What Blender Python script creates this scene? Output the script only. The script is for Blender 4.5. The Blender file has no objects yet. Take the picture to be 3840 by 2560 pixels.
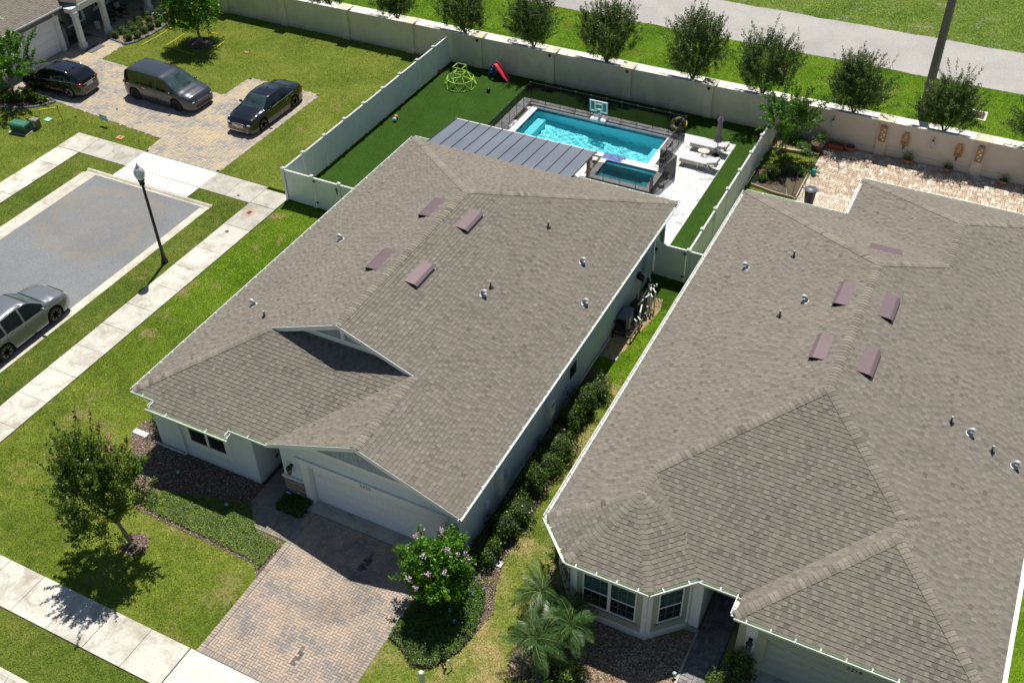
import bpy, bmesh, math, random
import numpy as np
from mathutils import Vector, Matrix, Euler

random.seed(7); RNG = np.random.default_rng(7)
SC = bpy.context.scene
COL = SC.collection
PI = math.pi

# ---------------------------------------------------------------- camera
def make_camera():
    yaw, pitch, roll = -0.48356, 0.713817, -0.0239319
    f = Vector((math.sin(yaw)*math.cos(pitch), math.cos(yaw)*math.cos(pitch), -math.sin(pitch)))
    r = f.cross(Vector((0, 0, 1))).normalized(); u = r.cross(f)
    r2 = math.cos(roll)*r + math.sin(roll)*u; u2 = -math.sin(roll)*r + math.cos(roll)*u
    m = Matrix(((r2.x, u2.x, -f.x, 0), (r2.y, u2.y, -f.y, 0), (r2.z, u2.z, -f.z, 28.7), (0, 0, 0, 1)))
    cd = bpy.data.cameras.new('camera'); cd.sensor_width = 36; cd.sensor_fit = 'HORIZONTAL'
    cd.lens = 3959.4/3840*36; cd.clip_start = 0.5; cd.clip_end = 900
    co = bpy.data.objects.new('camera', cd); COL.objects.link(co); co.matrix_world = m
    SC.camera = co
    return r2, u2, f
CR, CU, CF = make_camera()
CAM = Vector((0, 0, 28.7))
def to_px(p):                       # where a point of the place falls in the 3840 x 2560 frame (only used to pick the pieces that show largest)
    d = Vector(p)-CAM; z = d.dot(CF)
    if z < 1: return (-1e5, -1e5, 1)
    return (1920+d.dot(CR)/z*3959.4, 1280-d.dot(CU)/z*3959.4, z)
def in_view(p, m=30):
    u, v, z = to_px(p); return -m < u < 3840+m and -m < v < 2560+m

# ---------------------------------------------------------------- light
ELEV, AZ = math.radians(65), math.radians(-16)      # azimuth from +Y towards +X
W = bpy.data.worlds.new('World'); SC.world = W; W.use_nodes = True
nt = W.node_tree; bg = nt.nodes['Background']
sky = nt.nodes.new('ShaderNodeTexSky'); sky.sky_type = 'NISHITA'; sky.sun_disc = False
sky.sun_elevation = ELEV; sky.sun_rotation = AZ; sky.air_density = 1.0; sky.dust_density = 0.4; sky.ozone_density = 1.2
nt.links.new(sky.outputs[0], bg.inputs[0]); bg.inputs[1].default_value = 0.057
sl = bpy.data.lights.new('sun', 'SUN'); sl.energy = 5.0; sl.angle = math.radians(0.53); sl.color = (1.0, 0.955, 0.88)
so = bpy.data.objects.new('sun', sl); COL.objects.link(so)
sv = Vector((math.sin(AZ)*math.cos(ELEV), math.cos(AZ)*math.cos(ELEV), math.sin(ELEV)))
so.rotation_euler = sv.to_track_quat('Z', 'Y').to_euler(); so.location = (0, 0, 60)
SC.view_settings.view_transform = 'Standard'; SC.view_settings.look = 'None'
SC.view_settings.gamma = 1; SC.view_settings.exposure = 0.30; SC.view_settings.use_curve_mapping = False
SC.cycles.max_bounces = 8; SC.cycles.transparent_max_bounces = 24; SC.cycles.transmission_bounces = 8
SC.cycles.sample_clamp_indirect = 6

# ---------------------------------------------------------------- node materials
class NM:
    def __init__(s, name):
        s.m = bpy.data.materials.new(name); s.m.use_nodes = True
        s.n = s.m.node_tree.nodes; s.l = s.m.node_tree.links
        s.b = s.n['Principled BSDF']
    def new(s, t, **k):
        o = s.n.new('ShaderNode'+t)
        for a, v in k.items(): setattr(o, a, v)
        return o
    def link(s, a, b): s.l.new(a, b)
    def pos(s):
        return s.new('NewGeometry').outputs['Position']
    def noise(s, scale, detail=4, rough=.6, vec=None, dist=0):
        o = s.new('TexNoise'); o.inputs['Scale'].default_value = scale; o.inputs['Detail'].default_value = detail
        o.inputs['Roughness'].default_value = rough; o.inputs['Distortion'].default_value = dist
        s.link(vec if vec is not None else s.pos(), o.inputs['Vector'])
        return o.outputs['Fac']
    def ramp(s, fac, stops, interp='LINEAR'):
        o = s.new('ValToRGB'); o.color_ramp.interpolation = interp
        e = o.color_ramp.elements
        while len(e) > 1: e.remove(e[0])
        e[0].position = stops[0][0]; e[0].color = (*stops[0][1], 1)
        for p, c in stops[1:]:
            x = e.new(p); x.color = (*c, 1)
        s.link(fac, o.inputs[0]); return o.outputs[0]
    def mix(s, fac, a, b, mode='MIX'):
        o = s.new('Mix', data_type='RGBA', blend_type=mode)
        for sock, v in ((o.inputs[0], fac), (o.inputs[6], a), (o.inputs[7], b)):
            if isinstance(v, (int, float)): sock.default_value = v
            elif isinstance(v, tuple): sock.default_value = (*v, 1)
            else: s.link(v, sock)
        return o.outputs[2]
    def math(s, op, a, b=0.0, clamp=False):
        o = s.new('Math', operation=op); o.use_clamp = clamp
        for sock, v in ((o.inputs[0], a), (o.inputs[1], b)):
            if isinstance(v, (int, float)): sock.default_value = v
            else: s.link(v, sock)
        return o.outputs[0]
    def attr(s, name='tone'):
        return s.new('Attribute', attribute_name=name).outputs['Fac']
    def bump(s, h, strength=.4, dist=.01):
        o = s.new('Bump'); o.inputs['Strength'].default_value = strength; o.inputs['Distance'].default_value = dist
        s.link(h, o.inputs['Height']); s.link(o.outputs[0], s.b.inputs['Normal'])
    def set(s, col=None, rough=None, metal=None, spec=None, **k):
        B = s.b
        def put(i, v):
            if isinstance(v, (int, float)): B.inputs[i].default_value = v
            elif isinstance(v, tuple): B.inputs[i].default_value = (*v, 1)
            else: s.link(v, B.inputs[i])
        if col is not None: put('Base Color', col)
        if rough is not None: put('Roughness', rough)
        if metal is not None: put('Metallic', metal)
        if spec is not None: put('Specular IOR Level', spec)
        for a, v in k.items(): put(a.replace('_', ' '), v)
        return s.m

def mul(c, k): return tuple(max(0, min(1, x*k)) for x in c)

def plain(name, col, rough=.6, metal=0, var=.12, scale=6, spec=.4, **k):
    s = NM(name)
    n = s.noise(scale, 3)
    c = s.ramp(n, [(.3, mul(col, 1-var)), (.7, mul(col, 1+var))])
    return s.set(c, rough, metal, spec, **k)

def toned(name, stops, rough=.85, grain=90, grain_amt=.25, patch=None, bumpy=.3, interp='LINEAR', spec=.3, streak=False):
    """colour of each piece from its own tone, plus fine grain"""
    s = NM(name)
    c = s.ramp(s.attr('tone'), stops, interp)
    g = s.noise(grain, 3, .7)
    gr = s.ramp(g, [(.25, (1-grain_amt,)*3), (.75, (1+grain_amt*.6,)*3)])
    c = s.mix(1.0, c, gr, 'MULTIPLY')
    if patch:
        n = s.noise(patch[0], 4, .6)
        c = s.mix(s.ramp(n, [(patch[2], (0, 0, 0)), (patch[3], (1, 1, 1))]), c, s.mix(1.0, c, patch[1], 'MULTIPLY'))
    if streak:        # weathering: broad fading and a few darker algae runs
        a = s.noise(.22, 5, .7, dist=.8); c = s.mix(1.0, c, s.ramp(a, [(.32, (.94, .935, .93)), (.5, (1, 1, 1)), (.68, (1.05, 1.045, 1.03))]), 'MULTIPLY')
        b = s.noise(1.3, 5, .75, dist=1.5); c = s.mix(1.0, c, s.ramp(b, [(.64, (1, 1, 1)), (.76, (.91, .905, .89))]), 'MULTIPLY')
    s.bump(g, bumpy, .004)
    return s.set(c, rough, 0, spec)

def grass_mat(name, dark, mid, light, dry=None, dryamt=0, big=.35, seed=0.0, leaf=False, second=None):
    s = NM(name)
    mp = s.new('Mapping'); mp.inputs['Location'].default_value = (seed*7.3, seed*3.1, 0)
    s.link(s.pos(), mp.inputs['Vector'])
    v = mp.outputs[0]
    n1 = s.noise(big, 3, .55, v); n2 = s.noise(2.2, 5, .7, v); n3 = s.noise(14, 4, .75, v)
    f = s.math('ADD', s.math('MULTIPLY', n1, .45), s.math('MULTIPLY', n2, .35)); f = s.math('ADD', f, s.math('MULTIPLY', n3, .2))
    if leaf:
        f = s.math('ADD', f, s.math('MULTIPLY', s.math('SUBTRACT', s.attr('tone'), .5), .22))
    c = s.ramp(f, [(.36, dark), (.5, mid), (.64, light)])
    if second:
        sx = s.new('SeparateXYZ'); s.link(s.pos(), sx.inputs[0]); yy = s.math('ADD', sx.outputs['Y'], s.math('MULTIPLY', s.math('SUBTRACT', n1, .5), 9))
        c = s.mix(s.ramp(s.math('DIVIDE', s.math('SUBTRACT', yy, 18), 9), [(.0, (0, 0, 0)), (1, (1, 1, 1))]), c, s.ramp(f, [(.36, second[0]), (.5, second[1]), (.64, second[2])]))
    if dry:
        d = s.noise(.55, 5, .72, v, .3)
        c = s.mix(s.ramp(d, [(.62-dryamt, (0, 0, 0)), (.74-dryamt*.7, (1, 1, 1))]), c, dry)
    if not leaf:
        g = s.noise(55, 3, .8, v)
        c = s.mix(1.0, c, s.ramp(g, [(.3, (.55, .55, .5)), (.7, (1.2, 1.2, 1.15))]), 'MULTIPLY')
        s.bump(g, .9, .03)
        return s.set(c, .9, 0, .15)
    s.set(c, .7, 0, .12)
    t = s.new('BsdfTranslucent'); s.link(c, t.inputs[0]); mx = s.new('MixShader'); mx.inputs[0].default_value = .35
    s.link(s.b.outputs[0], mx.inputs[1]); s.link(t.outputs[0], mx.inputs[2]); s.link(mx.outputs[0], s.n['Material Output'].inputs[0])
    return s.m

def leaf_mat(name, stops, trans=.35, rough=.5, tip=None, spec=.35):
    """leaf colours by tone; some light passes through"""
    s = NM(name)
    c = s.ramp(s.attr('tone'), stops)
    n = s.noise(3.0, 3)
    c = s.mix(1.0, c, s.ramp(n, [(.3, (.72, .75, .7)), (.7, (1.2, 1.18, 1.1))]), 'MULTIPLY')
    s.set(c, rough, 0, spec)
    t = s.new('BsdfTranslucent'); s.link(s.mix(1.0, c, (1.0, 1.0, .45), 'MULTIPLY'), t.inputs[0])
    mx = s.new('MixShader'); mx.inputs[0].default_value = trans
    out = s.n['Material Output']
    s.link(s.b.outputs[0], mx.inputs[1]); s.link(t.outputs[0], mx.inputs[2]); s.link(mx.outputs[0], out.inputs[0])
    return s.m

def splash(s, c, col=(.72, .68, .58)):
    """dirt splashed on the foot of a wall, and faint drip streaks"""
    sx = s.new('SeparateXYZ'); s.link(s.pos(), sx.inputs[0])
    k = s.math('SUBTRACT', .42, s.math('ADD', sx.outputs['Z'], s.math('MULTIPLY', s.noise(2.5, 5, .7), .35)))
    c = s.mix(s.ramp(k, [(0, (0, 0, 0)), (.22, (.8, .8, .8))]), c, s.mix(1.0, c, col, 'MULTIPLY'))
    mp = s.new('Mapping'); mp.inputs['Scale'].default_value = (5, 5, .35); s.link(s.pos(), mp.inputs['Vector'])
    n = s.noise(1.4, 4, .7, mp.outputs[0])
    return s.mix(s.ramp(n, [(.56, (0, 0, 0)), (.72, (.5, .5, .5))]), c, s.mix(1.0, c, (.88, .86, .80), 'MULTIPLY'))
M = {}
# ---------------------------------------------------------------- objects
def _org(parent):
    """world place of a parent chain (parents only move, never turn, while building)"""
    v = Vector((0, 0, 0))
    while parent is not None:
        v += parent.location; parent = parent.parent
    return v

class MB:
    """collects shapes and links them as ONE mesh object"""
    def __init__(s): s.v = []; s.f = []; s.t = []; s.m = []; s.mi = 0
    def add(s, vs, fs, tone=.5):
        o = len(s.v); s.v.extend([tuple(x) for x in vs])
        for f in fs: s.f.append(tuple(o+i for i in f)); s.t.append(tone); s.m.append(s.mi)
        return s
    def box(s, x0, x1, y0, y1, z0, z1, tone=.5, mat=None):
        vs = [(x, y, z) for x in (x0, x1) for y in (y0, y1) for z in (z0, z1)]
        if mat is not None: vs = [tuple(mat @ Vector(v)) for v in vs]
        return s.add(vs, [(0, 1, 3, 2), (4, 6, 7, 5), (0, 4, 5, 1), (2, 3, 7, 6), (0, 2, 6, 4), (1, 5, 7, 3)], tone)
    def cbox(s, x0, x1, y0, y1, z0, z1, c=.01, tone=.5, mat=None):
        """box whose top edges are chamfered"""
        vs = [(x0, y0, z0), (x1, y0, z0), (x1, y1, z0), (x0, y1, z0), (x0, y0, z1-c), (x1, y0, z1-c), (x1, y1, z1-c), (x0, y1, z1-c),
              (x0+c, y0+c, z1), (x1-c, y0+c, z1), (x1-c, y1-c, z1), (x0+c, y1-c, z1)]
        if mat is not None: vs = [tuple(mat @ Vector(v)) for v in vs]
        return s.add(vs, [(3, 2, 1, 0), (0, 1, 5, 4), (1, 2, 6, 5), (2, 3, 7, 6), (3, 0, 4, 7), (4, 5, 9, 8), (5, 6, 10, 9), (6, 7, 11, 10), (7, 4, 8, 11), (8, 9, 10, 11)], tone)
    def bar(s, a, b, w, h, tone=.5, up=(0, 0, 1)):
        a = Vector(a); b = Vector(b); d = (b-a); L = d.length; d.normalize()
        x = d.cross(Vector(up))
        if x.length < 1e-4: x = d.cross(Vector((0, 1, 0)))
        x.normalize(); y = x.cross(d)
        m = Matrix.Translation(a) @ Matrix((x, d, y)).transposed().to_4x4()
        return s.box(-w/2, w/2, 0, L, -h/2, h/2, tone, m)
    def prism(s, pts, z0, z1, tone=.5):
        n = len(pts); vs = [(p[0], p[1], z0) for p in pts]+[(p[0], p[1], z1) for p in pts]
        return s.add(vs, [tuple(range(n-1, -1, -1)), tuple(range(n, 2*n))]+[(i, (i+1) % n, n+(i+1) % n, n+i) for i in range(n)], tone)
    def extrude(s, prof, a, b, tone=.5):
        """profile points (list of 3-D offsets) swept from a to b"""
        a = Vector(a); b = Vector(b); n = len(prof)
        vs = [a+Vector(p) for p in prof]+[b+Vector(p) for p in prof]
        return s.add(vs, [tuple(range(n)), tuple(range(2*n-1, n-1, -1))]+[(i, n+i, n+(i+1) % n, (i+1) % n) for i in range(n)], tone)
    def cyl(s, a, b, r0, r1=None, n=10, tone=.5, caps=True):
        a = Vector(a); b = Vector(b); r1 = r0 if r1 is None else r1
        d = (b-a).normalized(); x = d.orthogonal().normalized(); y = d.cross(x)
        vs = [c+r*(math.cos(2*PI*i/n)*x+math.sin(2*PI*i/n)*y) for c, r in ((a, r0), (b, r1)) for i in range(n)]
        fs = [(i, (i+1) % n, n+(i+1) % n, n+i) for i in range(n)]
        if caps: fs += [tuple(range(n-1, -1, -1)), tuple(range(n, 2*n))]
        return s.add(vs, fs, tone)
    def tube(s, path, r, n=8, tone=.5):
        P = [Vector(p) for p in path]; rs = r if isinstance(r, (list, tuple)) else [r]*len(P)
        d = (P[1]-P[0]).normalized(); x = d.orthogonal().normalized(); vs = []
        for i, p in enumerate(P):
            t = (P[min(i+1, len(P)-1)]-P[max(i-1, 0)]).normalized()
            x = (x-t*x.dot(t)).normalized(); y = t.cross(x)
            vs += [p+rs[i]*(math.cos(2*PI*k/n)*x+math.sin(2*PI*k/n)*y) for k in range(n)]
        fs = [(i*n+k, i*n+(k+1) % n, (i+1)*n+(k+1) % n, (i+1)*n+k) for i in range(len(P)-1) for k in range(n)]
        fs += [tuple(range(n-1, -1, -1)), tuple(range((len(P)-1)*n, len(P)*n))]
        return s.add(vs, fs, tone)
    def lathe(s, prof, c=(0, 0, 0), n=16, tone=.5, mat=None):
        """profile of (radius, height) turned round z"""
        vs = []
        for r, z in prof:
            for k in range(n):
                v = Vector((r*math.cos(2*PI*k/n), r*math.sin(2*PI*k/n), z))
                if mat is not None: v = mat @ v
                vs.append(v+Vector(c))
        m = len(prof)
        fs = [(i*n+k, i*n+(k+1) % n, (i+1)*n+(k+1) % n, (i+1)*n+k) for i in range(m-1) for k in range(n)]
        if prof[0][0] > 1e-4: fs.append(tuple(range(n-1, -1, -1)))
        if prof[-1][0] > 1e-4: fs.append(tuple(range((m-1)*n, m*n)))
        return s.add(vs, fs, tone)
    def ball(s, c, rx, ry=None, rz=None, n=12, m=8, tone=.5, mat=None):
        ry = rx if ry is None else ry; rz = rx if rz is None else rz
        vs = []
        for i in range(m+1):
            t = PI*i/m
            for k in range(n):
                v = Vector((rx*math.sin(t)*math.cos(2*PI*k/n), ry*math.sin(t)*math.sin(2*PI*k/n), -rz*math.cos(t)))
                if mat is not None: v = mat @ v
                vs.append(v+Vector(c))
        return s.add(vs, [(i*n+k, i*n+(k+1) % n, (i+1)*n+(k+1) % n, (i+1)*n+k) for i in range(m) for k in range(n)], tone)
    def build(s, name, mat, parent=None, smooth=None, **tags):
        me = bpy.data.meshes.new(name); o3 = _org(parent)
        me.from_pydata([(x-o3.x, y-o3.y, z-o3.z) for x, y, z in s.v], [], s.f)
        for m in (mat if isinstance(mat, (list, tuple)) else [mat]): me.materials.append(m)
        if any(s.m): me.polygons.foreach_set('material_index', s.m)
        a = me.attributes.new('tone', 'FLOAT', 'FACE'); a.data.foreach_set('value', s.t)
        if smooth is not None:
            me.polygons.foreach_set('use_smooth', [True]*len(me.polygons))
            me.set_sharp_from_angle(angle=math.radians(smooth))
        me.update()
        o = bpy.data.objects.new(name, me); COL.objects.link(o); o.parent = parent
        for k, v in tags.items(): o[k] = v
        return o

def np_mesh(name, verts, nper, tones, mat, parent=None, **tags):
    """verts (F*nper, 3): separate faces of nper corners, fast"""
    verts = np.asarray(verts, dtype=np.float32).reshape(-1, 3); F = len(verts)//nper
    o3 = _org(parent)
    me = bpy.data.meshes.new(name)
    me.vertices.add(len(verts)); me.vertices.foreach_set('co', (verts-np.array(o3, dtype=np.float32)).ravel())
    me.loops.add(len(verts)); me.loops.foreach_set('vertex_index', np.arange(len(verts), dtype=np.int32))
    me.polygons.add(F); me.polygons.foreach_set('loop_start', np.arange(0, len(verts), nper, dtype=np.int32))
    a = me.attributes.new('tone', 'FLOAT', 'FACE'); a.data.foreach_set('value', np.asarray(tones, dtype=np.float32))
    me.materials.append(mat); me.update(calc_edges=True)
    o = bpy.data.objects.new(name, me); COL.objects.link(o); o.parent = parent
    for k, v in tags.items(): o[k] = v
    return o

def thing(name, label, cat, loc=(0, 0, 0), group=None):
    o = bpy.data.objects.new(name, None); COL.objects.link(o); o.location = loc; o.empty_display_size = .2
    o['label'] = label; o['category'] = cat
    if group: o['group'] = group
    return o
def tag(o, label, cat, group=None):
    o['label'] = label; o['category'] = cat
    if group: o['group'] = group
    return o
def copy_tree(o, parent=None, label=None, loc=None, rz=None, group=None, scale=None):
    c = o.copy(); COL.objects.link(c); c.parent = parent
    if label: c['label'] = label
    if group: c['group'] = group
    if loc is not None: c.location = loc
    if rz is not None: c.rotation_euler = (0, 0, rz)
    if scale is not None: c.scale = (scale,)*3 if isinstance(scale, (int, float)) else scale
    for ch in [x for x in o.children]: copy_tree(ch, c)
    return c
def structure(name, mb, mat, parent=None, **k):
    return mb.build(name, mat, parent, kind='structure', **k)

def in_poly(x, y, poly):
    x = np.asarray(x); y = np.asarray(y); ins = np.zeros(x.shape, bool); n = len(poly)
    for i in range(n):
        x0, y0 = poly[i]; x1, y1 = poly[(i+1) % n]
        if y0 == y1: continue
        c = ((y0 > y) != (y1 > y)) & (x < (x1-x0)*(y-y0)/(y1-y0)+x0)
        ins ^= c
    return ins
def rect(x0, x1, y0, y1): return [(x0, y0), (x1, y0), (x1, y1), (x0, y1)]
def vis(x, y, z=0):
    d = np.stack([x, y, np.full_like(x, z)-28.7], 1); Z = d @ np.array(CF)
    u = 1920+d @ np.array(CR)/Z*3959.4; v = 1280-d @ np.array(CU)/Z*3959.4
    return (u > -80) & (u < 3920) & (v > -80) & (v < 2640)
def scatter(polys, excl, dens, jitter=0):
    X = []; Y = []
    for p in polys:
        xs = [q[0] for q in p]; ys = [q[1] for q in p]
        n = int((max(xs)-min(xs))*(max(ys)-min(ys))*dens)
        x = RNG.uniform(min(xs), max(xs), n); y = RNG.uniform(min(ys), max(ys), n)
        k = in_poly(x, y, p) & vis(x, y)
        x = x[k]; y = y[k]
        X.append(x); Y.append(y)
    x = np.concatenate(X); y = np.concatenate(Y)
    k = np.ones(len(x), bool)
    for p in excl: k &= ~in_poly(x, y, p)
    return x[k], y[k]

def blades(name, polys, excl, dens, mat, w=.03, h=.05, z=0.0, lean=2.0, **tags):
    x, y = scatter(polys, excl, dens); n = len(x)
    a = RNG.uniform(0, 2*PI, n); hh = h*RNG.uniform(.45, 1.2, n); ww = w*RNG.uniform(.6, 1.3, n)
    l = RNG.uniform(.3, lean, n)*hh; b = RNG.uniform(0, 2*PI, n)
    v = np.zeros((n, 3, 3))
    v[:, 0] = np.stack([x-np.cos(a)*ww/2, y-np.sin(a)*ww/2, np.full(n, z)], 1)
    v[:, 1] = np.stack([x+np.cos(a)*ww/2, y+np.sin(a)*ww/2, np.full(n, z)], 1)
    v[:, 2] = np.stack([x+np.cos(b)*l, y+np.sin(b)*l, z+hh], 1)
    return np_mesh(name, v, 3, RNG.uniform(0, 1, n), mat, kind='stuff', **tags)

def leaves_at(P, size, normal_bias=(0, 0, .6), aspect=.55, rng=RNG):
    """one kite-shaped leaf at each point; returns verts (n*4,3)"""
    n = len(P); P = np.asarray(P, float)
    nrm = rng.normal(size=(n, 3))+np.array(normal_bias)*2; nrm /= np.linalg.norm(nrm, axis=1)[:, None]
    t = np.cross(nrm, rng.normal(size=(n, 3))); t /= np.linalg.norm(t, axis=1)[:, None]
    b = np.cross(nrm, t)
    s = (np.asarray(size)*rng.uniform(.7, 1.3, n))[:, None]
    v = np.zeros((n, 4, 3))
    v[:, 0] = P; v[:, 1] = P+t*s*.5+b*s*aspect*.5; v[:, 2] = P+t*s; v[:, 3] = P+t*s*.5-b*s*aspect*.5
    return v
# ================================================================ shared materials
M['white'] = plain('white_paint', (.74, .75, .74), .45, var=.04)
M['vinyl'] = plain('white_vinyl', (.78, .79, .76), .42, var=.05, scale=2)
M['black'] = plain('black_metal', (.012, .012, .013), .4)
M['dark'] = plain('dark_plastic', (.03, .03, .032), .5)
M['chrome'] = plain('chrome', (.75, .76, .78), .15, 1, var=.02)
M['rubber'] = plain('rubber', (.018, .018, .018), .85)
M['soil'] = toned('soil', [(0, (.07, .05, .035)), (1, (.13, .095, .065))], grain=30, grain_amt=.5)
M['joint'] = plain('joint_sand', (.085, .075, .062), .95, var=.3, scale=20)

def concrete(name, base, stain, grime=.5, sc=.8, seam=None):
    s = NM(name)
    c = s.ramp(s.attr('tone'), [(0, mul(base, .88)), (1, mul(base, 1.06))])
    n = s.noise(sc, 6, .68, dist=.6); c = s.mix(s.ramp(n, [(.46, (0, 0, 0)), (.66, (grime,)*3)]), c, stain)
    n2 = s.noise(7, 5, .75); c = s.mix(1.0, c, s.ramp(n2, [(.3, (.86, .85, .82)), (.6, (1.04, 1.04, 1.03))]), 'MULTIPLY')
    g = s.noise(120, 2, .7); c = s.mix(1.0, c, s.ramp(g, [(.3, (.92,)*3), (.7, (1.05,)*3)]), 'MULTIPLY')
    s.bump(n2, .2, .004)
    return s.set(c, .85, 0, .25)
M['walk'] = concrete('pavement_concrete', (.60, .575, .51), (.33, .30, .24), .85, 1.0)
M['walk_clean'] = concrete('clean_concrete', (.68, .66, .605), (.5, .47, .4), .35)
M['walk_grey'] = concrete('stained_concrete', (.47, .45, .40), (.26, .245, .2), .8, 1.2)
M['kerb'] = concrete('kerb_concrete', (.60, .57, .49), (.36, .31, .21), .7, 1.3)

def asphalt(name, base, spots, rings=False):
    s = NM(name)
    g = s.noise(38, 4, .85); g2 = s.noise(14, 3, .7)
    c = s.ramp(g, [(.3, mul(base, .62)), (.5, base), (.68, mul(base, 1.45))])
    c = s.mix(1.0, c, s.ramp(g2, [(.3, (.86,)*3), (.7, (1.12,)*3)]), 'MULTIPLY')
    n = s.noise(.35, 5, .65, dist=.4); c = s.mix(1.0, c, s.ramp(n, [(.35, (.9, .9, .92)), (.65, (1.1, 1.1, 1.1))]), 'MULTIPLY')
    if rings:          # rusty puddle stain in the middle of the road
        vm = s.new('VectorMath', operation='DISTANCE'); s.link(s.pos(), vm.inputs[0]); vm.inputs[1].default_value = (-37.6, 28.6, 0)
        dist = s.math('ADD', vm.outputs['Value'], s.math('MULTIPLY', s.math('SUBTRACT', s.noise(.6, 3), .5), 3.2))
        k = s.ramp(dist, [(0, (.12,)*3), (.62, (.2,)*3), (.78, (.75,)*3), (.88, (.2,)*3), (1, (0, 0, 0))]) if False else None
        dd = s.math('DIVIDE', dist, 3.4)
        k = s.ramp(dd, [(.0, (.25,)*3), (.6, (.25,)*3), (.8, (.75,)*3), (.97, (0, 0, 0))])
        k2 = s.math('MULTIPLY', k, s.ramp(s.noise(1.6, 5, .7), [(.38, (0, 0, 0)), (.62, (1, 1, 1))]))
        c = s.mix(k2, c, spots)
    s.bump(g, .5, .006)
    return s.set(c, .9, 0, .2)
M['asphalt'] = asphalt('asphalt', (.185, .193, .196), (.245, .20, .14), True)
M['trail'] = asphalt('trail_asphalt', (.34, .325, .30), (.3, .3, .3))

# ---- lawns: name -> sheet material and matching blade material
GR = {}
def lawn_mats(k, dark, mid, light, dry, amt, seed, second=None):
    GR[k] = (grass_mat('lawn_'+k, dark, mid, light, dry, amt, seed=seed, second=second), grass_mat('blades_'+k, mul(dark, 1.05), mul(mid, 1.12), mul(light, 1.15), dry, amt, seed=seed, leaf=True, second=second))
lawn_mats('front', (.115, .18, .022), (.22, .285, .038), (.325, .355, .075), (.42, .36, .16), .07, 1, ((.095, .195, .012), (.185, .310, .020), (.27, .36, .04)))
lawn_mats('side', (.095, .195, .010), (.185, .310, .016), (.27, .36, .035), (.38, .35, .09), .03, 2)
lawn_mats('verge', (.080, .140, .020), (.150, .215, .030), (.235, .27, .055), (.34, .29, .11), .05, 3)
lawn_mats('neighbour', (.115, .175, .018), (.195, .25, .036), (.27, .305, .058), (.29, .25, .08), .02, 4)
lawn_mats('far', (.100, .205, .014), (.175, .31, .020), (.25, .36, .035), (.29, .26, .08), .03, 5)
lawn_mats('field', (.110, .195, .028), (.19, .285, .045), (.26, .31, .085), (.40, .38, .28), .06, 6)
lawn_mats('patchy', (.11, .185, .022), (.215, .29, .042), (.32, .345, .085), (.50, .42, .19), .15, 7)
s = NM('artificial_turf'); n = s.noise(110, 3, .8); n2 = s.noise(.5, 3)
c = s.ramp(n, [(.3, (.023, .062, .004)), (.7, (.036, .088, .008))]); c = s.mix(1.0, c, s.ramp(n2, [(.3, (.85,)*3), (.7, (1.15,)*3)]), 'MULTIPLY')
s.bump(n, .35, .006); M['turf'] = s.set(c, .8, 0, .1)
M['turf_blade'] = toned('turf_blades', [(0, (.028, .074, .005)), (1, (.038, .094, .009))], grain_amt=.1, rough=.7, spec=.15)

# ================================================================ ground sheets
HOLE = (-23.2, -14.4, 42.3, 47.85); ROADR = (-41.3, -33.4, -40, 32.0)
g = MB()
def ground_cells(mb, x0, x1, y0, y1, holes, z):
    xs = sorted({x0, x1, *[h[0] for h in holes], *[h[1] for h in holes]}); ys = sorted({y0, y1, *[h[2] for h in holes], *[h[3] for h in holes]})
    for i in range(len(xs)-1):
        for j in range(len(ys)-1):
            cx, cy = (xs[i]+xs[i+1])/2, (ys[j]+ys[j+1])/2
            if any(h[0] < cx < h[1] and h[2] < cy < h[3] for h in holes): continue
            mb.add([(xs[i], ys[j], z), (xs[i+1], ys[j], z), (xs[i+1], ys[j+1], z), (xs[i], ys[j+1], z)], [(0, 1, 2, 3)])
ground_cells(g, -300, 300, -200, 500, [HOLE], -.13)
structure('ground', g, GR['field'][0])

def lawn(name, key, polys, excl, dens, w=.03, h=.055, z=0.0, grass=True):
    w *= .72; h *= .8; dens *= 1.35
    mb = MB()
    for p in polys: mb.prism(p, z-.12, z)
    structure(name, mb, GR[key][0])
    if grass: blades('grass', polys, excl, dens, GR[key][1], w, h, z-.004)

DW2 = [(-48.32, 36.74), (-40.01, 36.04), (-39.87, 34.62), (-34.99, 34.62), (-35.01, 43.76), (-39.95, 43.76), (-40.02, 41.38), (-49.81, 41.91), (-49.92, 44.13), (-52.9, 44.3), (-52.9, 36.74)]
BED3 = [(-51.7, 44.3), (-50.9, 44.2), (-49.85, 44.1), (-49.5, 44.6), (-49.35, 45.7), (-49.35, 46.9), (-49.5, 48.1), (-50.2, 49.4), (-51.7, 50.2)]
BEDL = [(-52.3, 37.0), (-51.6, 37.0), (-48.3, 36.3), (-48.6, 36.0), (-50.2, 35.1), (-51.4, 34.5), (-52.3, 34.2)]
RING = [(-45.69+.74*math.cos(a*PI/12), 46.2+.72*math.sin(a*PI/12)) for a in range(24)]
lawn('lawn', 'neighbour', [rect(-58, -30.24, 34.66, 50.58)], [DW2, BED3, BEDL, RING, rect(-58, -51.6, 41, 50.58), rect(-58, -52, 30, 51)], 900, .035, .05)
lawn('lawn', 'neighbour', [rect(-58, -44.56, 10, 34.66), rect(-44.56, -39.87, 34.66, 34.67)], [], 900, .035, .05)
lawn('grass_verge', 'verge', [rect(-43.0, -41.42, 10, 33.07), rect(-41.42, -39.85, 32.1, 33.07)], [], 1100)
lawn('grass_verge', 'verge', [rect(-33.28, -31.83, 8.9, 33.0), rect(-34.9, -33.28, 32.08, 33.0)], [], 1300)
lawn('grass_verge', 'verge', [rect(-31.8, -12, 8.8, 10.37)], [], 1500)
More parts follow.
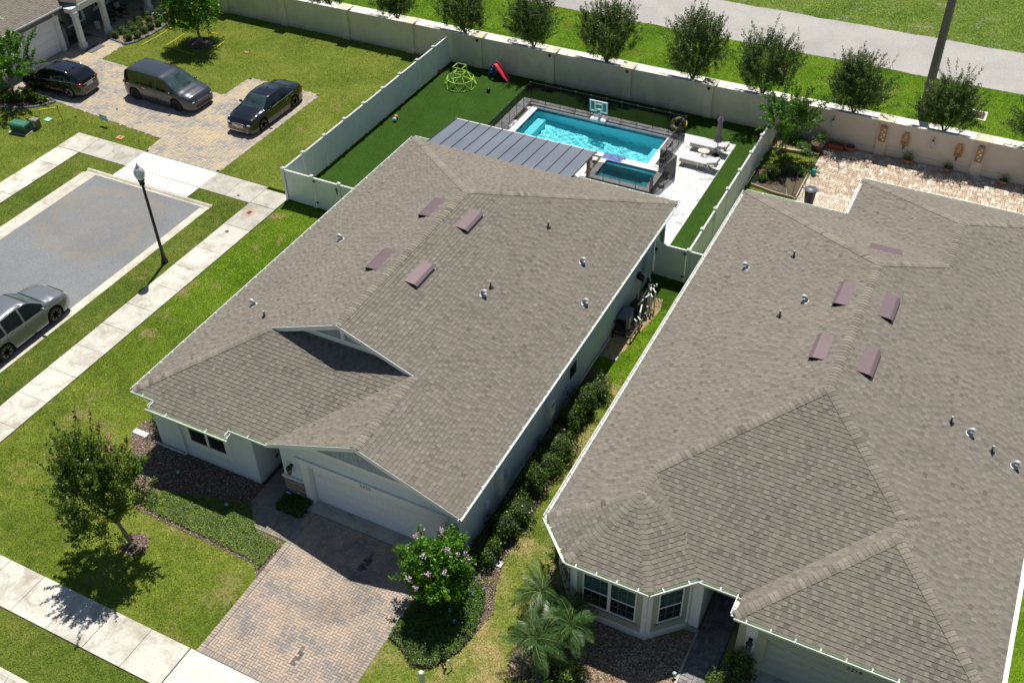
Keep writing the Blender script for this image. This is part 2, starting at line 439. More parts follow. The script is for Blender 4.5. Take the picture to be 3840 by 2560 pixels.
MUL = [(-26.1, 18.9), (-25.95, 18.1), (-24.6, 16.9), (-23.4, 15.55), (-22.9, 15.5), (-18.1, 15.4), (-17.66, 15.05), (-17.66, 16.5), (-18.95, 16.66), (-19.8, 16.95), (-19.8, 18.5), (-24.5, 18.5), (-24.7, 19.6), (-25.6, 19.6)]
TRC = [(-22.27+.5*math.cos(a*PI/9)*(1+.1*math.sin(3*a)), 14.28+.46*math.sin(a*PI/9)) for a in range(18)]
lawn('lawn', 'front', [rect(-30.2, -24.7, 17, 34.1), rect(-30.2, -17.66, 11.93, 17.0)], [MUL, TRC], 1700, .03, .055)
BUSHBED = [(-12.5, 14.95), (-12.05, 14.85), (-11.3, 14.4), (-10.75, 14.6), (-10.25, 15.5), (-10.1, 16.4), (-9.95, 17.2), (-10.35, 18.2), (-10.6, 19.4), (-10.55, 22.7), (-10.75, 25.3), (-10.8, 27.4), (-10.95, 29.2), (-11.9, 29.3), (-11.9, 18.3), (-12.5, 18.4)]
PEB = [(-11.9, 30.1), (-11.2, 30.1), (-10.95, 30.9), (-10.95, 31.9), (-10.75, 32.6), (-10.6, 33.9), (-10.75, 34.6), (-11.9, 34.8)]
lawn('lawn', 'side', [rect(-11.85, -8.7, 28.8, 36.1)], [PEB, BUSHBED], 1500, .03, .06)
GRAV = [(-9.05, 20.0), (-9.0, 18.6), (-8.95, 17.2), (-8.6, 15.4), (-8.0, 14.2), (-6.6, 13.4), (-3.85, 13.4), (-3.85, 19.5), (-5.2, 18.5), (-7.8, 18.5), (-8.85, 19.5)]
lawn('lawn', 'patchy', [rect(-12.5, -2.5, 8.8, 21.0), rect(-11.85, -8.7, 21, 28.8)], [BUSHBED, GRAV, rect(-3.9, 0, 8, 22), rect(-8.9, 0, 19, 22)], 1700, .03, .055)
lawn('lawn', 'side', [rect(4.3, 9, 14, 50.5)], [rect(4.3, 9, 36, 51)], 900)
lawn('lawn', 'neighbour', [rect(-10.2, -7.7, 43.6, 50.6)], [], 1200, .03, .06)
lawn('roadside_grass', 'far', [rect(-90, 40, 55.04, 60.38)], [], 900, .04, .07)
lawn('planting_strip', 'far', [rect(-90, 40, 50.8, 53.5)], [rect(-90, 40, 50.8, 53.3)], 300, .03, .05)
lawn('field', 'field', [rect(-90, 60, 65.75, 140)], [rect(-90, 60, 84, 140)], 420, .05, .08)

# asphalt
mb = MB(); mb.box(-40.68, -33.8, -20, 31.8, -.16, -.045); structure('road', mb, M['asphalt'])
mb = MB()
pn = []; pf = []
for i in range(131):
    x = -90+i; pn.append((x, 60.38+.05*math.sin(x*1.7)+.04*math.sin(x*4.1), .01)); pf.append((x, 65.75+.06*math.sin(x*1.3+1)+.05*math.sin(x*3.3), .01))
vs = pn+pf; mb.add(vs, [(i, i+1, 131+i+1, 131+i) for i in range(130)])
structure('cycle_path', mb, M['trail'])
mb = MB(); mb.box(-60, 30, 0, 8.25, -.16, -.05); structure('street', mb, M['asphalt'])

# kerbs: sloped gutter in segments
def kerb(name, x0, x1, y0, y1, axis, flip, step=3.05, z=-.045):
    """road side at lo; lawn side at hi (flip swaps)"""
    root = None
    pieces = []
    a, b = (y0, y1) if axis == 'y' else (x0, x1)
    t = b
    segs = []
    while t > a+.01: segs.append((max(a, t-step), t)); t -= step
    w = (x1-x0) if axis == 'y' else (y1-y0)
    prof = [(0, -.18), (0, z), (w*.45, z-.01), (w*.72, .015), (w, .02), (w, -.18)]
    holder = MB()
    for s0, s1 in segs:
        s1 -= .012
        pts = []
        for p, zz in prof:
            q = (w-p) if flip else p
            pts.append((q, zz))
        m2 = MB()
        if axis == 'y': m2.extrude([(x0+q, 0, zz) for q, zz in pts], (0, s0, 0), (0, s1, 0), random.random())
        else: m2.extrude([(0, y0+q, zz) for q, zz in pts], (s0, 0, 0), (s1, 0, 0), random.random())
        if root is None: root = structure(name, m2, M['kerb'])
        else: m2.build('kerb_segment', M['kerb'], root)
kerb('kerb', -33.83, -33.28, 8, 31.72, 'y', False)
kerb('kerb', -41.42, -40.66, 12, 31.72, 'y', True)
kerb('kerb', -41.42, -33.28, 31.74, 32.09, 'x', False)
kerb('kerb', -31, -19.2, 8.2, 8.78, 'x', False)

def walk(name, segs, mats=None):
    root = None
    for k, (x0, x1, y0, y1, *m) in enumerate(segs):
        mb = MB(); z = .022+random.uniform(-.003, .003); mb.cbox(x0+.006, x1-.006, y0+.006, y1-.006, -.1, z, .008, random.random())
        mt = M[m[0]] if m else M['walk']
        if root is None: root = structure(name, mb, mt)
        else: mb.build('slab', mt, root)
ys = [33.05, 30.57, 29.0, 27.48, 25.93, 24.34, 22.82, 21.31, 19.71, 18.11, 16.54, 15.0, 13.45, 11.93, 10.4]
w1 = [(-31.79, -30.24, ys[i+1], ys[i]) for i in range(len(ys)-1)]
w1[0] = (-31.79, -30.24, 31.06, 33.05, 'walk_grey'); w1.insert(1, (-31.79, -30.24, 29.0, 31.06)); w1 = [w1[0], w1[1]]+[(-31.79, -30.24, ys[i+1], ys[i]) for i in range(2, len(ys)-1)]
walk('pavement', w1)
walk('pavement', [(-44.56, -43.02, 33.07, 34.64), (-43.02, -41.45, 33.07, 34.64, 'walk_grey'), (-41.45, -39.87, 33.07, 34.64, 'walk_grey'), (-39.87, -37.4, 33.07, 34.6, 'walk_clean'), (-37.4, -34.95, 33.07, 34.6, 'walk_clean'),
                  (-34.95, -33.35, 33.02, 34.6, 'walk_grey'), (-33.35, -31.79, 33.02, 34.6, 'walk_grey'), (-31.79, -30.26, 33.07, 34.4, 'walk_grey'), (-39.8, -34.93, 32.1, 33.05, 'walk_clean')])
walk('pavement', [(-44.54, -43.05, 33.05-1.52*(i+1), 33.05-1.52*i) for i in range(10)])
walk('pavement', [(-30.24+1.545*i, -30.24+1.545*(i+1), 10.4, 11.92) for i in range(8)]+[(-17.85, -15.3, 10.4, 11.92, 'walk_clean'), (-15.3, -12.5, 10.4, 11.92, 'walk_clean'), (-12.5, -10.9, 10.4, 11.92)])
walk('pavement', [(-60+1.524*i, -60+1.524*(i+1), 53.5, 55.03, 'walk_clean') for i in range(46)])

# ================================================================ pavers, laid one by one
def lay(root_name, pieces, mat, piece_name, parent=None, limit=300, joint=None, zt=.02, gap=.004, cham=.006, root=None):
    """pieces: (x0,x1,y0,y1,tone). The largest in the picture are single objects, the rest one mesh."""
    if root is None:
        root = joint if joint is not None else None
    sc = []
    for i, p in enumerate(pieces):
        u, v, z = to_px(((p[0]+p[1])/2, (p[2]+p[3])/2, zt))
        sc.append((0 if (-5 < u < 3845 and -5 < v < 2565) else 1e3)+z)
    order = np.argsort(sc); single = set(order[:limit].tolist()); rest = MB()
    for i, (x0, x1, y0, y1, t) in enumerate(pieces):
        z = zt+random.uniform(-.002, .0025)
        mb = MB() if i in single else rest
        mb.cbox(x0+gap, x1-gap, y0+gap, y1-gap, zt-.03, z, cham, t)
        if i in single: mb.build(piece_name, mat, root)
    if rest.v: rest.build(piece_name+'s', mat, root, kind='stuff')
    return root

def herringbone(poly, b=.1, ox=0, oy=0, tone=None, holes=(), border=None):
    xs = [p[0] for p in poly]; ys = [p[1] for p in poly]; out = []
    for i in range(int((max(xs)-min(xs))/b)+3):
        for j in range(int((max(ys)-min(ys))/b)+3):
            x = min(xs)-b+i*b; y = min(ys)-b+j*b
            d = (i-j) % 4
            if d == 0: r = (x, x+2*b, y, y+b)
            elif d == 3: r = (x, x+b, y, y+2*b)
            else: continue
            out.append(r)
    cx = np.array([(r[0]+r[1])/2 for r in out]); cy = np.array([(r[2]+r[3])/2 for r in out])
    k = in_poly(cx, cy, poly)
    for h in holes: k &= ~in_poly(cx, cy, h)
    if len(poly) == 4:      # rectangles: bricks cut at the border course
        k = (np.array([r[1] for r in out]) > min(xs)+.02) & (np.array([r[0] for r in out]) < max(xs)-.02) & (np.array([r[3] for r in out]) > min(ys)+.02) & (np.array([r[2] for r in out]) < max(ys)-.02)
        for h in holes: k &= ~in_poly(cx, cy, h)
        out = [(max(r[0], min(xs)), min(r[1], max(xs)), max(r[2], min(ys)), min(r[3], max(ys))) for r in out]
    k &= vis(cx, cy)
    return [(*out[i], tone(cx[i], cy[i])) for i in np.nonzero(k)[0]]

def vnoise(x, y, s=1.0, seed=0):
    """smooth value noise for clustered piece colours"""
    def h(i, j): return (math.sin(i*127.1+j*311.7+seed*74.7)*43758.5453) % 1
    x /= s; y /= s; i, j = math.floor(x), math.floor(y); fx, fy = x-i, y-j; fx = fx*fx*(3-2*fx); fy = fy*fy*(3-2*fy)
    return (h(i, j)*(1-fx)+h(i+1, j)*fx)*(1-fy)+(h(i, j+1)*(1-fx)+h(i+1, j+1)*fx)*fy

M['paver_tan'] = toned('clay_pavers', [(0, (.075, .07, .065)), (.06, (.20, .19, .18)), (.28, (.255, .235, .216)), (.5, (.335, .283, .236)), (.75, (.40, .322, .254)), (1, (.45, .348, .264))], grain=70, grain_amt=.2, rough=.8,
                       patch=(.45, (.8, .8, .8), .52, .64))
M['paver_old'] = toned('buff_pavers', [(0, (.20, .20, .205)), (.3, (.29, .275, .26)), (.6, (.42, .36, .27)), (1, (.52, .42, .27))], grain=70, grain_amt=.2)
M['paver_grey'] = toned('grey_pavers', [(0, (.15, .15, .155)), (1, (.27, .255, .25))], grain=70, grain_amt=.2)
M['paver_white'] = toned('silver_pavers', [(0, (.40, .41, .42)), (.35, (.60, .61, .61)), (1, (.74, .74, .73))], grain=9, grain_amt=.28)
M['paver_patio'] = toned('tumbled_pavers', [(0, (.40, .29, .205)), (.45, (.52, .40, .295)), (.7, (.60, .51, .40)), (1, (.70, .64, .54))], grain=60, grain_amt=.18)

# front drive
base = MB(); base.prism(rect(-17.66, -12.5, 11.93, 18.48), -.1, .002); base.prism(rect(-19.95, -17.66, 16.6, 21), -.1, .002)
drive = structure('driveway', base, M['joint'])
tn = lambda x, y: max(.08, min(1, .15+.95*vnoise(x, y, .55, 1)*.6+random.uniform(-.05, .45)))
OIL = [(-14.69, 17.1, .12, .99, .42), (-14.65, 13.12, .0, 1.0, .32)]
def tn2(x, y):
    for cx_, cy_, dx, dy, L_ in OIL:
        a = (x-cx_)*dx+(y-cy_)*dy; b = -(x-cx_)*dy+(y-cy_)*dx
        if abs(a) < L_ and abs(b) < .09: return random.uniform(.0, .05)
    return tn(x, y)
P1 = herringbone(rect(-17.45, -12.7, 12.13, 18.1), .1, tone=tn2)
for i in range(62):
    y = 11.93+i*.1
    P1.append((-17.66, -17.46, y, y+.1, .3+.5*random.random())); P1.append((-12.7, -12.5, y, y+.1, .3+.5*random.random()))
for i in range(51): P1.append((-17.66+i*.1, -17.56+i*.1, 11.93, 12.13, .3+.4*random.random()))
P1 += herringbone(rect(-19.85, -17.66, 16.66, 20.9), .1, tone=lambda x, y: .2+.4*random.random(), holes=[rect(-18.86, -17.76, 17.66, 18.5)])
lay('driveway', P1, M['paver_tan'], 'paver', root=drive)
mb = MB(); mb.box(-17.85, -12.4, 18.12, 18.7, -.1, .045); mb.build('apron', M['walk_grey'], drive)

# neighbour's drive
mb = MB(); mb.prism(DW2, -.1, .002)
mb.prism([(-54, 42.3), (-51.7, 42.3), (-51.7, 51), (-54, 51)], -.1, .001)
drive2 = structure('driveway', mb, M['joint'])
P2 = herringbone(DW2, .13, tone=lambda x, y: max(0, min(1, .1+1.0*vnoise(x, y, .8, 5)*.55+random.uniform(-.05, .5))))
P2 += herringbone(rect(-54, -51.7, 44.3, 50.5), .13, tone=lambda x, y: .4+.4*random.random())
lay('driveway', P2, M['paver_old'], 'paver', root=drive2, gap=.005)
ed = MB()
for a, b in zip(DW2, DW2[1:]+DW2[:1]):
    a = Vector((*a, .008)); b = Vector((*b, .008)); n = max(1, round((b-a).length/.2)); d = (b-a).normalized(); o = Vector((-d.y, d.x, 0))*.08
    for k in range(n): ed.bar(a.lerp(b, (k+.03)/n)+o, a.lerp(b, (k+.97)/n)+o, .17, .036, .25+.4*random.random())
ed.build('border_pavers', M['paver_old'], drive2, kind='stuff')

# neighbour on the right: entrance path, drive
mb = MB(); mb.prism(rect(-3.86, -2.88, 12, 23), -.1, .002); mb.prism(rect(-1.7, 4, 12, 18.6), -.1, .002)
path = structure('garden_path', mb, M['joint'])
lay('path', herringbone(rect(-3.84, -2.9, 14, 23), .13, tone=lambda x, y: random.random()), M['paver_grey'], 'paver', root=path)
mb = MB()
mb.box(-3.92, -3.84, 14.5, 19.35, -.1, .05); mb.box(-4.3, -3.84, 19.35, 19.5, -.1, .05); mb.box(-2.9, -2.82, 14.5, 18.5, -.1, .05); mb.box(-2.9, -2.5, 18.4, 18.5, -.1, .05)
mb.build('edging', M['walk_grey'], path)
mb = MB(); mb.box(-1.75, 4, 18.1, 18.975, -.1, .03); mb.build('apron', M['walk_grey'], path)

# pool deck
mb = MB(); ground_cells(mb, -24.32, -11.86, 37.5, 48.44, [(-23.35, -15.0, 44.35, 47.75), (-17.65, -14.3, 42.1, 44.4)], .004)
deck = structure('pool_deck', mb, M['joint'])
def random_rows(x0, x1, y0, y1, rows, widths, ok, tone):
    out = []; y = y0
    while y < y1-.01:
        h = min(random.choice(rows), y1-y); x = x0-random.random()*.2
        if y1-(y+h) < .06: h = y1-y
        while x < x1-.01:
            w = random.choice(widths); a, b = max(x, x0), min(x+w, x1)
            if b-a > .03 and ok((a+b)/2, y+h/2, a, b, y, y+h): out.append((a, b, y, y+h, tone()))
            x += w
        y += h
    return out
POOLOUT = [(-23.46, -15.02, 44.32, 47.72), (-17.75, -14.2, 41.98, 44.32)]
def deck_ok(cx, cy, a, b, c, d):
    return not any(a < h[1]-.02 and b > h[0]+.02 and c < h[3]-.02 and d > h[2]+.02 for h in POOLOUT)
PD = random_rows(-24.3, -11.88, 38.4, 48.42, [.3, .3, .2], [.3, .4, .45, .22], deck_ok, lambda: max(0, min(1, random.gauss(.62, .3))))
lay('deck', PD, M['paver_white'], 'paver', root=deck, zt=.03, gap=.004)

# patio on the right
mb = MB(); mb.box(-7.7, 8, 40.0, 50.6, -.1, .002)
patio = structure('patio', mb, M['joint'])
PP = random_rows(-7.66, 5.2, 45.76, 50.58, [.15, .2, .2], [.15, .2, .26, .2], lambda *a: True, lambda: random.choice([random.uniform(0, .55), random.uniform(0, .55), random.uniform(.6, 1)]))
PP += random_rows(-7.66, 5.2, 43.2, 45.7, [.13, .16], [.15, .2, .24], lambda *a: True, lambda: random.uniform(.45, .95))
PP = [p for p in PP if in_view(((p[0]+p[1])/2, (p[2]+p[3])/2, 0), 5)]
lay('patio', PP, M['paver_patio'], 'cobble', root=patio, zt=.022, gap=.007, cham=.012)
mb = MB(); mb.box(-7.68, 5, 45.7, 45.76, -.1, .026); mb.build('joint_strip', M['walk_clean'], patio)

# artificial turf of the pool garden
mb = MB(); ground_cells(mb, -30.2, -10.32, 34.2, 50.58, [(-24.31, -11.87, 37.5, 48.43), (-24.7, -11.87, 34.0, 38.0)], .012)
structure('artificial_turf', mb, M['turf'])
blades('turf_pile', [rect(-30.15, -10.35, 34.25, 50.55)], [rect(-24.32, -11.87, 34, 48.45)], 1500, M['turf_blade'], .016, .018, .011, lean=.8)
# ================================================================ roofs: planes covered with real shingles
SH = [(0, (.120, .107, .092)), (.25, (.158, .142, .120)), (.5, (.195, .176, .147)), (.75, (.222, .200, .165)), (1, (.255, .230, .188))]
M['shingle'] = toned('asphalt_shingles', SH, rough=.92, grain=85, grain_amt=.26, bumpy=.5, spec=.12, streak=True)
M['roof_deck'] = plain('roof_underlay', (.05, .045, .04), .95)
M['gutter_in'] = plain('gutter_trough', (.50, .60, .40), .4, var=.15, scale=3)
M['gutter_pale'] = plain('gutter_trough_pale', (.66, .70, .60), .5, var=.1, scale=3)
M['soffit'] = plain('soffit', (.62, .64, .62), .5)
M['mauve'] = plain('mauve_metal', (.155, .108, .116), .36, .15, var=.06)
M['vent_dark'] = plain('vent_mouth', (.01, .01, .012), .9)
M['galv'] = plain('galvanised', (.46, .48, .50), .5, .25, var=.08)
M['lead'] = plain('lead_pipe', (.075, .08, .10), .45, .6)
M['glass_dark'] = plain('window_glass', (.012, .020, .022), .04, 0, var=.3, scale=1.2, spec=.7)
M['glass_teal'] = plain('window_upper_glass', (.035, .075, .075), .05, 0, var=.3, scale=1.2, spec=.7)
M['stucco1'] = NM('pale_stucco'); s = M['stucco1']; n = s.noise(30, 4, .8); s.bump(n, .5, .01)
M['stucco1'] = s.set(splash(s, s.ramp(s.noise(2, 4), [(.3, (.60, .655, .705)), (.7, (.66, .715, .765))])), .85, 0, .2)
M['stucco2'] = NM('white_stucco'); s = M['stucco2']; s.bump(s.noise(30, 4, .8), .4, .008)
M['stucco2'] = s.set(splash(s, s.ramp(s.noise(2, 4), [(.3, (.66, .68, .68)), (.7, (.72, .74, .74))])), .8, 0, .2)
M['stucco3'] = NM('charcoal_stucco'); s = M['stucco3']; s.bump(s.noise(30, 4, .8), .4, .008)
M['stucco3'] = s.set(s.ramp(s.noise(2, 4), [(.3, (.15, .16, .165)), (.7, (.18, .19, .195))]), .8, 0, .2)
M['sage'] = plain('sage_trim', (.36, .39, .30), .6, var=.05)
M['sage_d'] = plain('grey_green_sill', (.27, .31, .28), .6, var=.05)
M['shake'] = toned('shake_siding', [(0, (.30, .35, .40)), (1, (.38, .435, .485))], rough=.7, grain=40, grain_amt=.12)
M['door_white'] = plain('door_white', (.76, .79, .82), .45, var=.03)
M['door_sage'] = plain('door_cream', (.42, .45, .38), .5, var=.03)
M['stone'] = toned('ledge_stone', [(0, (.12, .10, .09)), (.4, (.24, .21, .19)), (.7, (.34, .30, .26)), (1, (.42, .40, .38))], grain=25, grain_amt=.5, bumpy=.8)

def clip(poly, a, b, c):
    """keep the part of a 2-D polygon where a*x+b*y+c >= 0"""
    out = []; n = len(poly)
    for i in range(n):
        p, q = poly[i], poly[(i+1) % n]; dp = a*p[0]+b*p[1]+c; dq = a*q[0]+b*q[1]+c
        if dp >= 0: out.append(p)
        if (dp >= 0) != (dq >= 0):
            t = dp/(dp-dq); out.append((p[0]+t*(q[0]-p[0]), p[1]+t*(q[1]-p[1])))
    return out

class Roof:
    def __init__(s, house, prefix=''):
        s.h = house; s.pieces = []; s.caps = []; s.deck = MB()
    def plane(s, polys, up, z0, d0, slope=.4, row=.152):
        """polys: convex plan polygons; up: plan direction in which the plane rises; height = z0+slope*(up.p-d0)"""
        ux, uy = up; n = Vector((-slope*ux, -slope*uy, 1)).normalized()
        k = math.sqrt(1+slope*slope)                       # plan distance -> distance along the slope
        rp = row/k
        H = lambda x, y: z0+slope*(ux*x+uy*y-d0)
        for poly in polys:
            ar = sum(poly[i][0]*poly[(i+1) % len(poly)][1]-poly[(i+1) % len(poly)][0]*poly[i][1] for i in range(len(poly)))
            if ar < 0: poly = poly[::-1]
            s.deck.add([(x, y, H(x, y)-.012) for x, y in poly]+[(x, y, H(x, y)-.05) for x, y in poly],
                       [tuple(range(len(poly))), tuple(range(2*len(poly)-1, len(poly)-1, -1))]+[(i, len(poly)+i, len(poly)+(i+1) % len(poly), (i+1) % len(poly)) for i in range(len(poly))])
            # local coords: u along the eave, v up the slope (plan)
            loc = [(x*uy-y*ux, x*ux+y*uy-d0) for x, y in poly]     # u = (uy,-ux).p
            edges = []
            a2 = sum(loc[i][0]*loc[(i+1) % len(loc)][1]-loc[(i+1) % len(loc)][0]*loc[i][1] for i in range(len(loc)))
            sg = 1 if a2 > 0 else -1
            for i in range(len(loc)):
                p, q = loc[i], loc[(i+1) % len(loc)]
                dx, dy = q[0]-p[0], q[1]-p[1]; L = math.hypot(dx, dy)
                if L < 1e-6: continue
                a, b = -dy/L*sg, dx/L*sg; edges.append((a, b, -(a*p[0]+b*p[1])))
            v0 = min(p[1] for p in loc); v1 = max(p[1] for p in loc)
            r0 = int(math.floor(v0/rp+1e-6))
            for r in range(r0, int(math.ceil(v1/rp))):
                va, vb = r*rp, (r+1)*rp+.004
                band = clip(clip(loc, 0, 1, -va), 0, -1, vb)
                if len(band) < 3: continue
                ua, ub = min(p[0] for p in band), max(p[0] for p in band)
                rr = random.Random(r*131+int(z0*10)+int(ux*7+uy*3)*977)
                u = -60+rr.random()*.3; hi = False
                # step quickly to the start of the band while keeping the same tab series for each row
                while u < ub:
                    w = rr.choice((.13, .15, .17, .19)); t = .019 if hi else .012; tn = min(1, max(0, rr.gauss(.58 if hi else .39, .115))); hi = not hi
                    if u+w > ua:
                        full = all(a*x+b*y+c >= -1e-6 for a, b, c in edges for x, y in ((u, va), (u+w, va), (u+w, vb), (u, vb)))
                        if full:
                            q = [(u+.002, va), (u+w-.002, va), (u+w-.002, vb), (u+.002, vb)]
                            s._tab(q, (t, t, .001, .001), up, d0, H, n, tn, True)
                        else:
                            q = [(u+.002, va), (u+w-.002, va), (u+w-.002, vb), (u+.002, vb)]
                            for a, b, c in edges: 
                                q = clip(q, a, b, c)
                                if len(q) < 3: break
                            if len(q) >= 3:
                                hs = [t*(1-(p[1]-va)/(vb-va))+.001 for p in q]
                                s._tab(q, hs, up, d0, H, n, tn, False)
                    u += w
    def _tab(s, q, hs, up, d0, H, n, tn, full):
        ux, uy = up; V = []
        for (u, v), h in zip(q, hs):
            vv = v+d0; x, y = u*uy+vv*ux, -u*ux+vv*uy
            V.append(Vector((x, y, H(x, y)))+n*h)
        m = len(V); F = [tuple(range(m))]
        W = list(V)
        if full:
            W += [V[0]-n*(hs[0]+.01), V[1]-n*(hs[1]+.01)]
            F += [(0, 4, 5, 1), (0, 3, 4), (1, 5, 2)]
        s.pieces.append((W, F, tn, sum(V, Vector())/m))
    def ridge(s, a, b, wl=.165, exposure=.155, na=None, nb=None):
        """cap shingles from a (low) to b (high); na, nb unit plan directions falling away on both sides with their slope"""
        a = Vector(a); b = Vector(b); d = b-a; L = d.length; d.normalize(); nrow = int(L/exposure)
        side = Vector((d.y, -d.x, 0)).normalized()
        for i in range(nrow):
            p = a+d*(i*L/nrow); q = a+d*((i+1)*L/nrow+.01); t = .032; tn = min(1, max(0, random.gauss(.68, .22)))
            drop = s.cdrop
            V = []
            for c, h in ((p, t), (q, .018)):
                for k, dz in ((-1, drop), (-.35, drop*.3), (.35, drop*.3), (1, drop)):
                    V.append(c+side*wl*k+Vector((0, 0, h-dz*wl)))
            V = [v for v in V]
            F = [(0, 1, 5, 4), (1, 2, 6, 5), (2, 3, 7, 6)]
            W = V+[v-Vector((0, 0, .035)) for v in V]
            F += [(0, 8, 9, 1), (1, 9, 10, 2), (2, 10, 11, 3), (0, 4, 12, 8), (3, 11, 15, 7)]
            # make every face look up / out whatever the running direction
            s.caps.append((W, [f[::-1] for f in F], tn, (p+q)/2))
    cdrop = .28
    def finish(s, limit=300, caplimit=300, hidden=None):
        s.deck.build('roof_deck', M['roof_deck'], s.h)
        for pcs, nm, lim in ((s.pieces, 'shingle', limit), (s.caps, 'ridge_cap', caplimit)):
            sc = []
            for i, p in enumerate(pcs):
                u, v, z = to_px(p[3]); ok = -10 < u < 3850 and -10 < v < 2570
                if hidden and ok and hidden(p[3]): ok = False
                sc.append((0 if ok else 1e4)+z+random.random()*.2)
            order = np.argsort(sc); single = set(order[:lim].tolist()); rest = MB()
            for i, (W_, F_, tn, c) in enumerate(pcs):
                if sc[i] > 1e4 and nm == 'shingle' and not in_view(c, 200): continue
                mb = MB() if i in single else rest
                mb.add(W_, F_, tn)
                if i in single: mb.build(nm, M['shingle'], s.h)
            if rest.v: rest.build(nm+'s', M['shingle'], s.h, kind='stuff')

def gutter(house, pts, z, out=.12, hang=.62, closed=False, inside=None):
    """open trough along the eave; pts run with the outside on the right-hand side"""
    for i in range(len(pts)-1):
        a = Vector((*pts[i], 0)); b = Vector((*pts[i+1], 0)); d = (b-a); L = d.length; d.normalize(); o = Vector((d.y, -d.x, 0))
        zt = z; zb = z-.11
        mb = MB()
        def pr(lst): return [o*x+Vector((0, 0, zz)) for x, zz in lst]
        mb.extrude(pr([(-.004, zb), (out*.75, zb), (out*.75, zb-.004), (-.004, zb-.004)]), a, b)                       # bottom
        mb.extrude(pr([(out*.75, zb-.003), (out*.82, zb+.03), (out, zb+.06), (out, zt), (out-.022, zt), (out-.022, zt-.012), (out-.012, zt-.012), (out-.012, zb+.064), (out*.75, zb+.03)]), a, b)
        g = mb.build('gutter', M['white'], house)
        t = MB(); t.extrude(pr([(0.001, zb+.003), (0.001, zt-.03), (.006, zt-.03), (.01, zb+.008), (out*.8, zb+.008), (out-.013, zt-.02), (out-.0125, zb+.003)]), a, b)
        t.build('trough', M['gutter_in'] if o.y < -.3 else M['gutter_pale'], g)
        n = max(1, int(L/hang))
        if in_view(a, 100) or in_view(b, 100):
            for k in range(n):
                p = a+d*((k+.5)*L/n)
                if not in_view(p+Vector((0, 0, z)), 10): continue
                h = MB(); h.extrude([o*.0+Vector((0, 0, zt-.004)), o*(out+.003)+Vector((0, 0, zt-.004)), o*(out+.003)+Vector((0, 0, zt+.008)), o*.0+Vector((0, 0, zt+.008))], p-d*.014, p+d*.014)
                h.build('gutter_strap', M['white'], g)

def roof_vent(house, x, y, z, ux, uy, L=1.36, slope=.4):
    """low metal vent; (ux,uy) points down the slope"""
    r = thing_part('roof_vent', house)
    m = Matrix(((ux, -uy, 0, x), (uy, ux, 0, y), (0, 0, 1, z), (0, 0, 0, 1)))
    tilt = Matrix.Rotation(math.atan(slope), 4, 'Y')
    m = m @ tilt
    mb = MB()
    prof = [(-.27, .012), (.13, .135), (.27, .12), (.27, .105), (.13, .12), (-.27, .0)]
    vs = [m @ Vector((p, -L/2, h)) for p, h in prof]+[m @ Vector((p, L/2, h)) for p, h in prof]; k = len(prof)
    mb.add(vs, [tuple(range(k)), tuple(range(2*k-1, k-1, -1))]+[(i, k+i, k+(i+1) % k, (i+1) % k) for i in range(k)])
    hood = mb.build('roof_vent', M['mauve'], house)
    mb = MB()
    mb.box(.05, .262, -L/2+.01, L/2-.01, -.01, .102, mat=m)
    mb.build('vent_mouth', M['vent_dark'], hood)
    mb = MB(); mb.box(.19, .30, -L/2-.01, L/2+.01, .006, .016, mat=m); mb.build('flashing', M['galv'], hood)
def thing_part(name, parent): return parent

def gooseneck(house, x, y, z, ux, uy):
    mb = MB(); p = []
    for k in range(9):
        a = PI*k/8*.74
        p.append((x+ux*(.085-.085*math.cos(a)), y+uy*(.085-.085*math.cos(a)), z+.08+.11*math.sin(a)))
    p = [(x, y, z-.06)]+p
    mb.tube(p, [.065]*5+[.07, .075, .08, .083, .083], 12)
    g = mb.build('vent_hood', M['galv'], house, smooth=40)
    e = Vector(p[-1]); d = (e-Vector(p[-2])).normalized()
    m2 = MB(); m2.cyl(e+d*.001, e+d*.004, .075, n=12); m2.build('vent_opening', M['vent_dark'], g)
    m3 = MB(); m3.lathe([(.17, -.01), (.16, .02), (.09, .04)], (x, y, z), 12); m3.build('flashing', M['galv'], g)
def vent_pipe(house, x, y, z):
    mb = MB(); mb.cyl((x, y, z-.05), (x, y, z+.26), .037, .033, 10); g = mb.build('vent_pipe', M['lead'], house, smooth=50)
    m2 = MB(); m2.lathe([(.044, .20), (.046, .285), (.036, .29), (.034, .27)], (x, y, z), 10); m2.build('pipe_cap', M['galv'], g)
    m2 = MB(); m2.lathe([(.12, -.02), (.1, .02), (.05, .05)], (x, y, z), 10); m2.build('flashing', M['lead'], g)

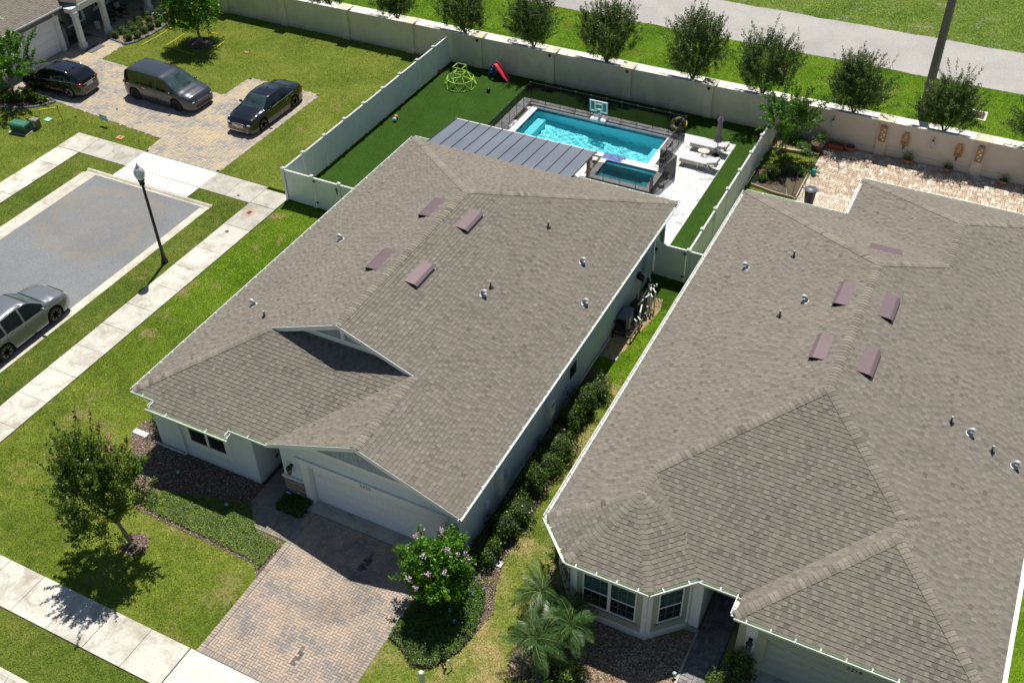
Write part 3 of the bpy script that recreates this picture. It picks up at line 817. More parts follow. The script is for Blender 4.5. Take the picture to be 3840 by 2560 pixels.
def wall_text(txt, x, y, z, size, parent, name='house_number', mat=None, rot=(PI/2, 0, 0)):
    c = bpy.data.curves.new(name, 'FONT'); c.body = txt; c.size = size; c.extrude = .008; c.align_x = 'CENTER'; c.space_character = 1.15
    c.materials.append(mat or M['black'])
    tmp = bpy.data.objects.new(name, c); me = bpy.data.meshes.new_from_object(tmp); bpy.data.objects.remove(tmp)
    o = bpy.data.objects.new(name, me); COL.objects.link(o); o.parent = parent; o.location = Vector((x, y, z))-_org(parent); o.rotation_euler = rot
    return o
def wall_lamp(house, x, y, z, k=1.0):
    """lantern on a wall that faces -y"""
    mb = MB(); mb.cyl((x, y, z+.05*k), (x, y-.03, z+.05*k), .055*k, n=12); mb.tube([(x, y-.02, z+.05*k), (x, y-.08*k, z+.12*k), (x, y-.13*k, z+.1*k)], .012*k, 6)
    L = (x, y-.13*k, 0)
    mb.lathe([(0, .15*k), (.03*k, .13*k), (.085*k, .06*k), (.09*k, .04*k), (.06*k, .04*k)], (L[0], L[1], z), 6)
    mb.lathe([(.04*k, -.17*k), (.015*k, -.21*k), (0, -.24*k)], (L[0], L[1], z), 6)
    for i in range(6):
        a = i*PI/3; mb.bar((L[0]+.075*k*math.cos(a), L[1]+.075*k*math.sin(a), z+.05*k), (L[0]+.042*k*math.cos(a), L[1]+.042*k*math.sin(a), z-.17*k), .012*k, .012*k)
    o = mb.build('wall_lantern', M['black'], house)
    g = MB(); g.lathe([(.035*k, -.165*k), (.068*k, .04*k)], (L[0], L[1], z), 6); g.build('lantern_glass', plain('lantern_glass', (.20, .24, .22), .1), o)
def window(house, x0, x1, z0, z1, y, lites=2, frame='white', rails=(), glass='glass_dark', upper=None, mat=None, grid=None, name='window'):
    """double window on a wall facing -y (mat turns it into place)"""
    f = MB(); m = mat or Matrix.Identity(4); t = .045
    f.box(x0, x1, y-.05, y, z0, z0+t, mat=m); f.box(x0, x1, y-.05, y, z1-t, z1, mat=m)
    W_ = (x1-x0)/lites
    for i in range(lites+1):
        xx = x0+i*W_; ww = t*(1.1 if 0 < i < lites else .5)
        a = min(max(xx-ww, x0), x1-t); b = max(min(xx+ww, x1), x0+t); f.box(a, b, y-.049, y-.001, z0+t, z1-t, mat=m)
    zr = (z0+z1)/2
    for i in range(lites):
        if rails: f.box(x0+i*W_+t*.6, x0+(i+1)*W_-t*.6, y-.045, y-.002, zr-.02, zr+.02, mat=m)
    fr = f.build(name, M[frame], house)
    for i in range(lites):
        a, b = x0+i*W_+t*.5, x0+(i+1)*W_-t*.5
        g = MB(); g.box(a, b, y-.018, y-.006, z0+t*.5, (zr if rails else z1-t*.5), mat=m); g.build('pane', M[glass], fr)
        if rails: g = MB(); g.box(a, b, y-.026, y-.014, zr, z1-t*.5, mat=m); g.build('pane', M[upper or glass], fr)
        if grid:
            mg = MB()
            for k in range(1, grid): xx = a+(b-a)*k/grid; mg.box(xx-.009, xx+.009, y-.03, y-.012, z0+t, z1-t, mat=m)
            mg.box(a, b, y-.03, y-.012, (zr+z1)/2-.009, (zr+z1)/2+.009, mat=m)
            mg.box(a, b, y-.03, y-.012, (zr+z0)/2-.009, (zr+z0)/2+.009, mat=m)
            mg.build('glazing_bars', plain('glazing_bar', (.10, .125, .125), .5), fr)
    return fr

# ================================================================ HOUSE 1 (centre)
H1 = thing('house', 'white stucco house with gabled garage numbered 2322 and brown shingle roof beside the pool garden', 'house', (-18.3, 18.5, 0), group='houses along the street')
R = Roof(H1)
XL, XR, YB, YF = -25.02, -11.57, 37.93, 18.22
XM = (XL+XR)/2; ZR = 2.8+.4*(XM-XL); YRB = YB-(XM-XL); YG = 21.9; XG = -15.3; ZG = 2.8+.4*(XR-XG); XGL = XG-(ZG-2.8)/.4
R.plane([[(XL, YF), (XL+YG-YF, YG), (XL, YG)], [(XL, YG), (XM, YG), (XM, YRB), (XL, YB)]], (1, 0), 2.8, XL)
R.plane([[(XG, 18.18), (XR, 18.18), (XR, YG), (XG, YG)], [(XM, YG), (XR, YG), (XR, YB), (XM, YRB)]], (-1, 0), 2.8, -XR)
R.plane([[(XL, YB), (XM, YRB), (XR, YB)]], (0, -1), 2.8, -YB)
R.plane([[(XL, YF), (XGL, YF), (XG, YF+XG-XGL), (XM, YG+.35), (XL+YG-YF+.2, YG+.2)], [(-23.95, 17.87), (-20.6, 17.87), (-20.6, YF), (-23.95, YF)]], (0, 1), 2.8, YF)
R.plane([[(XGL, 18.18), (XG, 18.18), (XG, 18.18+XG-XGL+.04), (XGL, 18.22)]], (1, 0), 2.8, XGL)
R.ridge((XL, YF, 2.8), (XL+YG-YF, YG, 2.8+.4*(YG-YF)))
R.ridge((XL, YB, 2.8), (XM, YRB, ZR)); R.ridge((XR, YB, 2.8), (XM, YRB, ZR))
R.cdrop = .4; R.ridge((XM, YG, ZR), (XM, YRB, ZR), .16); R.ridge((XG, 18.18, ZG), (XG, YG, ZG), .16); R.cdrop = .28
R.finish(300, 300)

def wallbox(h, poly, z0, z1, mat, name='wall'):
    mb = MB(); mb.prism(poly, z0, z1); return mb.build(name, mat, h)
wallbox(H1, [(-24.6, 18.4), (-20.0, 18.4), (-20.0, 21.0), (-18.85, 21.0), (-18.85, 18.72), (-11.85, 18.72), (-11.85, 37.55), (-24.6, 37.55)], 0, 2.66, M['stucco1'])
mb = MB(); mb.box(-18.85, -17.72, 18.5, 18.719, 0, 2.66); mb.box(-12.5, -11.85, 18.5, 18.719, 0, 2.66); mb.box(-17.72, -12.5, 18.5, 18.719, 1.99, 2.66)
mb.add([(x, y, z) for y in (18.5, 18.72) for x, z in ((-18.85, 2.66), (-11.85, 2.66), (XG, 2.66+.4*3.45-.06))], [(0, 1, 2), (5, 4, 3), (0, 3, 4, 1), (1, 4, 5, 2), (2, 5, 3, 0)])
mb.build('garage_front', M['stucco1'], H1)
# soffits and fascia
mb = MB()
for x0, x1, y0, y1 in ((XL, -24.58, 18.2, 37.9), (-11.87, XR, 18.1, 37.9), (XL, XR, 37.53, YB-.01), (XL, -18.9, 18.23, 18.43), (-23.95, -20.6, 17.9, 18.23), (-20.6, -18.85, 18.24, 20.9)):
    mb.box(x0+.01, x1-.01, y0, y1, 2.63, 2.66)
mb.build('soffit', M['soffit'], H1)
mb = MB(); zf0, zf1 = 2.62, 2.785
mb.box(XL-.004, XL+.02, YF, YB, zf0, zf1); mb.box(XR-.02, XR+.004, 18.1, YB, zf0, zf1); mb.box(XL, XR, YB-.02, YB+.004, zf0, zf1)
mb.box(XL, -23.95, YF-.004, YF+.02, zf0, zf1); mb.box(-20.6, XGL, YF-.004, YF+.02, zf0, zf1); mb.box(-23.95, -20.6, 17.866, 17.89, zf0-.12, zf1-.14)
mb.box(-23.954, -23.93, 17.87, 18.22, zf0-.1, zf1-.02); mb.box(-20.62, -20.596, 17.87, 18.22, zf0-.1, zf1-.02)
mb.build('fascia', M['white'], H1)
gutter(H1, [(XL, YB), (XL, YF)], 2.8); gutter(H1, [(XL-.0, YF), (-23.95, YF)], 2.8); gutter(H1, [(-23.95, YF), (-23.95, 17.87)], 2.72); gutter(H1, [(-23.95-.1, 17.87), (-20.5, 17.87)], 2.68, .15, hang=1.3)
gutter(H1, [(-20.6, 17.87), (-20.6, YF)], 2.72); gutter(H1, [(-20.6, YF), (XGL+.02, YF)], 2.8, .15, hang=.9); gutter(H1, [(XR, 18.18), (XR, YB)], 2.8, hang=.95); gutter(H1, [(XR, YB), (XL, YB)], 2.8)
# rakes of the garage gable
def rake(house, a, b, apex, y, w=.19, t=.03, mat='white', name='rake_board'):
    for p in (a, b):
        mb = MB(); pr = [Vector((p[0], y, p[1]-.005)), Vector((apex[0], y, apex[1]-.005)), Vector((apex[0], y, apex[1]-.005-w)), Vector((p[0], y, p[1]-.005-w))]
        mb.add(pr+[q+Vector((0, t, 0)) for q in pr], [(0, 1, 2, 3), (7, 6, 5, 4), (0, 4, 5, 1), (1, 5, 6, 2), (2, 6, 7, 3), (3, 7, 4, 0)]); mb.build(name, M[mat], house)
rake(H1, (XGL-.05, 2.78), (XR+.05, 2.78), (XG, ZG), 18.16)
mb = MB()
for p in (XGL, XR):
    q = [Vector((p, 18.2, 2.66)), Vector((XG, 18.2, ZG-.13)), Vector((XG, 18.5, ZG-.13)), Vector((p, 18.5, 2.66))]
    mb.add(q+[v+Vector((0, 0, .02)) for v in q], [(0, 1, 2, 3), (7, 6, 5, 4)])
mb.build('rake_soffit', M['soffit'], H1)
# horizontal band, shakes
mb = MB(); mb.box(-18.15, -12.85, 18.455, 18.499, 2.86, 3.03); mb.build('gable_band', M['white'], H1)
mb = MB()
for sgn in (-1, 1):
    a = (XG+sgn*2.75, 2.95); b = (XG, 2.95+1.08)
    mb.bar((a[0], 18.475, a[1]), (b[0], 18.475, b[1]), .05, .12, up=(0, 1, 0))
mb.build('gable_frame', M['white'], H1)
def shakes(house, xc, half, zb, zt, y, row=.17, w=(.13, .21)):
    z = zb; r = 0; n = 0
    while z < zt:
        hw0 = half*(1-(z-zb)/(zt-zb)); hw1 = half*(1-(min(z+row, zt)-zb)/(zt-zb)); x = xc-hw0+random.random()*.03
        while x < xc+hw0-.03:
            ww = random.uniform(*w); x1 = min(x+ww, xc+hw0); mid = (x+x1)/2
            top = min(z+row+.01, zb+(1-abs(mid-xc)/half)*(zt-zb))
            if top-z > .03:
                mb = MB(); mb.box(x+.006, x1-.006, y-.028+random.uniform(0, .006), y-.004, z+random.uniform(-.012, .006), top, random.random()); mb.build('shake', M['shake'], house); n += 1
            x = x1
        z += row; r += 1
shakes(H1, XG, 2.85, 3.03, 4.12, 18.499)
# garage door with trim
mb = MB()
mb.box(-18.02, -17.72, 18.455, 18.499, 0, 1.99); mb.box(-12.5, -12.3, 18.455, 18.499, 0, 1.99); mb.box(-18.15, -12.2, 18.45, 18.499, 1.99, 2.22); mb.box(-18.2, -12.15, 18.43, 18.499, 2.22, 2.25)
mb.box(-17.74, -17.70, 18.50, 18.70, 0, 1.99); mb.box(-12.52, -12.48, 18.50, 18.70, 0, 1.99); mb.box(-17.7, -12.52, 18.5, 18.7, 1.97, 2.0)
mb.build('door_trim', M['white'], H1)
gd = MB(); gd.box(-17.7, -12.52, 18.69, 18.715, 0.03, 1.98); gd = gd.build('garage_door', M['door_white'], H1)
for r in range(4):
    m2 = MB(); z0 = .035+r*.485; m2.box(-17.69, -12.53, 18.665, 18.69, z0, z0+.475)
    for c_ in range(8):
        xx = -17.6+c_*.635
        for k_ in range(3): m2.box(xx+.03+k_*.19, xx+.19+k_*.19, 18.657, 18.666, z0+.06, z0+.41)
    m2.build('door_panel', M['door_white'], gd)
wall_text('2322', -15.34, 18.452, 2.035, .2, H1)
# stone veneer piers with ledge
for x0, x1 in ((-18.87, -18.03), (-12.29, -11.83)):
    z = 0
    while z < .98:
        h = random.choice((.05, .07, .09)); h = min(h, 1.0-z); x = x0
        while x < x1-.02:
            w = random.uniform(.12, .34); b = min(x1, x+w); 
            if x1-b < .06: b = x1
            mb = MB(); mb.cbox(x+.003, b-.003, 18.47-random.uniform(.02, .05), 18.53, z+.003, z+h-.003, .004, random.random()); mb.build('stone', M['stone'], H1); x = b
        z += h
    mb = MB(); mb.cbox(x0-.05, x1+.03, 18.40, 18.56, 1.0, 1.08, .02); mb.build('stone_ledge', M['soffit'], H1)
mb = MB()
for k in range(9):
    for j in range(3): mb.cbox(-18.90+.01*(k % 2), -18.85, 18.5+j*.2, 18.69+j*.2, k*.11, k*.11+.1, .004, random.random())
mb.build('stone', M['stone'], H1)
wall_lamp(H1, -18.44, 18.5, 1.62, 1.3); wall_lamp(H1, -12.08, 18.5, 1.62, 1.3)
# front window
mb = MB(); mb.box(-23.15, -21.08, 18.37, 18.399, .80, .96); mb.box(-23.15, -22.97, 18.37, 18.399, .96, 1.84); mb.box(-21.26, -21.08, 18.37, 18.399, .96, 1.84); mb.box(-23.15, -21.08, 18.37, 18.399, 1.84, 2.0); mb.box(-23.22, -21.0, 18.35, 18.399, .72, .80)
mb.build('window_trim', M['white'], H1)
window(H1, -22.97, -21.26, .96, 1.84, 18.395, 2)
# downspouts
def downspout(h, x, y, ztop, zbot, foot=(0, -1), L=.6, mat='white', w=.07):
    mb = MB(); mb.tube([(x, y, ztop), (x, y, zbot+.12), (x+foot[0]*.1, y+foot[1]*.1, zbot+.05), (x+foot[0]*L, y+foot[1]*L, zbot+.045)], w*.6, 6); mb.build('downspout', M[mat], h)
downspout(H1, -23.35, 18.33, 2.62, .0, (-1, .0), 1.5, 'stucco1'); downspout(H1, -11.79, 18.42, 2.66, 0, (.4, -.6), 1.2, 'soffit'); downspout(H1, -24.7, 37.7, 2.66, 0)
# alcove: door side and vent
mb = MB(); mb.box(-19.999, -19.97, 19.38, 19.5, .48, .6); mb.build('wall_outlet', M['dark'], H1)
mb = MB(); mb.box(-19.95, -18.9, 20.94, 20.99, 0, 2.1); mb.build('front_door', plain('front_door', (.09, .07, .06), .5), H1)
# upper gable above the front roof
mb = MB(); za = 2.8+.4*(YG+.3-YF)
mb.add([(x, y, z) for y in (22.15, 22.3) for x, z in ((-21.2, 3.9), (-15.4, 3.9), (-15.4, 4.3), (XM, ZR-.06), (-21.2, 4.3))], [(0, 1, 2, 3, 4), (9, 8, 7, 6, 5)]); mb.build('gable_wall', M['stucco1'], H1)
rake(H1, (XL+YG-YF, 2.8+.4*(YG-YF)), (XG, 2.8+.4*(XR-XG)), (XM, ZR), 21.87, .17); rake(H1, (XL+YG-YF+.3, 2.8+.4*(YG-YF)), (XG-.3, 2.8+.4*(XR-XG)), (XM, ZR-.12), 21.9, .1)
mb = MB()
for x0, z0 in ((XL+YG-YF, 2.8+.4*(YG-YF)), (XG, 2.8+.4*(XR-XG))):
    q = [Vector((x0, 21.9, z0-.14)), Vector((XM, 21.9, ZR-.14)), Vector((XM, 22.15, ZR-.14)), Vector((x0, 22.15, z0-.14))]
    mb.add(q+[v+Vector((0, 0, .02)) for v in q], [(0, 1, 2, 3), (7, 6, 5, 4)])
mb.build('rake_soffit', M['soffit'], H1)
mb = MB(); mb.box(-20.3, -16.3, 22.09, 22.149, 4.52, 4.66); mb.box(XM-.07, XM+.07, 22.1, 22.149, 4.66, 5.3); mb.build('gable_band', M['white'], H1)
shakes(H1, XM, 1.85, 4.66, 5.40, 22.149)
# right-hand wall: windows, boxes, pipes
RW = Matrix.Translation((-11.85, 0, 0)) @ Matrix.Rotation(PI/2, 4, 'Z')      # local x -> world y, local -y -> world +x
window(H1, 27.1, 27.85, .95, 1.75, 0.0, 1, mat=RW); window(H1, 36.6, 37.4, .3, 1.9, 0.0, 1, mat=RW)
def bx(name, x1, y0, y1, z0, z1, mat, parent=None, x0=-11.849):
    mb = MB(); mb.cbox(x0, x1, y0, y1, z0, z1, .01); return mb.build(name, M[mat] if isinstance(mat, str) else mat, parent or H1)
b1 = bx('water_heater', -11.6, 25.0, 25.4, 1.05, 1.7, 'soffit'); m2 = MB(); m2.tube([(-11.72, 25.1, 1.05), (-11.72, 25.1, .5), (-11.8, 24.9, .3), (-11.8, 24.5, .3)], .02, 6); m2.tube([(-11.72, 25.3, 1.05), (-11.72, 25.3, .1)], .018, 6); m2.build('pipe', M['soffit'], b1)
m2 = MB()
for k in range(5): m2.box(-11.6, -11.596, 25.06, 25.34, 1.5+k*.03, 1.512+k*.03)
m2.build('vent_slots', M['dark'], b1)
bx('electric_meter', -11.68, 21.1, 21.4, .8, 1.8, 'soffit'); bx('cable_box', -11.75, 21.6, 21.8, 1.0, 1.4, 'galv'); bx('utility_panel', -11.76, 20.3, 20.55, .9, 1.15, 'stucco1')
bx('pump_controller', -11.68, 34.7, 35.0, 1.1, 1.7, 'galv'); bx('isolator_switch', -11.74, 34.2, 34.4, 1.1, 1.35, 'dark')
mb = MB(); mb.tube([(-11.81, 35.2, 2.5), (-11.81, 35.2, 1.2)], .02, 6); mb.tube([(-11.8, 34.85, 1.1), (-11.8, 34.85, .1)], .025, 6); mb.tube([(-11.8, 24.2, .3), (-11.8, 23.3, .25), (-11.8, 22.4, .3)], .018, 6); mb.tube([(-11.79, 26.6, .12), (-11.79, 31.2, .12)], .03, 6); mb.build('conduit', M['soffit'], H1)
# back wall openings, vents
window(H1, -22.8, -20.6, .2, 2.0, 0, 2, mat=Matrix.Translation((0, 37.55, 0)) @ Matrix.Rotation(PI, 4, 'Z') @ Matrix.Translation((2*21.7, 0, 0)))
zl = lambda x: 2.8+.4*(x-XL); zr = lambda x: 2.8+.4*(XR-x)
for x, y in ((-19.17, 29.95), (-19.17, 26.1)): roof_vent(H1, x, y, zl(x), -1, 0)
for x, y in ((-17.42, 29.8), (-17.42, 25.97)): roof_vent(H1, x, y, zr(x), 1, 0)
for x, y in ((-22.44, 28.05), (-23.42, 23.45)): gooseneck(H1, x, y, zl(x), -1, 0)
for x, y in ((-15.3, 26.85), (-13.23, 31.3), (-12.27, 29.4)): gooseneck(H1, x, y, zr(x), 1, 0)
vent_pipe(H1, -22.2, 22.6, zl(-22.2)); vent_pipe(H1, -15.24, 27.41, zr(-15.24)); vent_pipe(H1, -15.02, 32.0, zr(-15.02))

# ================================================================ HOUSE 2 (right)
H2 = thing('house', 'cream and sage house with angled bay, garage numbered 2318 and large hipped shingle roof', 'house', (-2.4, 18.8, 0), group='houses along the street')
R = Roof(H2)
A, B = -9.13, 4.4; XM2 = (A+B)/2; HW = (B-A)/2; Z2 = 2.8+.4*HW
FY = 19.3; BY = 40.13; GY = 18.55; EY = 43.25; EX = -4.62
BP = (-6.54, 20.75); bz = 2.8+.4*(BP[0]-A)
yb = FY+BP[0]-A; GX = -2.72; gx = (GX+B)/2; gh = (B-GX)/2; ex = (EX+B)/2; eh = (B-EX)/2
F1 = FY+HW; B1 = BY-HW; gy0 = GY+gh; gy1 = FY+gh; ey1 = EY-eh; ey0 = BY-eh
R.plane([[(A, 19.45), BP, (BP[0], yb), (A, yb)], [(A, yb), (BP[0], yb), (XM2, F1), (XM2, B1), (A, BY)]], (1, 0), 2.8, A)
def tri(p, q, apex, az, extra=None):
    """plane rising from eave p-q (height 2.8) to apex"""
    e = Vector((q[0]-p[0], q[1]-p[1])).normalized(); n = Vector((-e.y, e.x))
    if n.dot(Vector((apex[0]-p[0], apex[1]-p[1]))) < 0: n = -n
    d0 = n.dot(Vector(p)); dist = n.dot(Vector(apex))-d0
    R.plane([[p, q, apex] if extra is None else [p, q, extra, apex]], (n.x, n.y), 2.8, d0, (az-2.8)/dist)
tri((A, 19.45), (-7.87, 18.2), BP, bz); tri((-7.87, 18.2), (-5.2, 18.2), BP, bz); tri((-5.2, 18.2), (-4.08, 19.34), BP, bz, (-4.95, 20.3))
R.plane([[BP, (-4.95, 20.3), (BP[0], yb)]], (-1, 0), 2.8, 3.95)
R.plane([[(-4.2, FY), (GX, FY), (gx, gy1), (XM2, F1), (BP[0], yb), (-5.05, 20.25)]], (0, 1), 2.8, FY)
R.plane([[(GX, GY), (gx, gy0), (gx, gy1), (GX, FY)]], (1, 0), 2.8, GX)
R.plane([[(GX, GY), (B, GY), (gx, gy0)]], (0, 1), 2.8, GY)
R.plane([[(B, GY), (B, gy0), (gx, gy0)], [(gx, gy0), (B, gy0), (B, gy1), (gx, gy1)], [(gx, gy1), (B, gy1), (B, B1), (XM2, B1), (XM2, F1)],
         [(XM2, B1), (B, B1), (B, ey0), (ex, ey0)], [(ex, ey0), (B, ey0), (B, EY), (ex, ey1)]], (-1, 0), 2.8, -B)
R.plane([[(A, BY), (XM2, B1), (ex, ey0), (EX, BY)]], (0, -1), 2.8, -BY)
R.plane([[(EX, BY), (ex, ey0), (ex, ey1), (EX, EY)]], (1, 0), 2.8, EX)
R.plane([[(EX, EY), (ex, ey1), (B, EY)]], (0, -1), 2.8, -EY)
zg = 2.8+.4*gh; ze = 2.8+.4*eh
R.ridge((A, 19.45, 2.8), (*BP, bz)); R.ridge((-7.87, 18.2, 2.8), (*BP, bz)); R.ridge((-5.2, 18.2, 2.8), (*BP, bz)); R.ridge((-4.95, 20.3, 3.27), (*BP, bz))
R.ridge((BP[0], yb, bz), (XM2, F1, Z2)); R.ridge((gx, gy1, zg), (XM2, F1, Z2)); R.ridge((GX, GY, 2.8), (gx, gy0, zg)); R.ridge((B, GY, 2.8), (gx, gy0, zg))
R.ridge((A, BY, 2.8), (XM2, B1, Z2)); R.ridge((ex, ey0, ze), (XM2, B1, Z2)); R.ridge((EX, EY, 2.8), (ex, ey1, ze)); R.ridge((B, EY, 2.8), (ex, ey1, ze))
R.cdrop = .4; R.ridge((*BP, bz), (BP[0], yb, bz), .16); R.ridge((gx, gy0, zg), (gx, gy1, zg), .16); R.ridge((XM2, F1, Z2), (XM2, B1, Z2), .16); R.ridge((ex, ey0, ze), (ex, ey1, ze), .16)
R.finish(300, 300)
wallbox(H2, [(-8.7, 19.6), (-7.72, 18.4), (-5.27, 18.4), (-4.2, 19.46), (-3.9, 19.46), (-3.9, 23), (-2.55, 23), (-2.55, 19.02), (4.0, 19.02), (4.0, 42.8), (-4.3, 42.8), (-4.3, 39.7), (-8.7, 39.7)], 0, 2.66, M['stucco2'])
mb = MB(); mb.box(-2.55, -1.72, 18.8, 19.019, 0, 2.66); mb.box(3.3, 4.0, 18.8, 19.019, 0, 2.66); mb.box(-1.72, 3.3, 18.8, 19.019, 1.98, 2.66); mb.build('garage_front', M['stucco2'], H2)
mb = MB()
for rct in (rect(A+.01, -8.6, 19.45, 40.1), rect(-8.9, B-.01, 39.6, 40.1), rect(-4.0, -2.56, 19.32, 23), rect(GX+.01, B-.01, 18.58, 19.1), rect(EX+.01, -4.2, 39.9, 43.2), rect(EX+.01, B-.01, 42.7, 43.23), rect(3.95, B-.01, 18.7, 43.2),
            [(A+.02, 19.46), (-7.86, 18.22), (-5.21, 18.22), (-3.99, 19.42), (-4.2, 19.9), (-8.5, 19.9)]):
    mb.prism(rct, 2.63, 2.66)
mb.build('soffit', M['soffit'], H2)
mb = MB()
for a, b in (((A, BY), (A, 19.45)), ((A, 19.45), (-7.87, 18.2)), ((-7.87, 18.2), (-5.2, 18.2)), ((-5.2, 18.2), (-3.98, 19.42)), ((-4.0, FY), (GX, FY)), ((GX, FY), (GX, GY)), ((GX, GY), (B, GY)), ((B, GY), (B, EY)), ((B, EY), (EX, EY)), ((EX, EY), (EX, BY)), ((EX, BY), (A, BY))):
    a = Vector((*a, 0)); b = Vector((*b, 0)); d = (b-a).normalized(); o = Vector((d.y, -d.x, 0))
    mb.extrude([o*-.02+Vector((0, 0, 2.62)), o*.002+Vector((0, 0, 2.62)), o*.002+Vector((0, 0, 2.785)), o*-.02+Vector((0, 0, 2.785))], a, b)
mb.build('fascia', M['white'], H2)
gutter(H2, [(A, BY), (A, 19.45)], 2.8, .13, .8)
for a, b in (((A, 19.45), (-7.87, 18.2)), ((-7.87, 18.2), (-5.2, 18.2)), ((-5.2, 18.2), (-4.02, 19.38)), ((-4.02, FY), (GX, FY)), ((GX, FY), (GX, GY)), ((GX, GY), (B, GY))): gutter(H2, [a, b], 2.8, .14, .66)
gutter(H2, [(B, GY), (B, EY)], 2.8, .13, .95); gutter(H2, [(B, EY), (EX, EY)], 2.8, .13, 1.3); gutter(H2, [(EX, EY), (EX, BY)], 2.8, .13, .7); gutter(H2, [(EX, BY), (A, BY)], 2.8, .13, 1.3)
# bay: corner posts, sage surrounds, windows
def face_mat(p, q):
    """local x runs from p to q along the wall, local -y points outward"""
    a = Vector((*p, 0)); d = (Vector((*q, 0))-a).normalized(); o = Vector((d.y, -d.x, 0))
    return Matrix.Translation(a) @ Matrix((d, -o, Vector((0, 0, 1)))).transposed().to_4x4(), (Vector((*q, 0))-a).length
for p, q, l in (((-8.7, 19.6), (-7.72, 18.4), 1), ((-7.72, 18.4), (-5.27, 18.4), 2), ((-5.27, 18.4), (-4.2, 19.46), 1)):
    m, L = face_mat(p, q)
    mb = MB(); e = .17
    mb.box(e, L-e, -.03, -.001, .40, .78, mat=m); mb.box(e, e+.16, -.03, -.001, .78, 2.62, mat=m); mb.box(L-e-.16, L-e, -.03, -.001, .78, 2.62, mat=m); mb.box(e+.16, L-e-.16, -.03, -.001, 2.34, 2.62, mat=m)
    mb.build('window_surround', M['sage'], H2)
    mb = MB(); mb.box(e+.1, L-e-.1, -.085, -.031, .70, .78, mat=m); mb.build('window_sill', M['sage_d'], H2)
    mb = MB(); mb.box(0, e*.9, -.045, -.002, .40, 2.62, mat=m); mb.box(L-e*.9, L, -.045, -.002, .40, 2.62, mat=m); mb.build('corner_board', M['white'], H2)
    window(H2, e+.17, L-e-.17, .82, 2.32, -.012, l, rails=(1,), upper='glass_teal', mat=m, grid=3)
mb = MB(); mb.box(-4.2, -3.88, 19.36, 19.459, 0, 2.62); mb.build('entry_post', M['white'], H2); mb = MB(); mb.box(-4.22, -3.86, 19.34, 19.46, 0, .32); mb.build('post_base', M['sage_d'], H2)
mb = MB(); mb.box(-2.57, -2.35, 18.78, 18.799, 0, 2.62); mb.build('corner_board', M['sage'], H2)
mb = MB(); mb.box(-2.0, -1.72, 18.76, 18.799, 0, 1.98); mb.box(3.3, 3.6, 18.76, 18.799, 0, 1.98); mb.box(-2.0, 3.6, 18.755, 18.799, 1.98, 2.26); mb.build('door_trim', M['sage'], H2)
gd = MB(); gd.box(-1.72, 3.3, 18.98, 19.01, .03, 1.99); gd = gd.build('garage_door', M['door_sage'], H2)
for r in range(5):
    m2 = MB(); z0 = .035+r*.39; m2.box(-1.71, 3.29, 18.955, 18.98, z0, z0+.382)
    for c_ in range(8): m2.box(-1.62+c_*.62, -1.15+c_*.62, 18.942, 18.956, z0+.07, z0+.31)
    m2.build('door_panel', M['door_sage'], gd)
wall_text('2318', .78, 18.757, 2.02, .2, H2); wall_lamp(H2, -2.17, 18.8, 1.55, 1.25)
mb = MB(); mb.box(-3.85, -2.6, 22.95, 22.99, 0, 2.1); mb.build('front_door', plain('entrance_door', (.10, .08, .06), .5), H2)
downspout(H2, -4.25, 19.3, 2.62, .5, (0, 0), .1); downspout(H2, -5.0, 39.9, 2.66, 0)
z2l = lambda x: 2.8+.4*(x-A); z2r = lambda x: 2.8+.4*(B-x)
for y in (31.35, 28.2): roof_vent(H2, -3.1, y, z2l(-3.1), -1, 0)
for y in (31.32, 28.17): roof_vent(H2, -1.56, y, z2r(-1.56), 1, 0)
roof_vent(H2, -2.42, 35.45, 2.8+.4*(BY-35.45), 0, 1, 1.2)
gooseneck(H2, -4.31, 31.05, z2l(-4.31), -1, 0); gooseneck(H2, -7.14, 33.55, z2l(-7.14), -1, 0); gooseneck(H2, 2.01, 27.85, z2r(2.01), 1, 0); gooseneck(H2, 3.57, 27.66, z2r(3.57), 1, 0)
vent_pipe(H2, -5.56, 34.2, z2l(-5.56)); vent_pipe(H2, -4.99, 30.15, z2l(-4.99)); vent_pipe(H2, 1.41, 27.83, z2r(1.41)); vent_pipe(H2, 2.84, 27.68, z2r(2.84))

# ================================================================ HOUSE 3 (far left)
H3 = thing('house', 'dark grey stucco house with white garage door and columned porch behind the black crossover', 'house', (-53, 42, 0), group='houses along the street')
R = Roof(H3)
R.plane([[(-52.45, 33), (-52.45, 42.35), (-60, 49.9), (-60, 33)]], (-1, 0), 2.75, 52.45)
R.plane([[(-51.75, 43.0), (-51.75, 52.3), (-58, 52.3), (-58, 46.5)], [(-52.45, 42.35), (-51.75, 43.0), (-58, 46.5), (-58, 47.9)]], (-1, 0), 2.75, 51.75)
R.ridge((-52.45, 42.35, 2.77), (-56.5, 46.4, 4.4))
R.finish(300, 60)
wallbox(H3, [(-60, 33), (-52.9, 33), (-52.9, 42.3), (-54.0, 42.3), (-54.0, 51.5), (-60, 51.5)], 0, 2.62, M['stucco3'])
mb = MB(); mb.box(-52.9, -52.68, 33, 37.2, 0, 2.62); mb.box(-52.9, -52.68, 41.75, 42.3, 0, 2.62); mb.box(-52.9, -52.68, 37.2, 41.75, 2.02, 2.62); mb.build('garage_front', M['stucco3'], H3)
mb = MB(); mb.box(-52.68, -52.64, 36.95, 37.2, 0, 2.02); mb.box(-52.68, -52.64, 41.75, 42.0, 0, 2.02); mb.box(-52.68, -52.64, 36.9, 42.05, 2.02, 2.25); mb.box(-52.88, -52.68, 41.73, 41.78, 0, 2.02); mb.build('door_trim', M['white'], H3)
gd = MB(); gd.box(-52.89, -52.86, 37.2, 41.75, .03, 2.0); gd = gd.build('garage_door', M['door_white'], H3)
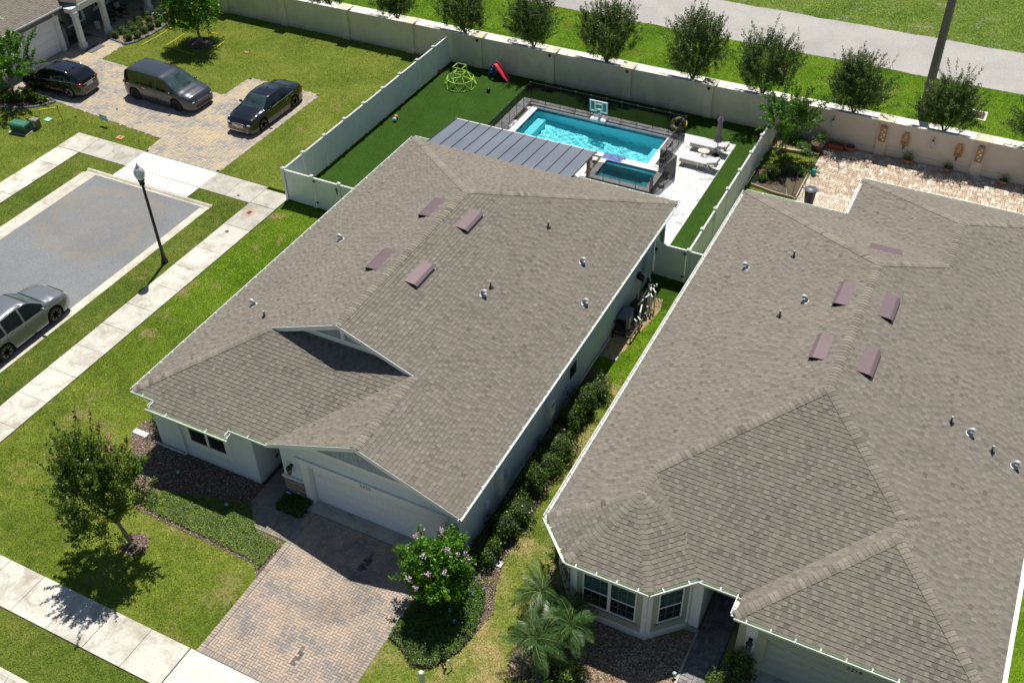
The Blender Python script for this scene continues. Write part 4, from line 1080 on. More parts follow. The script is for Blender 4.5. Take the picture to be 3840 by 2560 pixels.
for r in range(4):
    m2 = MB(); m2.box(-52.86, -52.835, 37.22, 41.73, .04+r*.49, .515+r*.49)
    for c_ in range(4): m2.box(-52.836, -52.826, 37.35+c_*1.1, 38.3+c_*1.1, .13+r*.49, .43+r*.49)
    m2.build('door_panel', M['door_white'], gd)
mb = MB(); mb.box(-52.6, -52.45, 33, 42.35, 2.6, 2.64); mb.box(-54.0, -51.8, 42.3, 52, 2.6, 2.64); mb.build('soffit', M['soffit'], H3)
mb = MB(); mb.box(-52.47, -52.44, 33, 42.35, 2.6, 2.74); mb.box(-51.77, -51.74, 42.9, 52, 2.45, 2.74); mb.box(-52.4, -51.74, 42.4, 42.75, 2.3, 2.62); mb.box(-52.1, -51.78, 42.8, 52, 2.3, 2.6); mb.build('fascia', M['white'], H3)
gutter(H3, [(-52.45, 33), (-52.45, 42.3)], 2.75, .12, 1.1); gutter(H3, [(-51.75, 43.0), (-51.75, 52)], 2.75, .12, 1.3)
for y in (42.62, 44.85, 48.6, 51.6):
    mb = MB(); x = -51.86; mb.box(x-.19, x+.19, y-.19, y+.19, 0, .38); mb.box(x-.145, x+.145, y-.145, y+.145, .38, 2.1); mb.box(x-.18, x+.18, y-.18, y+.18, 2.1, 2.34); mb.build('porch_column', M['white'], H3)
PW = Matrix.Translation((-54.0, 0, 0)) @ Matrix.Rotation(PI/2, 4, 'Z')
window(H3, 46.1, 47.7, .9, 2.1, 0, 2, mat=PW); mb = MB(); mb.box(-54.0, -53.95, 45.95, 47.85, .72, .9); mb.box(-54.0, -53.95, 44.9, 45.1, 0.6, 2.3); mb.box(-54.0, -53.95, 43.6, 45.1, .5, .62); mb.build('window_trim', M['white'], H3)
mb = MB(); mb.box(-54.0, -53.97, 43.8, 44.8, .05, 2.1); mb.build('front_door', plain('grey_door', (.10, .11, .115), .5), H3)
# lantern and camera on the garage wall that faces the drive
mb = MB(); k = 1.4; X, Y, Z = -52.5, 42.15, 1.6
mb.cyl((-52.68, Y, Z+.1), (-52.63, Y, Z+.1), .08, n=10); mb.tube([(-52.65, Y, Z+.1), (-52.55, Y, Z+.2), (X, Y, Z+.16)], .015, 6); mb.lathe([(0, .2), (.1, .1), (.08, .06), (.06, -.2), (.02, -.26), (0, -.3)], (X, Y, Z), 6); mb.build('wall_lantern', M['black'], H3)
mb = MB(); mb.lathe([(.07, -.03), (.07, .04)], (-52.62, 41.7, 2.4), 10); mb.ball((-52.6, 41.7, 2.35), .06); mb.build('security_camera', M['white'], H3, smooth=50)
# ================================================================ boundary wall
M['wall_green'] = NM('painted_wall_cream'); s = M['wall_green']
n = s.noise(.9, 5, .6, dist=.3); c = s.ramp(n, [(.35, (.60, .575, .40)), (.62, (.70, .655, .48))]); s.bump(s.noise(25, 4, .7), .3, .006)
st = s.noise(3.5, 4, .7); c = s.mix(s.ramp(st, [(.58, (0, 0, 0)), (.72, (.45, .45, .45))]), c, (.36, .31, .18)); M['wall_green'] = s.set(splash(s, c), .85, 0, .2)
M['wall_tan'] = plain('painted_wall_taupe', (.56, .505, .43), .85, var=.05, scale=1.5)
M['cap_stone'] = concrete('wall_cap', (.66, .60, .47), (.30, .25, .18), .8, 2.5)
BW = thing('boundary_wall', 'long cream masonry wall with square capped pillars between the gardens and the roadside pavement', 'wall', (-25, 50.7, 0))
PX = [-70.2, -65.6, -61.0, -56.3, -51.7, -47.1, -42.4, -37.66, -33.0, -28.35, -23.68, -18.98, -14.29, -9.65, -5.0, -.32, 4.4, 9.1]
for i in range(len(PX)-1):
    x0, x1 = PX[i]+.24, PX[i+1]-.24; y0 = 50.62+.008*max(0, i-5); tan_ = PX[i] > -10
    for nm, a, b, mt in ([('wall_panel', x0, x1, 'wall_tan' if tan_ else 'wall_green')] if not PX[i] == -14.29 else [('wall_panel', x0, -10.2, 'wall_green'), ('wall_panel', -10.2, x1, 'wall_tan')]):
        mb = MB(); mb.box(a, b, y0, y0+.17, -.1, 1.86); mb.box(a, b, y0-.035, y0, -.1, .34); mb.box(a, b, y0-.03, y0, 1.62, 1.86)
        w_ = mb.build(nm, M[mt], BW)
        mb = MB(); mb.box(a, b, y0-.04, y0+.21, 1.862, 1.90); mb.build('coping', M['walk_clean'], w_)
for i, x in enumerate(PX):
    y = 50.62+.008*max(0, i-5); tan_ = x > -10
    mb = MB(); mb.box(x-.25, x+.25, y-.13, y+.3, -.1, 1.92); p_ = mb.build('pillar', M['wall_tan' if tan_ else 'wall_green'], BW)
    mb = MB(); mb.box(x-.33, x+.33, y-.21, y+.38, 1.921, 1.96); mb.cbox(x-.40, x+.40, y-.28, y+.45, 1.961, 2.03, .015); mb.build('pillar_cap', M['cap_stone'], p_)
    if x in (-28.35, -23.68, -18.98, -14.29):
        mb = MB(); mb.box(x-.06, x+.06, y-.19, y-.131, 1.68, 1.78); mb.box(x-.085, x+.085, y-.2, y-.131, 1.78, 1.80); mb.build('solar_light', M['black'], p_)

# ================================================================ white vinyl fences
def vinyl_fence(label, pts, H=1.74, post_at_ends=(True, True), start_name='fence', boards=.152, loc=None):
    """pts: list of post places; boards fill between them"""
    t = thing(start_name, label, 'fence', (pts[0][0], pts[0][1], 0))
    for i, (x, y) in enumerate(pts):
        if (i == 0 and not post_at_ends[0]) or (i == len(pts)-1 and not post_at_ends[1]): continue
        mb = MB(); mb.box(x-.064, x+.064, y-.064, y+.064, -.05, H+.06); p_ = mb.build('post', M['vinyl'], t)
        mb = MB(); mb.box(x-.085, x+.085, y-.085, y+.085, H+.061, H+.085); mb.lathe([(.105, H+.086), (.06, H+.12), (0, H+.145)], (x, y, 0), 4, mat=Matrix.Rotation(PI/4, 4, 'Z')); mb.build('post_cap', M['white'], p_)
    for i in range(len(pts)-1):
        a = Vector((*pts[i], 0)); b = Vector((*pts[i+1], 0)); d = (b-a).normalized(); o = Vector((d.y, -d.x, 0)); L = (b-a).length-.13; a = a+d*.065
        for z0, z1, w, nm in ((.06, .2, .026, 'bottom_rail'), (H-.09, H, .034, 'top_rail')):
            mb = MB(); mb.extrude([o*w+Vector((0, 0, z0)), o*w+Vector((0, 0, z1)), -o*w+Vector((0, 0, z1)), -o*w+Vector((0, 0, z0))], a, a+d*L); mb.build(nm, M['vinyl'], t)
        n = max(1, round(L/boards)); w = L/n
        for k in range(n):
            p = a+d*(k*w+.004); q = a+d*((k+1)*w-.004); mb = MB(); h = .011
            mb.extrude([o*h+Vector((0, 0, .2)), o*h+Vector((0, 0, H-.09)), -o*h+Vector((0, 0, H-.09)), -o*h+Vector((0, 0, .2))], p, q)
            mb.extrude([o*.005+Vector((0, 0, .2)), o*.005+Vector((0, 0, H-.09)), -o*.005+Vector((0, 0, H-.09)), -o*.005+Vector((0, 0, .2))], q-d*.002, q+d*.01)
            mb.build('board', M['vinyl'], t)
    return t
vinyl_fence('white vinyl privacy fence between the neighbour lawn and the artificial turf', [(-30.22, 34.12)]+[(-30.22, 50.5-1.84*i) for i in range(8, 0, -1)]+[(-30.22, 50.45)], post_at_ends=(True, False))
vinyl_fence('white vinyl privacy fence between the sun loungers and the vegetable bed', [(-10.28, 36.15)]+[(-10.28, 50.5-1.8*i) for i in range(7, 0, -1)]+[(-10.28, 50.45)], post_at_ends=(True, False))
# small bird-like knobs on the end posts
vinyl_fence('short white fence panel at the left corner beside the side gate', [(-30.22, 34.12), (-28.55, 34.12)], post_at_ends=(False, True))
vinyl_fence('short white fence panel joining the left side gate to the house wall', [(-26.98, 34.12), (-24.65, 34.12)], post_at_ends=(True, False))
vinyl_fence('short white fence panel between the right side gate and the sage house', [(-10.28, 36.15), (-8.75, 36.15)], post_at_ends=(False, False))
def vinyl_gate(label, x0, x1, y, arch=False, H=1.72, hinge_left=True):
    t = thing('gate', label, 'gate', (x0, y, 0)); W_ = x1-x0; n = round((W_-.1)/.15); w = (W_-.1)/n
    def top(x):
        u = (x-x0)/W_
        return H+(.16*max(0, (1-u*2.4))**2 if arch else 0)
    for a, b in ((x0+.012, x0+.06), (x1-.06, x1-.012)):
        mb = MB(); mb.box(a, b, y-.03, y+.03, .05, top((a+b)/2)); mb.build('stile', M['vinyl'], t)
    for k in range(n):
        a = x0+.05+k*w; mb = MB(); mb.box(a+.004, a+w-.004, y-.012, y+.012, .16, top(a+w/2)-.06); mb.box(a+w-.006, a+w+.006, y-.005, y+.005, .16, top(a+w/2)-.06); mb.build('board', M['vinyl'], t)
        mb = MB(); mb.box(a, a+w, y-.034, y+.034, top(a+w/2)-.07, top(a+w/2)+.01); mb.build('top_rail', M['vinyl'], t)
    mb = MB(); mb.box(x0+.06, x1-.06, y-.026, y+.026, .05, .17); mb.build('bottom_rail', M['vinyl'], t)
    hx, lx = (x0, x1) if hinge_left else (x1, x0)
    for z in (.3, 1.5):
        mb = MB(); mb.box(min(hx, hx+(.13 if hinge_left else -.13)), max(hx, hx+(.13 if hinge_left else -.13)), y-.05, y-.031, z, z+.09); mb.build('hinge', M['black'], t)
    mb = MB(); s_ = -1 if hinge_left else 1; mb.box(min(lx, lx+s_*.1), max(lx, lx+s_*.1), y-.07, y-.031, 1.36, 1.5); mb.box(lx+s_*.05-.02, lx+s_*.05+.02, y-.08, y-.05, 1.18, 1.38); mb.build('latch', M['black'], t)
vinyl_gate('white vinyl gate with black latch between left fence and house', -28.47, -27.06, 34.12)
vinyl_gate('white vinyl gate with curved top in the shade behind the pool pump equipment', -11.78, -10.36, 36.15, True, 1.74, hinge_left=False)

# ================================================================ pool and spa
M['plaster'] = plain('pool_plaster', (.36, .80, .86), .7, var=.06, scale=1.5)
M['tile_band'] = toned('pool_tiles', [(0, (.02, .035, .10)), (1, (.06, .10, .22))], rough=.25, spec=.6)
M['spill'] = toned('spillway_tiles', [(0, (.07, .11, .28)), (1, (.16, .22, .45))], rough=.3, spec=.6)
wt = NM('pool_water'); wt.n.remove(wt.b)
gl = wt.new('BsdfGlass'); gl.inputs['IOR'].default_value = 1.333; gl.inputs['Roughness'].default_value = 0.0; gl.inputs['Color'].default_value = (.66, .95, .97, 1)
wt.link(gl.outputs[0], wt.n['Material Output'].inputs[0])
M['water'] = wt.m
PXa, PXb, PYa, PYb, WZ = -23.04, -15.38, 44.70, 47.62, -.09
def waves(x, y):
    return (.006*math.sin(2.1*x+3.3*y+1.3*math.sin(1.7*y+.5*x))+.0045*math.sin(-4.6*x+3.7*y+1.1*math.sin(3.1*x))+.0034*math.sin(7.9*x+6.1*y+1.7*math.sin(4.3*y))+.0026*math.sin(-9.7*x+11.3*y+1.5*math.sin(3.7*x+2*y))
            +.0019*math.sin(15.1*x-12.7*y+1.9*math.sin(5.3*x))+.0015*math.sin(-8.3*x-17.9*y+1.8*math.sin(6.1*y-3*x))+.0009*math.sin(23.7*x+19.3*y+2.1*math.sin(7.7*x-4*y)))
def water_body(x0, x1, y0, y1, zt, zb, amp, step=.032):
    nx = int((x1-x0)/step); ny = int((y1-y0)/step); vs = []; fs = []
    for j in range(ny+1):
        for i in range(nx+1):
            x = x0+(x1-x0)*i/nx; y = y0+(y1-y0)*j/ny; vs.append((x, y, zt+amp*waves(x, y)))
    for j in range(ny):
        for i in range(nx): a = j*(nx+1)+i; fs.append((a, a+1, a+nx+2, a+nx+1))
    return MB().add(vs, fs)
pool = thing('swimming_pool', 'rectangular turquoise swimming pool with pale coping and submerged ledges', 'pool', (-19, 46, 0))
# basin: shell with sloping floor
mb = MB(); e = .2; D0, D1 = -1.05, -1.75
def shell(mb, x0, x1, y0, y1, zt, za, zb_, t=.15):
    mb.box(x0-t, x0, y0-t, y1+t, zb_-.2, zt); mb.box(x1, x1+t, y0-t, y1+t, zb_-.2, zt); mb.box(x0, x1, y0-t, y0, zb_-.2, zt); mb.box(x0, x1, y1, y1+t, zb_-.2, zt)
    mb.add([(x0, y0, za), (x1, y0, zb_), (x1, y1, zb_), (x0, y1, za), (x0, y0, zb_-.2), (x1, y0, zb_-.2), (x1, y1, zb_-.2), (x0, y1, zb_-.2)], [(0, 1, 2, 3), (7, 6, 5, 4)])
shell(mb, PXa, PXb, PYa, PYb, -.12, D0, D1); mb.build('basin', M['plaster'], pool)
mb = MB(); mb.box(PXa+.3, PXa+.78, PYa+.1, PYb-.6, -1.2, -.38); mb.build('step', M['plaster'], pool)
mb = MB(); mb.box(PXb-.42, PXb, PYa+.0, PYb-.95, -1.7, -.36); mb.build('bench', M['plaster'], pool)
for nm, a in (('waterline_tiles', (PXa-.0, PXb, PYb-.012, PYb)), ('waterline_tiles', (PXa, PXa+.012, PYa, PYb)), ('waterline_tiles', (PXb-.012, PXb, PYa, PYb)), ('waterline_tiles', (PXa, PXb, PYa, PYa+.012))):
    m2 = MB(); x0, x1, y0, y1 = a; L = max(x1-x0, y1-y0); n = int(L/.15)
    for k in range(n):
        if x1-x0 > y1-y0: m2.box(x0+k*L/n+.002, x0+(k+1)*L/n-.002, y0, y1, -.25, -.03, random.random())
        else: m2.box(x0, x1, y0+k*L/n+.002, y0+(k+1)*L/n-.002, -.25, -.03, random.random())
    m2.build('waterline_tiles', M['tile_band'], pool)
def coping(parent, x0, x1, y0, y1, w, step=.31, sides='nsew', zt=.045):
    def run(a, b, c, d, ax):
        n = max(1, round(((b-a) if ax == 'x' else (d-c))/step))
        for k in range(n):
            mb = MB()
            if ax == 'x': mb.cbox(a+(b-a)*k/n+.003, a+(b-a)*(k+1)/n-.003, c, d, -.06, zt, .012, min(1, max(0, random.gauss(.75, .2))))
            else: mb.cbox(a, b, c+(d-c)*k/n+.003, c+(d-c)*(k+1)/n-.003, -.06, zt, .012, min(1, max(0, random.gauss(.75, .2))))
            mb.build('coping_stone', M['paver_white'], parent)
    if 'n' in sides: run(x0-w, x1+w, y1-.01, y1+w*.35, 'x')
    if 's' in sides: run(x0-w, x1+w, y0-w, y0+.01, 'x')
    if 'w' in sides: run(x0-w, x0+.01, y0, y1, 'y')
    if 'e' in sides: run(x1-.01, x1+w, y0, y1, 'y')
coping(pool, PXa, PXb, PYa, PYb, .36, sides='nwe')
def cop_row(a, b, c, d):
    n = max(1, round((b-a)/.31))
    for k in range(n):
        mb = MB(); mb.cbox(a+(b-a)*k/n+.003, a+(b-a)*(k+1)/n-.003, c, d, -.06, .045, .012, min(1, max(0, random.gauss(.75, .2)))); mb.build('coping_stone', M['paver_white'], pool)
cop_row(PXa-.36, -17.75, PYa-.35, PYa+.01); cop_row(-16.55, PXb+.36, PYa-.35, PYa+.01)
wb = water_body(PXa+.002, PXb-.002, PYa+.002, PYb-.002, WZ, -1.9, 1.0)
wo = wb.build('water', M['water'], pool, smooth=30); wo['kind'] = 'stuff'
spa = thing('spa', 'small raised-edge spa with teal water and blue tiled spillway joined to the pool', 'spa', (-16, 43.2, 0))
SX0, SX1, SY0, SY1 = -17.35, -14.62, 42.40, 44.02
mb = MB(); shell(mb, SX0, SX1, SY0, SY1, .12, -.95, -.95); mb.build('basin', M['plaster'], spa)
mb = MB(); mb.box(SX0, SX0+.62, SY0, SY0+.62, -1, -.22); mb.box(SX0, SX1, SY0, SY0+.36, -1, -.34); mb.box(SX1-.4, SX1, SY0, SY0+.7, -1, -.12); mb.build('bench', M['plaster'], spa)
for a, b, c, d in ((SX0-.33, SX0, SY0-.33, SY1+.02), (SX1, SX1+.32, SY0-.33, SY1+.33), (SX0, SX1, SY0-.33, SY0), (-16.6, SX1, SY1, SY1+.33)):
    n = max(1, round(max(b-a, d-c)/.31))
    for k in range(n):
        mb = MB()
        if b-a > d-c: mb.cbox(a+(b-a)*k/n+.003, a+(b-a)*(k+1)/n-.003, c, d, -.02, .17, .012, min(1, max(0, random.gauss(.7, .2))))
        else: mb.cbox(a, b, c+(d-c)*k/n+.003, c+(d-c)*(k+1)/n-.003, -.02, .17, .012, min(1, max(0, random.gauss(.7, .2))))
        mb.build('coping_stone', M['paver_white'], spa)
mb = MB()
for k in range(9):
    for j in range(4): mb.cbox(-17.72+k*.125+.002, -17.72+(k+1)*.125-.002, SY1+.005+j*.17, SY1+.17+j*.17, -.4, .125-j*.002, .004, random.random())
mb.build('spillway', M['spill'], spa)
m2 = MB()
for k in range(18): m2.box(SX0+k*.15+.002, min(SX1, SX0+(k+1)*.15-.002), SY1-.012, SY1, -.05, .13, random.random())
for k in range(10): m2.box(SX0, SX0+.012, SY0+k*.16+.002, SY0+(k+1)*.16-.002, -.05, .13, random.random())
m2.build('waterline_tiles', M['tile_band'], spa)
wo2 = water_body(SX0+.002, SX1-.002, SY0+.002, SY1-.014, .07, -1.1, .18).build('water', M['water'], spa, smooth=30); wo2['kind'] = 'stuff'
for o in (wo, wo2): o.cycles.is_caustics_caster = True
for o in list(pool.children)+list(spa.children):
    if o.name.split('.')[0] in ('basin', 'bench', 'step'): o.cycles.is_caustics_receiver = True
sl.cycles.is_caustics_light = True; W.cycles.is_caustics_light = False

# ================================================================ black mesh pool fence
ms = NM('pool_fence_mesh'); ms.set((.008, .010, .011), .7, 0, .1)
tr = ms.new('BsdfTransparent'); mxs = ms.new('MixShader')
chk = ms.new('TexNoise'); chk.inputs['Scale'].default_value = 4; ms.link(ms.pos(), chk.inputs['Vector'])
mxs.inputs[0].default_value = .52
ms.link(tr.outputs[0], mxs.inputs[1]); ms.link(ms.b.outputs[0], mxs.inputs[2]); ms.link(mxs.outputs[0], ms.n['Material Output'].inputs[0]); M['mesh'] = ms.m
PF = thing('pool_fence', 'removable black mesh safety fence on thin poles around the swimming pool', 'fence', (-19, 48.1, 0))
def meshrun(pts, H=1.2, step=.92):
    for i in range(len(pts)-1):
        a = Vector((*pts[i], 0)); b = Vector((*pts[i+1], 0)); L = (b-a).length; d = (b-a)/L; n = max(1, round(L/step)); o = Vector((d.y, -d.x, 0))
        for k in range(n+1):
            if k == 0 and i > 0: continue
            p = a+d*(L*k/n); mb = MB(); mb.cyl(p+Vector((0, 0, 0)), p+Vector((0, 0, H+.03)), .016, n=8); po = mb.build('pole', M['black'], PF)
            mb = MB(); mb.ball(p+Vector((0, 0, H+.04)), .02, n=8, m=5); mb.build('pole_cap', M['galv'], po)
        for k in range(n):
            p = a+d*(L*k/n+.016); q = a+d*(L*(k+1)/n-.016)
            mb = MB(); mb.extrude([o*.002+Vector((0, 0, .06)), o*.002+Vector((0, 0, H)), -o*.002+Vector((0, 0, H)), -o*.002+Vector((0, 0, .06))], p, q); pn_ = mb.build('mesh_panel', M['mesh'], PF)
            mb = MB(); mb.bar(p+Vector((0, 0, H)), q+Vector((0, 0, H)), .012, .03); mb.bar(p+Vector((0, 0, .05)), q+Vector((0, 0, .05)), .012, .025); mb.build('hem', M['black'], pn_)
meshrun([(-23.71, 38.4), (-23.71, 48.12), (-14.62, 48.12), (-14.68, 44.45), (-13.72, 44.2), (-14.12, 42.0), (-14.12, 41.6), (-24.0, 41.62)][:7])
meshrun([(-14.12, 42.0), (-17.6, 42.02)])

# ================================================================ patio roof over the back terrace
M['alu_panel'] = NM('aluminium_panels'); s = M['alu_panel']
c = s.ramp(s.noise(.5, 3), [(.3, (.14, .16, .195)), (.7, (.18, .20, .235))]); M['alu_panel'] = s.set(c, .38, .35, .5)
M['wood'] = toned('stained_wood', [(0, (.24, .125, .05)), (1, (.36, .19, .08))], grain=12, grain_amt=.35)
PR = thing('patio_roof', 'grey ribbed metal patio roof on a brown timber post behind the house', 'patio roof', (-20, 39.5, 0))
x0, x1, y0, y1 = -24.05, -16.52, 37.0, 40.45; zf, zb_ = 2.72, 2.98
seams = [x0, -23.37, -22.75, -22.12, -21.49, -20.88, -20.26, -19.64, -19.02, -18.4, -17.78, -17.15, x1]
for i in range(len(seams)-1):
    a, b = seams[i]+.012, seams[i+1]-.012; mb = MB()
    mb.add([(x, y, z+dz) for dz in (0, -.06) for x, y, z in ((a, y0, zb_), (b, y0, zb_), (b, y1, zf), (a, y1, zf))], [(0, 1, 2, 3), (7, 6, 5, 4), (0, 4, 5, 1), (1, 5, 6, 2), (2, 6, 7, 3), (3, 7, 4, 0)]); mb.build('roof_panel', M['alu_panel'], PR)
for xx in seams:
    mb = MB(); mb.bar((xx, y0, zb_+.01), (xx, y1+.03, zf+.01), .022, .05); mb.build('seam', M['dark'], PR)
mb = MB(); mb.box(x0-.05, x1+.03, y1, y1+.07, zf-.1, zf+.01); mb.build('front_gutter', M['galv'], PR)
mb = MB(); mb.box(x0, x1-.05, 40.05, 40.19, zf-.24, zf-.07); mb.build('beam', M['wood'], PR)
for xx in (-16.75, -23.8): mb = MB(); mb.box(xx-.07, xx+.07, 40.05, 40.19, 0, zf-.241, random.random()); mb.build('post', M['wood'], PR)

# ================================================================ pool furniture
def at(m, v): return tuple(m @ Vector(v))
M['resin'] = plain('taupe_resin', (.42, .37, .29), .5, var=.06)
M['cushion'] = plain('light_grey_cushion', (.50, .50, .515), .9, var=.06, scale=10)
def lounger(label, x, y, rz):
    t = thing('sun_lounger', label, 'sun lounger', (x, y, 0), 'sun loungers by the pool'); m = Matrix.Translation((x, y, 0)) @ Matrix.Rotation(rz, 4, 'Z')
    mb = MB()
    for s_ in (-1, 1): mb.box(-.98, .55, s_*.31-.03, s_*.31+.03, .24, .33, mat=m)
    mb.box(-.98, -.92, -.31, .31, .24, .33, mat=m); mb.box(.3, .36, -.31, .31, .24, .33, mat=m); mb.build('frame', M['resin'], t)
    for lx, s_ in ((-.8, -1), (-.8, 1), (0, -1), (0, 1), (.62, -1), (.62, 1)):
        mb = MB(); mb.bar(at(m, (lx-(.12 if lx > .5 else 0), s_*.31, .28)), at(m, (lx+(.1 if lx > .5 else 0), s_*.31, .0 if lx < .5 else .08)), .06, .05); mb.build('leg', M['resin'], t)
    for s_ in (-1, 1):
        mb = MB(); mb.cyl(at(m, (.75, s_*.33-.025, .08)), at(m, (.75, s_*.33+.025, .08)), .08, n=14); mb.build('wheel', M['resin'], t)
        mb = MB(); mb.tube([at(m, (-.02, s_*.34, .30)), at(m, (.02, s_*.34, .47)), at(m, (.45, s_*.34, .46)), at(m, (.6, s_*.34, .3))], .025, 8); mb.build('armrest', M['white'], t)
    mb = MB()
    for k in range(7): mb.bar(at(m, (.4+.09*k, -.28, .30+.033*k)), at(m, (.4+.09*k, .28, .30+.033*k)), .05, .02)
    mb.build('back_slats', M['resin'], t)
    q = Matrix.Translation((.3, 0, .34)) @ Matrix.Rotation(-math.radians(20), 4, 'Y')
    mb = MB(); mb.cbox(-1.0, .3, -.3, .3, .33, .42, .03, mat=m); mb.build('cushion', M['cushion'], t)
    mb = MB(); mb.cbox(.0, .42, -.3, .3, .0, .09, .03, mat=m @ q); mb.cbox(.42, .70, -.3, .3, .0, .09, .03, mat=m @ q @ Matrix.Translation((0, 0, 0))); mb.build('back_cushion', M['cushion'], t)
lounger('sun lounger with grey cushion nearest the closed parasol and turf', -12.95, 47.27, -.02)
lounger('sun lounger with grey cushion standing nearer the house, in front of the slatted side table', -12.93, 45.6, -.02)
t = thing('side_table', 'small oval white slatted resin table between the two sun loungers', 'side table', (-13.02, 46.45, 0))
mb = MB()
for k in range(7): w_ = .23*math.sqrt(max(0, 1-((k-3)/4.2)**2)); mb.cbox(-13.26+k*.08-.034+.0, -13.26+k*.08+.034, 46.45-w_, 46.45+w_, .43, .46, .008)
mb.build('slatted_top', plain('cream_resin', (.66, .62, .52), .5), t)
mb = MB(); n = 20
ringp = [(-13.02+.30*math.cos(2*PI*k/n), 46.45+.25*math.sin(2*PI*k/n), .445) for k in range(n+1)]; mb.tube(ringp, .022, 6); mb.build('rim', M['resin'], t)
for sx in (-1, 1):
    for sy in (-1, 1): mb = MB(); mb.bar((-13.02+sx*.2, 46.45+sy*.15, 0), (-13.02-sx*.12, 46.45+sy*.15, .43), .04, .03); mb.build('leg', M['resin'], t)
t = thing('parasol', 'closed taupe garden parasol on a black pole beside the far sun lounger', 'parasol', (-12.48, 47.0, 0))
mb = MB(); mb.cyl((-12.48, 47, 0), (-12.48, 47, 2.2), .022, n=10); mb.build('pole', M['black'], t)
mb = MB(); mb.lathe([(.22, .0), (.22, .05), (.08, .08), (.03, .12), (.03, .3)], (-12.48, 47, 0), 16); mb.build('base', M['black'], t)
mb = MB(); nn = 24; vs = []
prof = [(.02, 2.3), (.05, 2.25), (.10, 2.14), (.155, 2.0), (.10, 1.98), (.115, 1.7), (.10, 1.45), (.085, 1.28), (.13, 1.12), (.215, .86)]
for r, z in prof:
    for k in range(nn): rr = r*(1+(.22 if k % 3 == 0 else -.1)*(1 if z < 2.1 else .3)); vs.append((-12.48+rr*math.cos(2*PI*k/nn), 47+rr*math.sin(2*PI*k/nn), z+(.03 if k % 3 == 0 and z < .9 else 0)))
mb.add(vs, [(i*nn+k, (i+1)*nn+k, (i+1)*nn+(k+1) % nn, i*nn+(k+1) % nn) for i in range(len(prof)-1) for k in range(nn)]); mb.build('canopy', plain('taupe_canvas', (.26, .23, .235), .85, var=.1), t, smooth=50)
mb = MB(); mb.cyl((-12.48, 46.94, .95), (-12.66, 46.92, .93), .012, n=6); mb.cyl((-12.66, 46.92, .95), (-12.66, 46.92, .88), .018, n=6); mb.build('crank', M['black'], t)
# inflatable ring
t = thing('swim_ring', 'yellow and white patterned inflatable swim ring leaning behind the pool fence corner', 'swim ring', (-15.22, 48.7, 0))
mr = Matrix.Translation((-15.2, 48.72, .30)) @ Matrix.Rotation(math.radians(28), 4, 'X')
for k in range(12):
    mb = MB(); vs = []; a0 = 2*PI*k/12
    for i in range(4):
        a = a0+2*PI/12*i/3
        for j in range(12): b = 2*PI*j/12; r = .34+.13*math.cos(b); vs.append(mr @ Vector((r*math.cos(a), r*math.sin(a), .12*math.sin(b))))
    mb.add(vs, [(i*12+j, (i+1)*12+j, (i+1)*12+(j+1) % 12, i*12+(j+1) % 12) for i in range(3) for j in range(12)])
    mb.build('ring_segment', [plain('ring_yellow', (.62, .52, .06), .3), plain('ring_white', (.72, .74, .70), .3), plain('ring_olive', (.36, .36, .12), .3)][(k*7) % 3], t, smooth=60)
# pool basketball hoop
t = thing('pool_basketball_hoop', 'white poolside basketball hoop with clear backboard and blue rim', 'basketball hoop', (-19.35, 47.85, 0))
mb = MB(); mb.cbox(-19.85, -18.95, 47.45, 48.05, .046, .24, .06); mb.build('base', M['white'], t)
mb = MB(); mb.bar((-19.35, 47.85, .22), (-19.35, 47.62, .78), .14, .12); mb.build('stem', M['white'], t)
mh = Matrix.Translation((-19.35, 47.55, .62)) @ Matrix.Rotation(math.radians(8), 4, 'X') @ Matrix.Rotation(math.radians(0), 4, 'Z')
bw, bh = .52, .72
mb = MB(); f_ = .05
mb.box(-bw, bw, 0, .05, .0, f_*1.4, mat=mh); mb.box(-bw, bw, 0, .05, bh-f_, bh, mat=mh); mb.box(-bw, -bw+f_*1.5, 0, .05, f_*1.4, bh-f_, mat=mh); mb.box(bw-f_*1.5, bw, 0, .05, f_*1.4, bh-f_, mat=mh)
for a in (-.22, .2): mb.box(a-.025, a+.05, -.002, .048, f_*1.4, bh-f_, mat=mh)
mb.box(-.245, .25, -.004, .046, .14, .19, mat=mh); mb.box(-.245, .25, -.004, .046, .50, .55, mat=mh); mb.build('backboard_frame', M['white'], t)
pc = NM('clear_panel'); pc.set((.30, .55, .50), .1); pt = pc.new('BsdfTransparent'); pt.inputs[0].default_value = (.75, .95, .88, 1); pm = pc.new('MixShader'); pm.inputs[0].default_value = .25
pc.link(pt.outputs[0], pm.inputs[1]); pc.link(pc.b.outputs[0], pm.inputs[2]); pc.link(pm.outputs[0], pc.n['Material Output'].inputs[0])
mb = MB(); mb.box(-bw+f_, bw-f_, .02, .026, f_, bh-f_, mat=mh); mb.build('backboard', pc.m, t)
mb = MB(); n = 20; mb.tube([mh @ Vector((-.02+.19*math.cos(2*PI*k/n), -.24+.19*math.sin(2*PI*k/n), .08)) for k in range(n+1)], .011, 6); mb.box(-.08, .06, -.07, 0, .05, .11, mat=mh); mb.build('rim', plain('blue_rim', (.02, .06, .22), .4), t)
mb = MB()
for k in range(12):
    a = 2*PI*k/12; b = a+.5; mb.bar(mh @ Vector((-.02+.19*math.cos(a), -.24+.19*math.sin(a), .08)), mh @ Vector((-.02+.10*math.cos(b), -.24+.10*math.sin(b), -.24)), .008, .008)
    mb.bar(mh @ Vector((-.02+.19*math.cos(b+.02), -.24+.19*math.sin(b+.02), .08)), mh @ Vector((-.02+.10*math.cos(a), -.24+.10*math.sin(a), -.24)), .008, .008)
mb.build('net', M['white'], t)

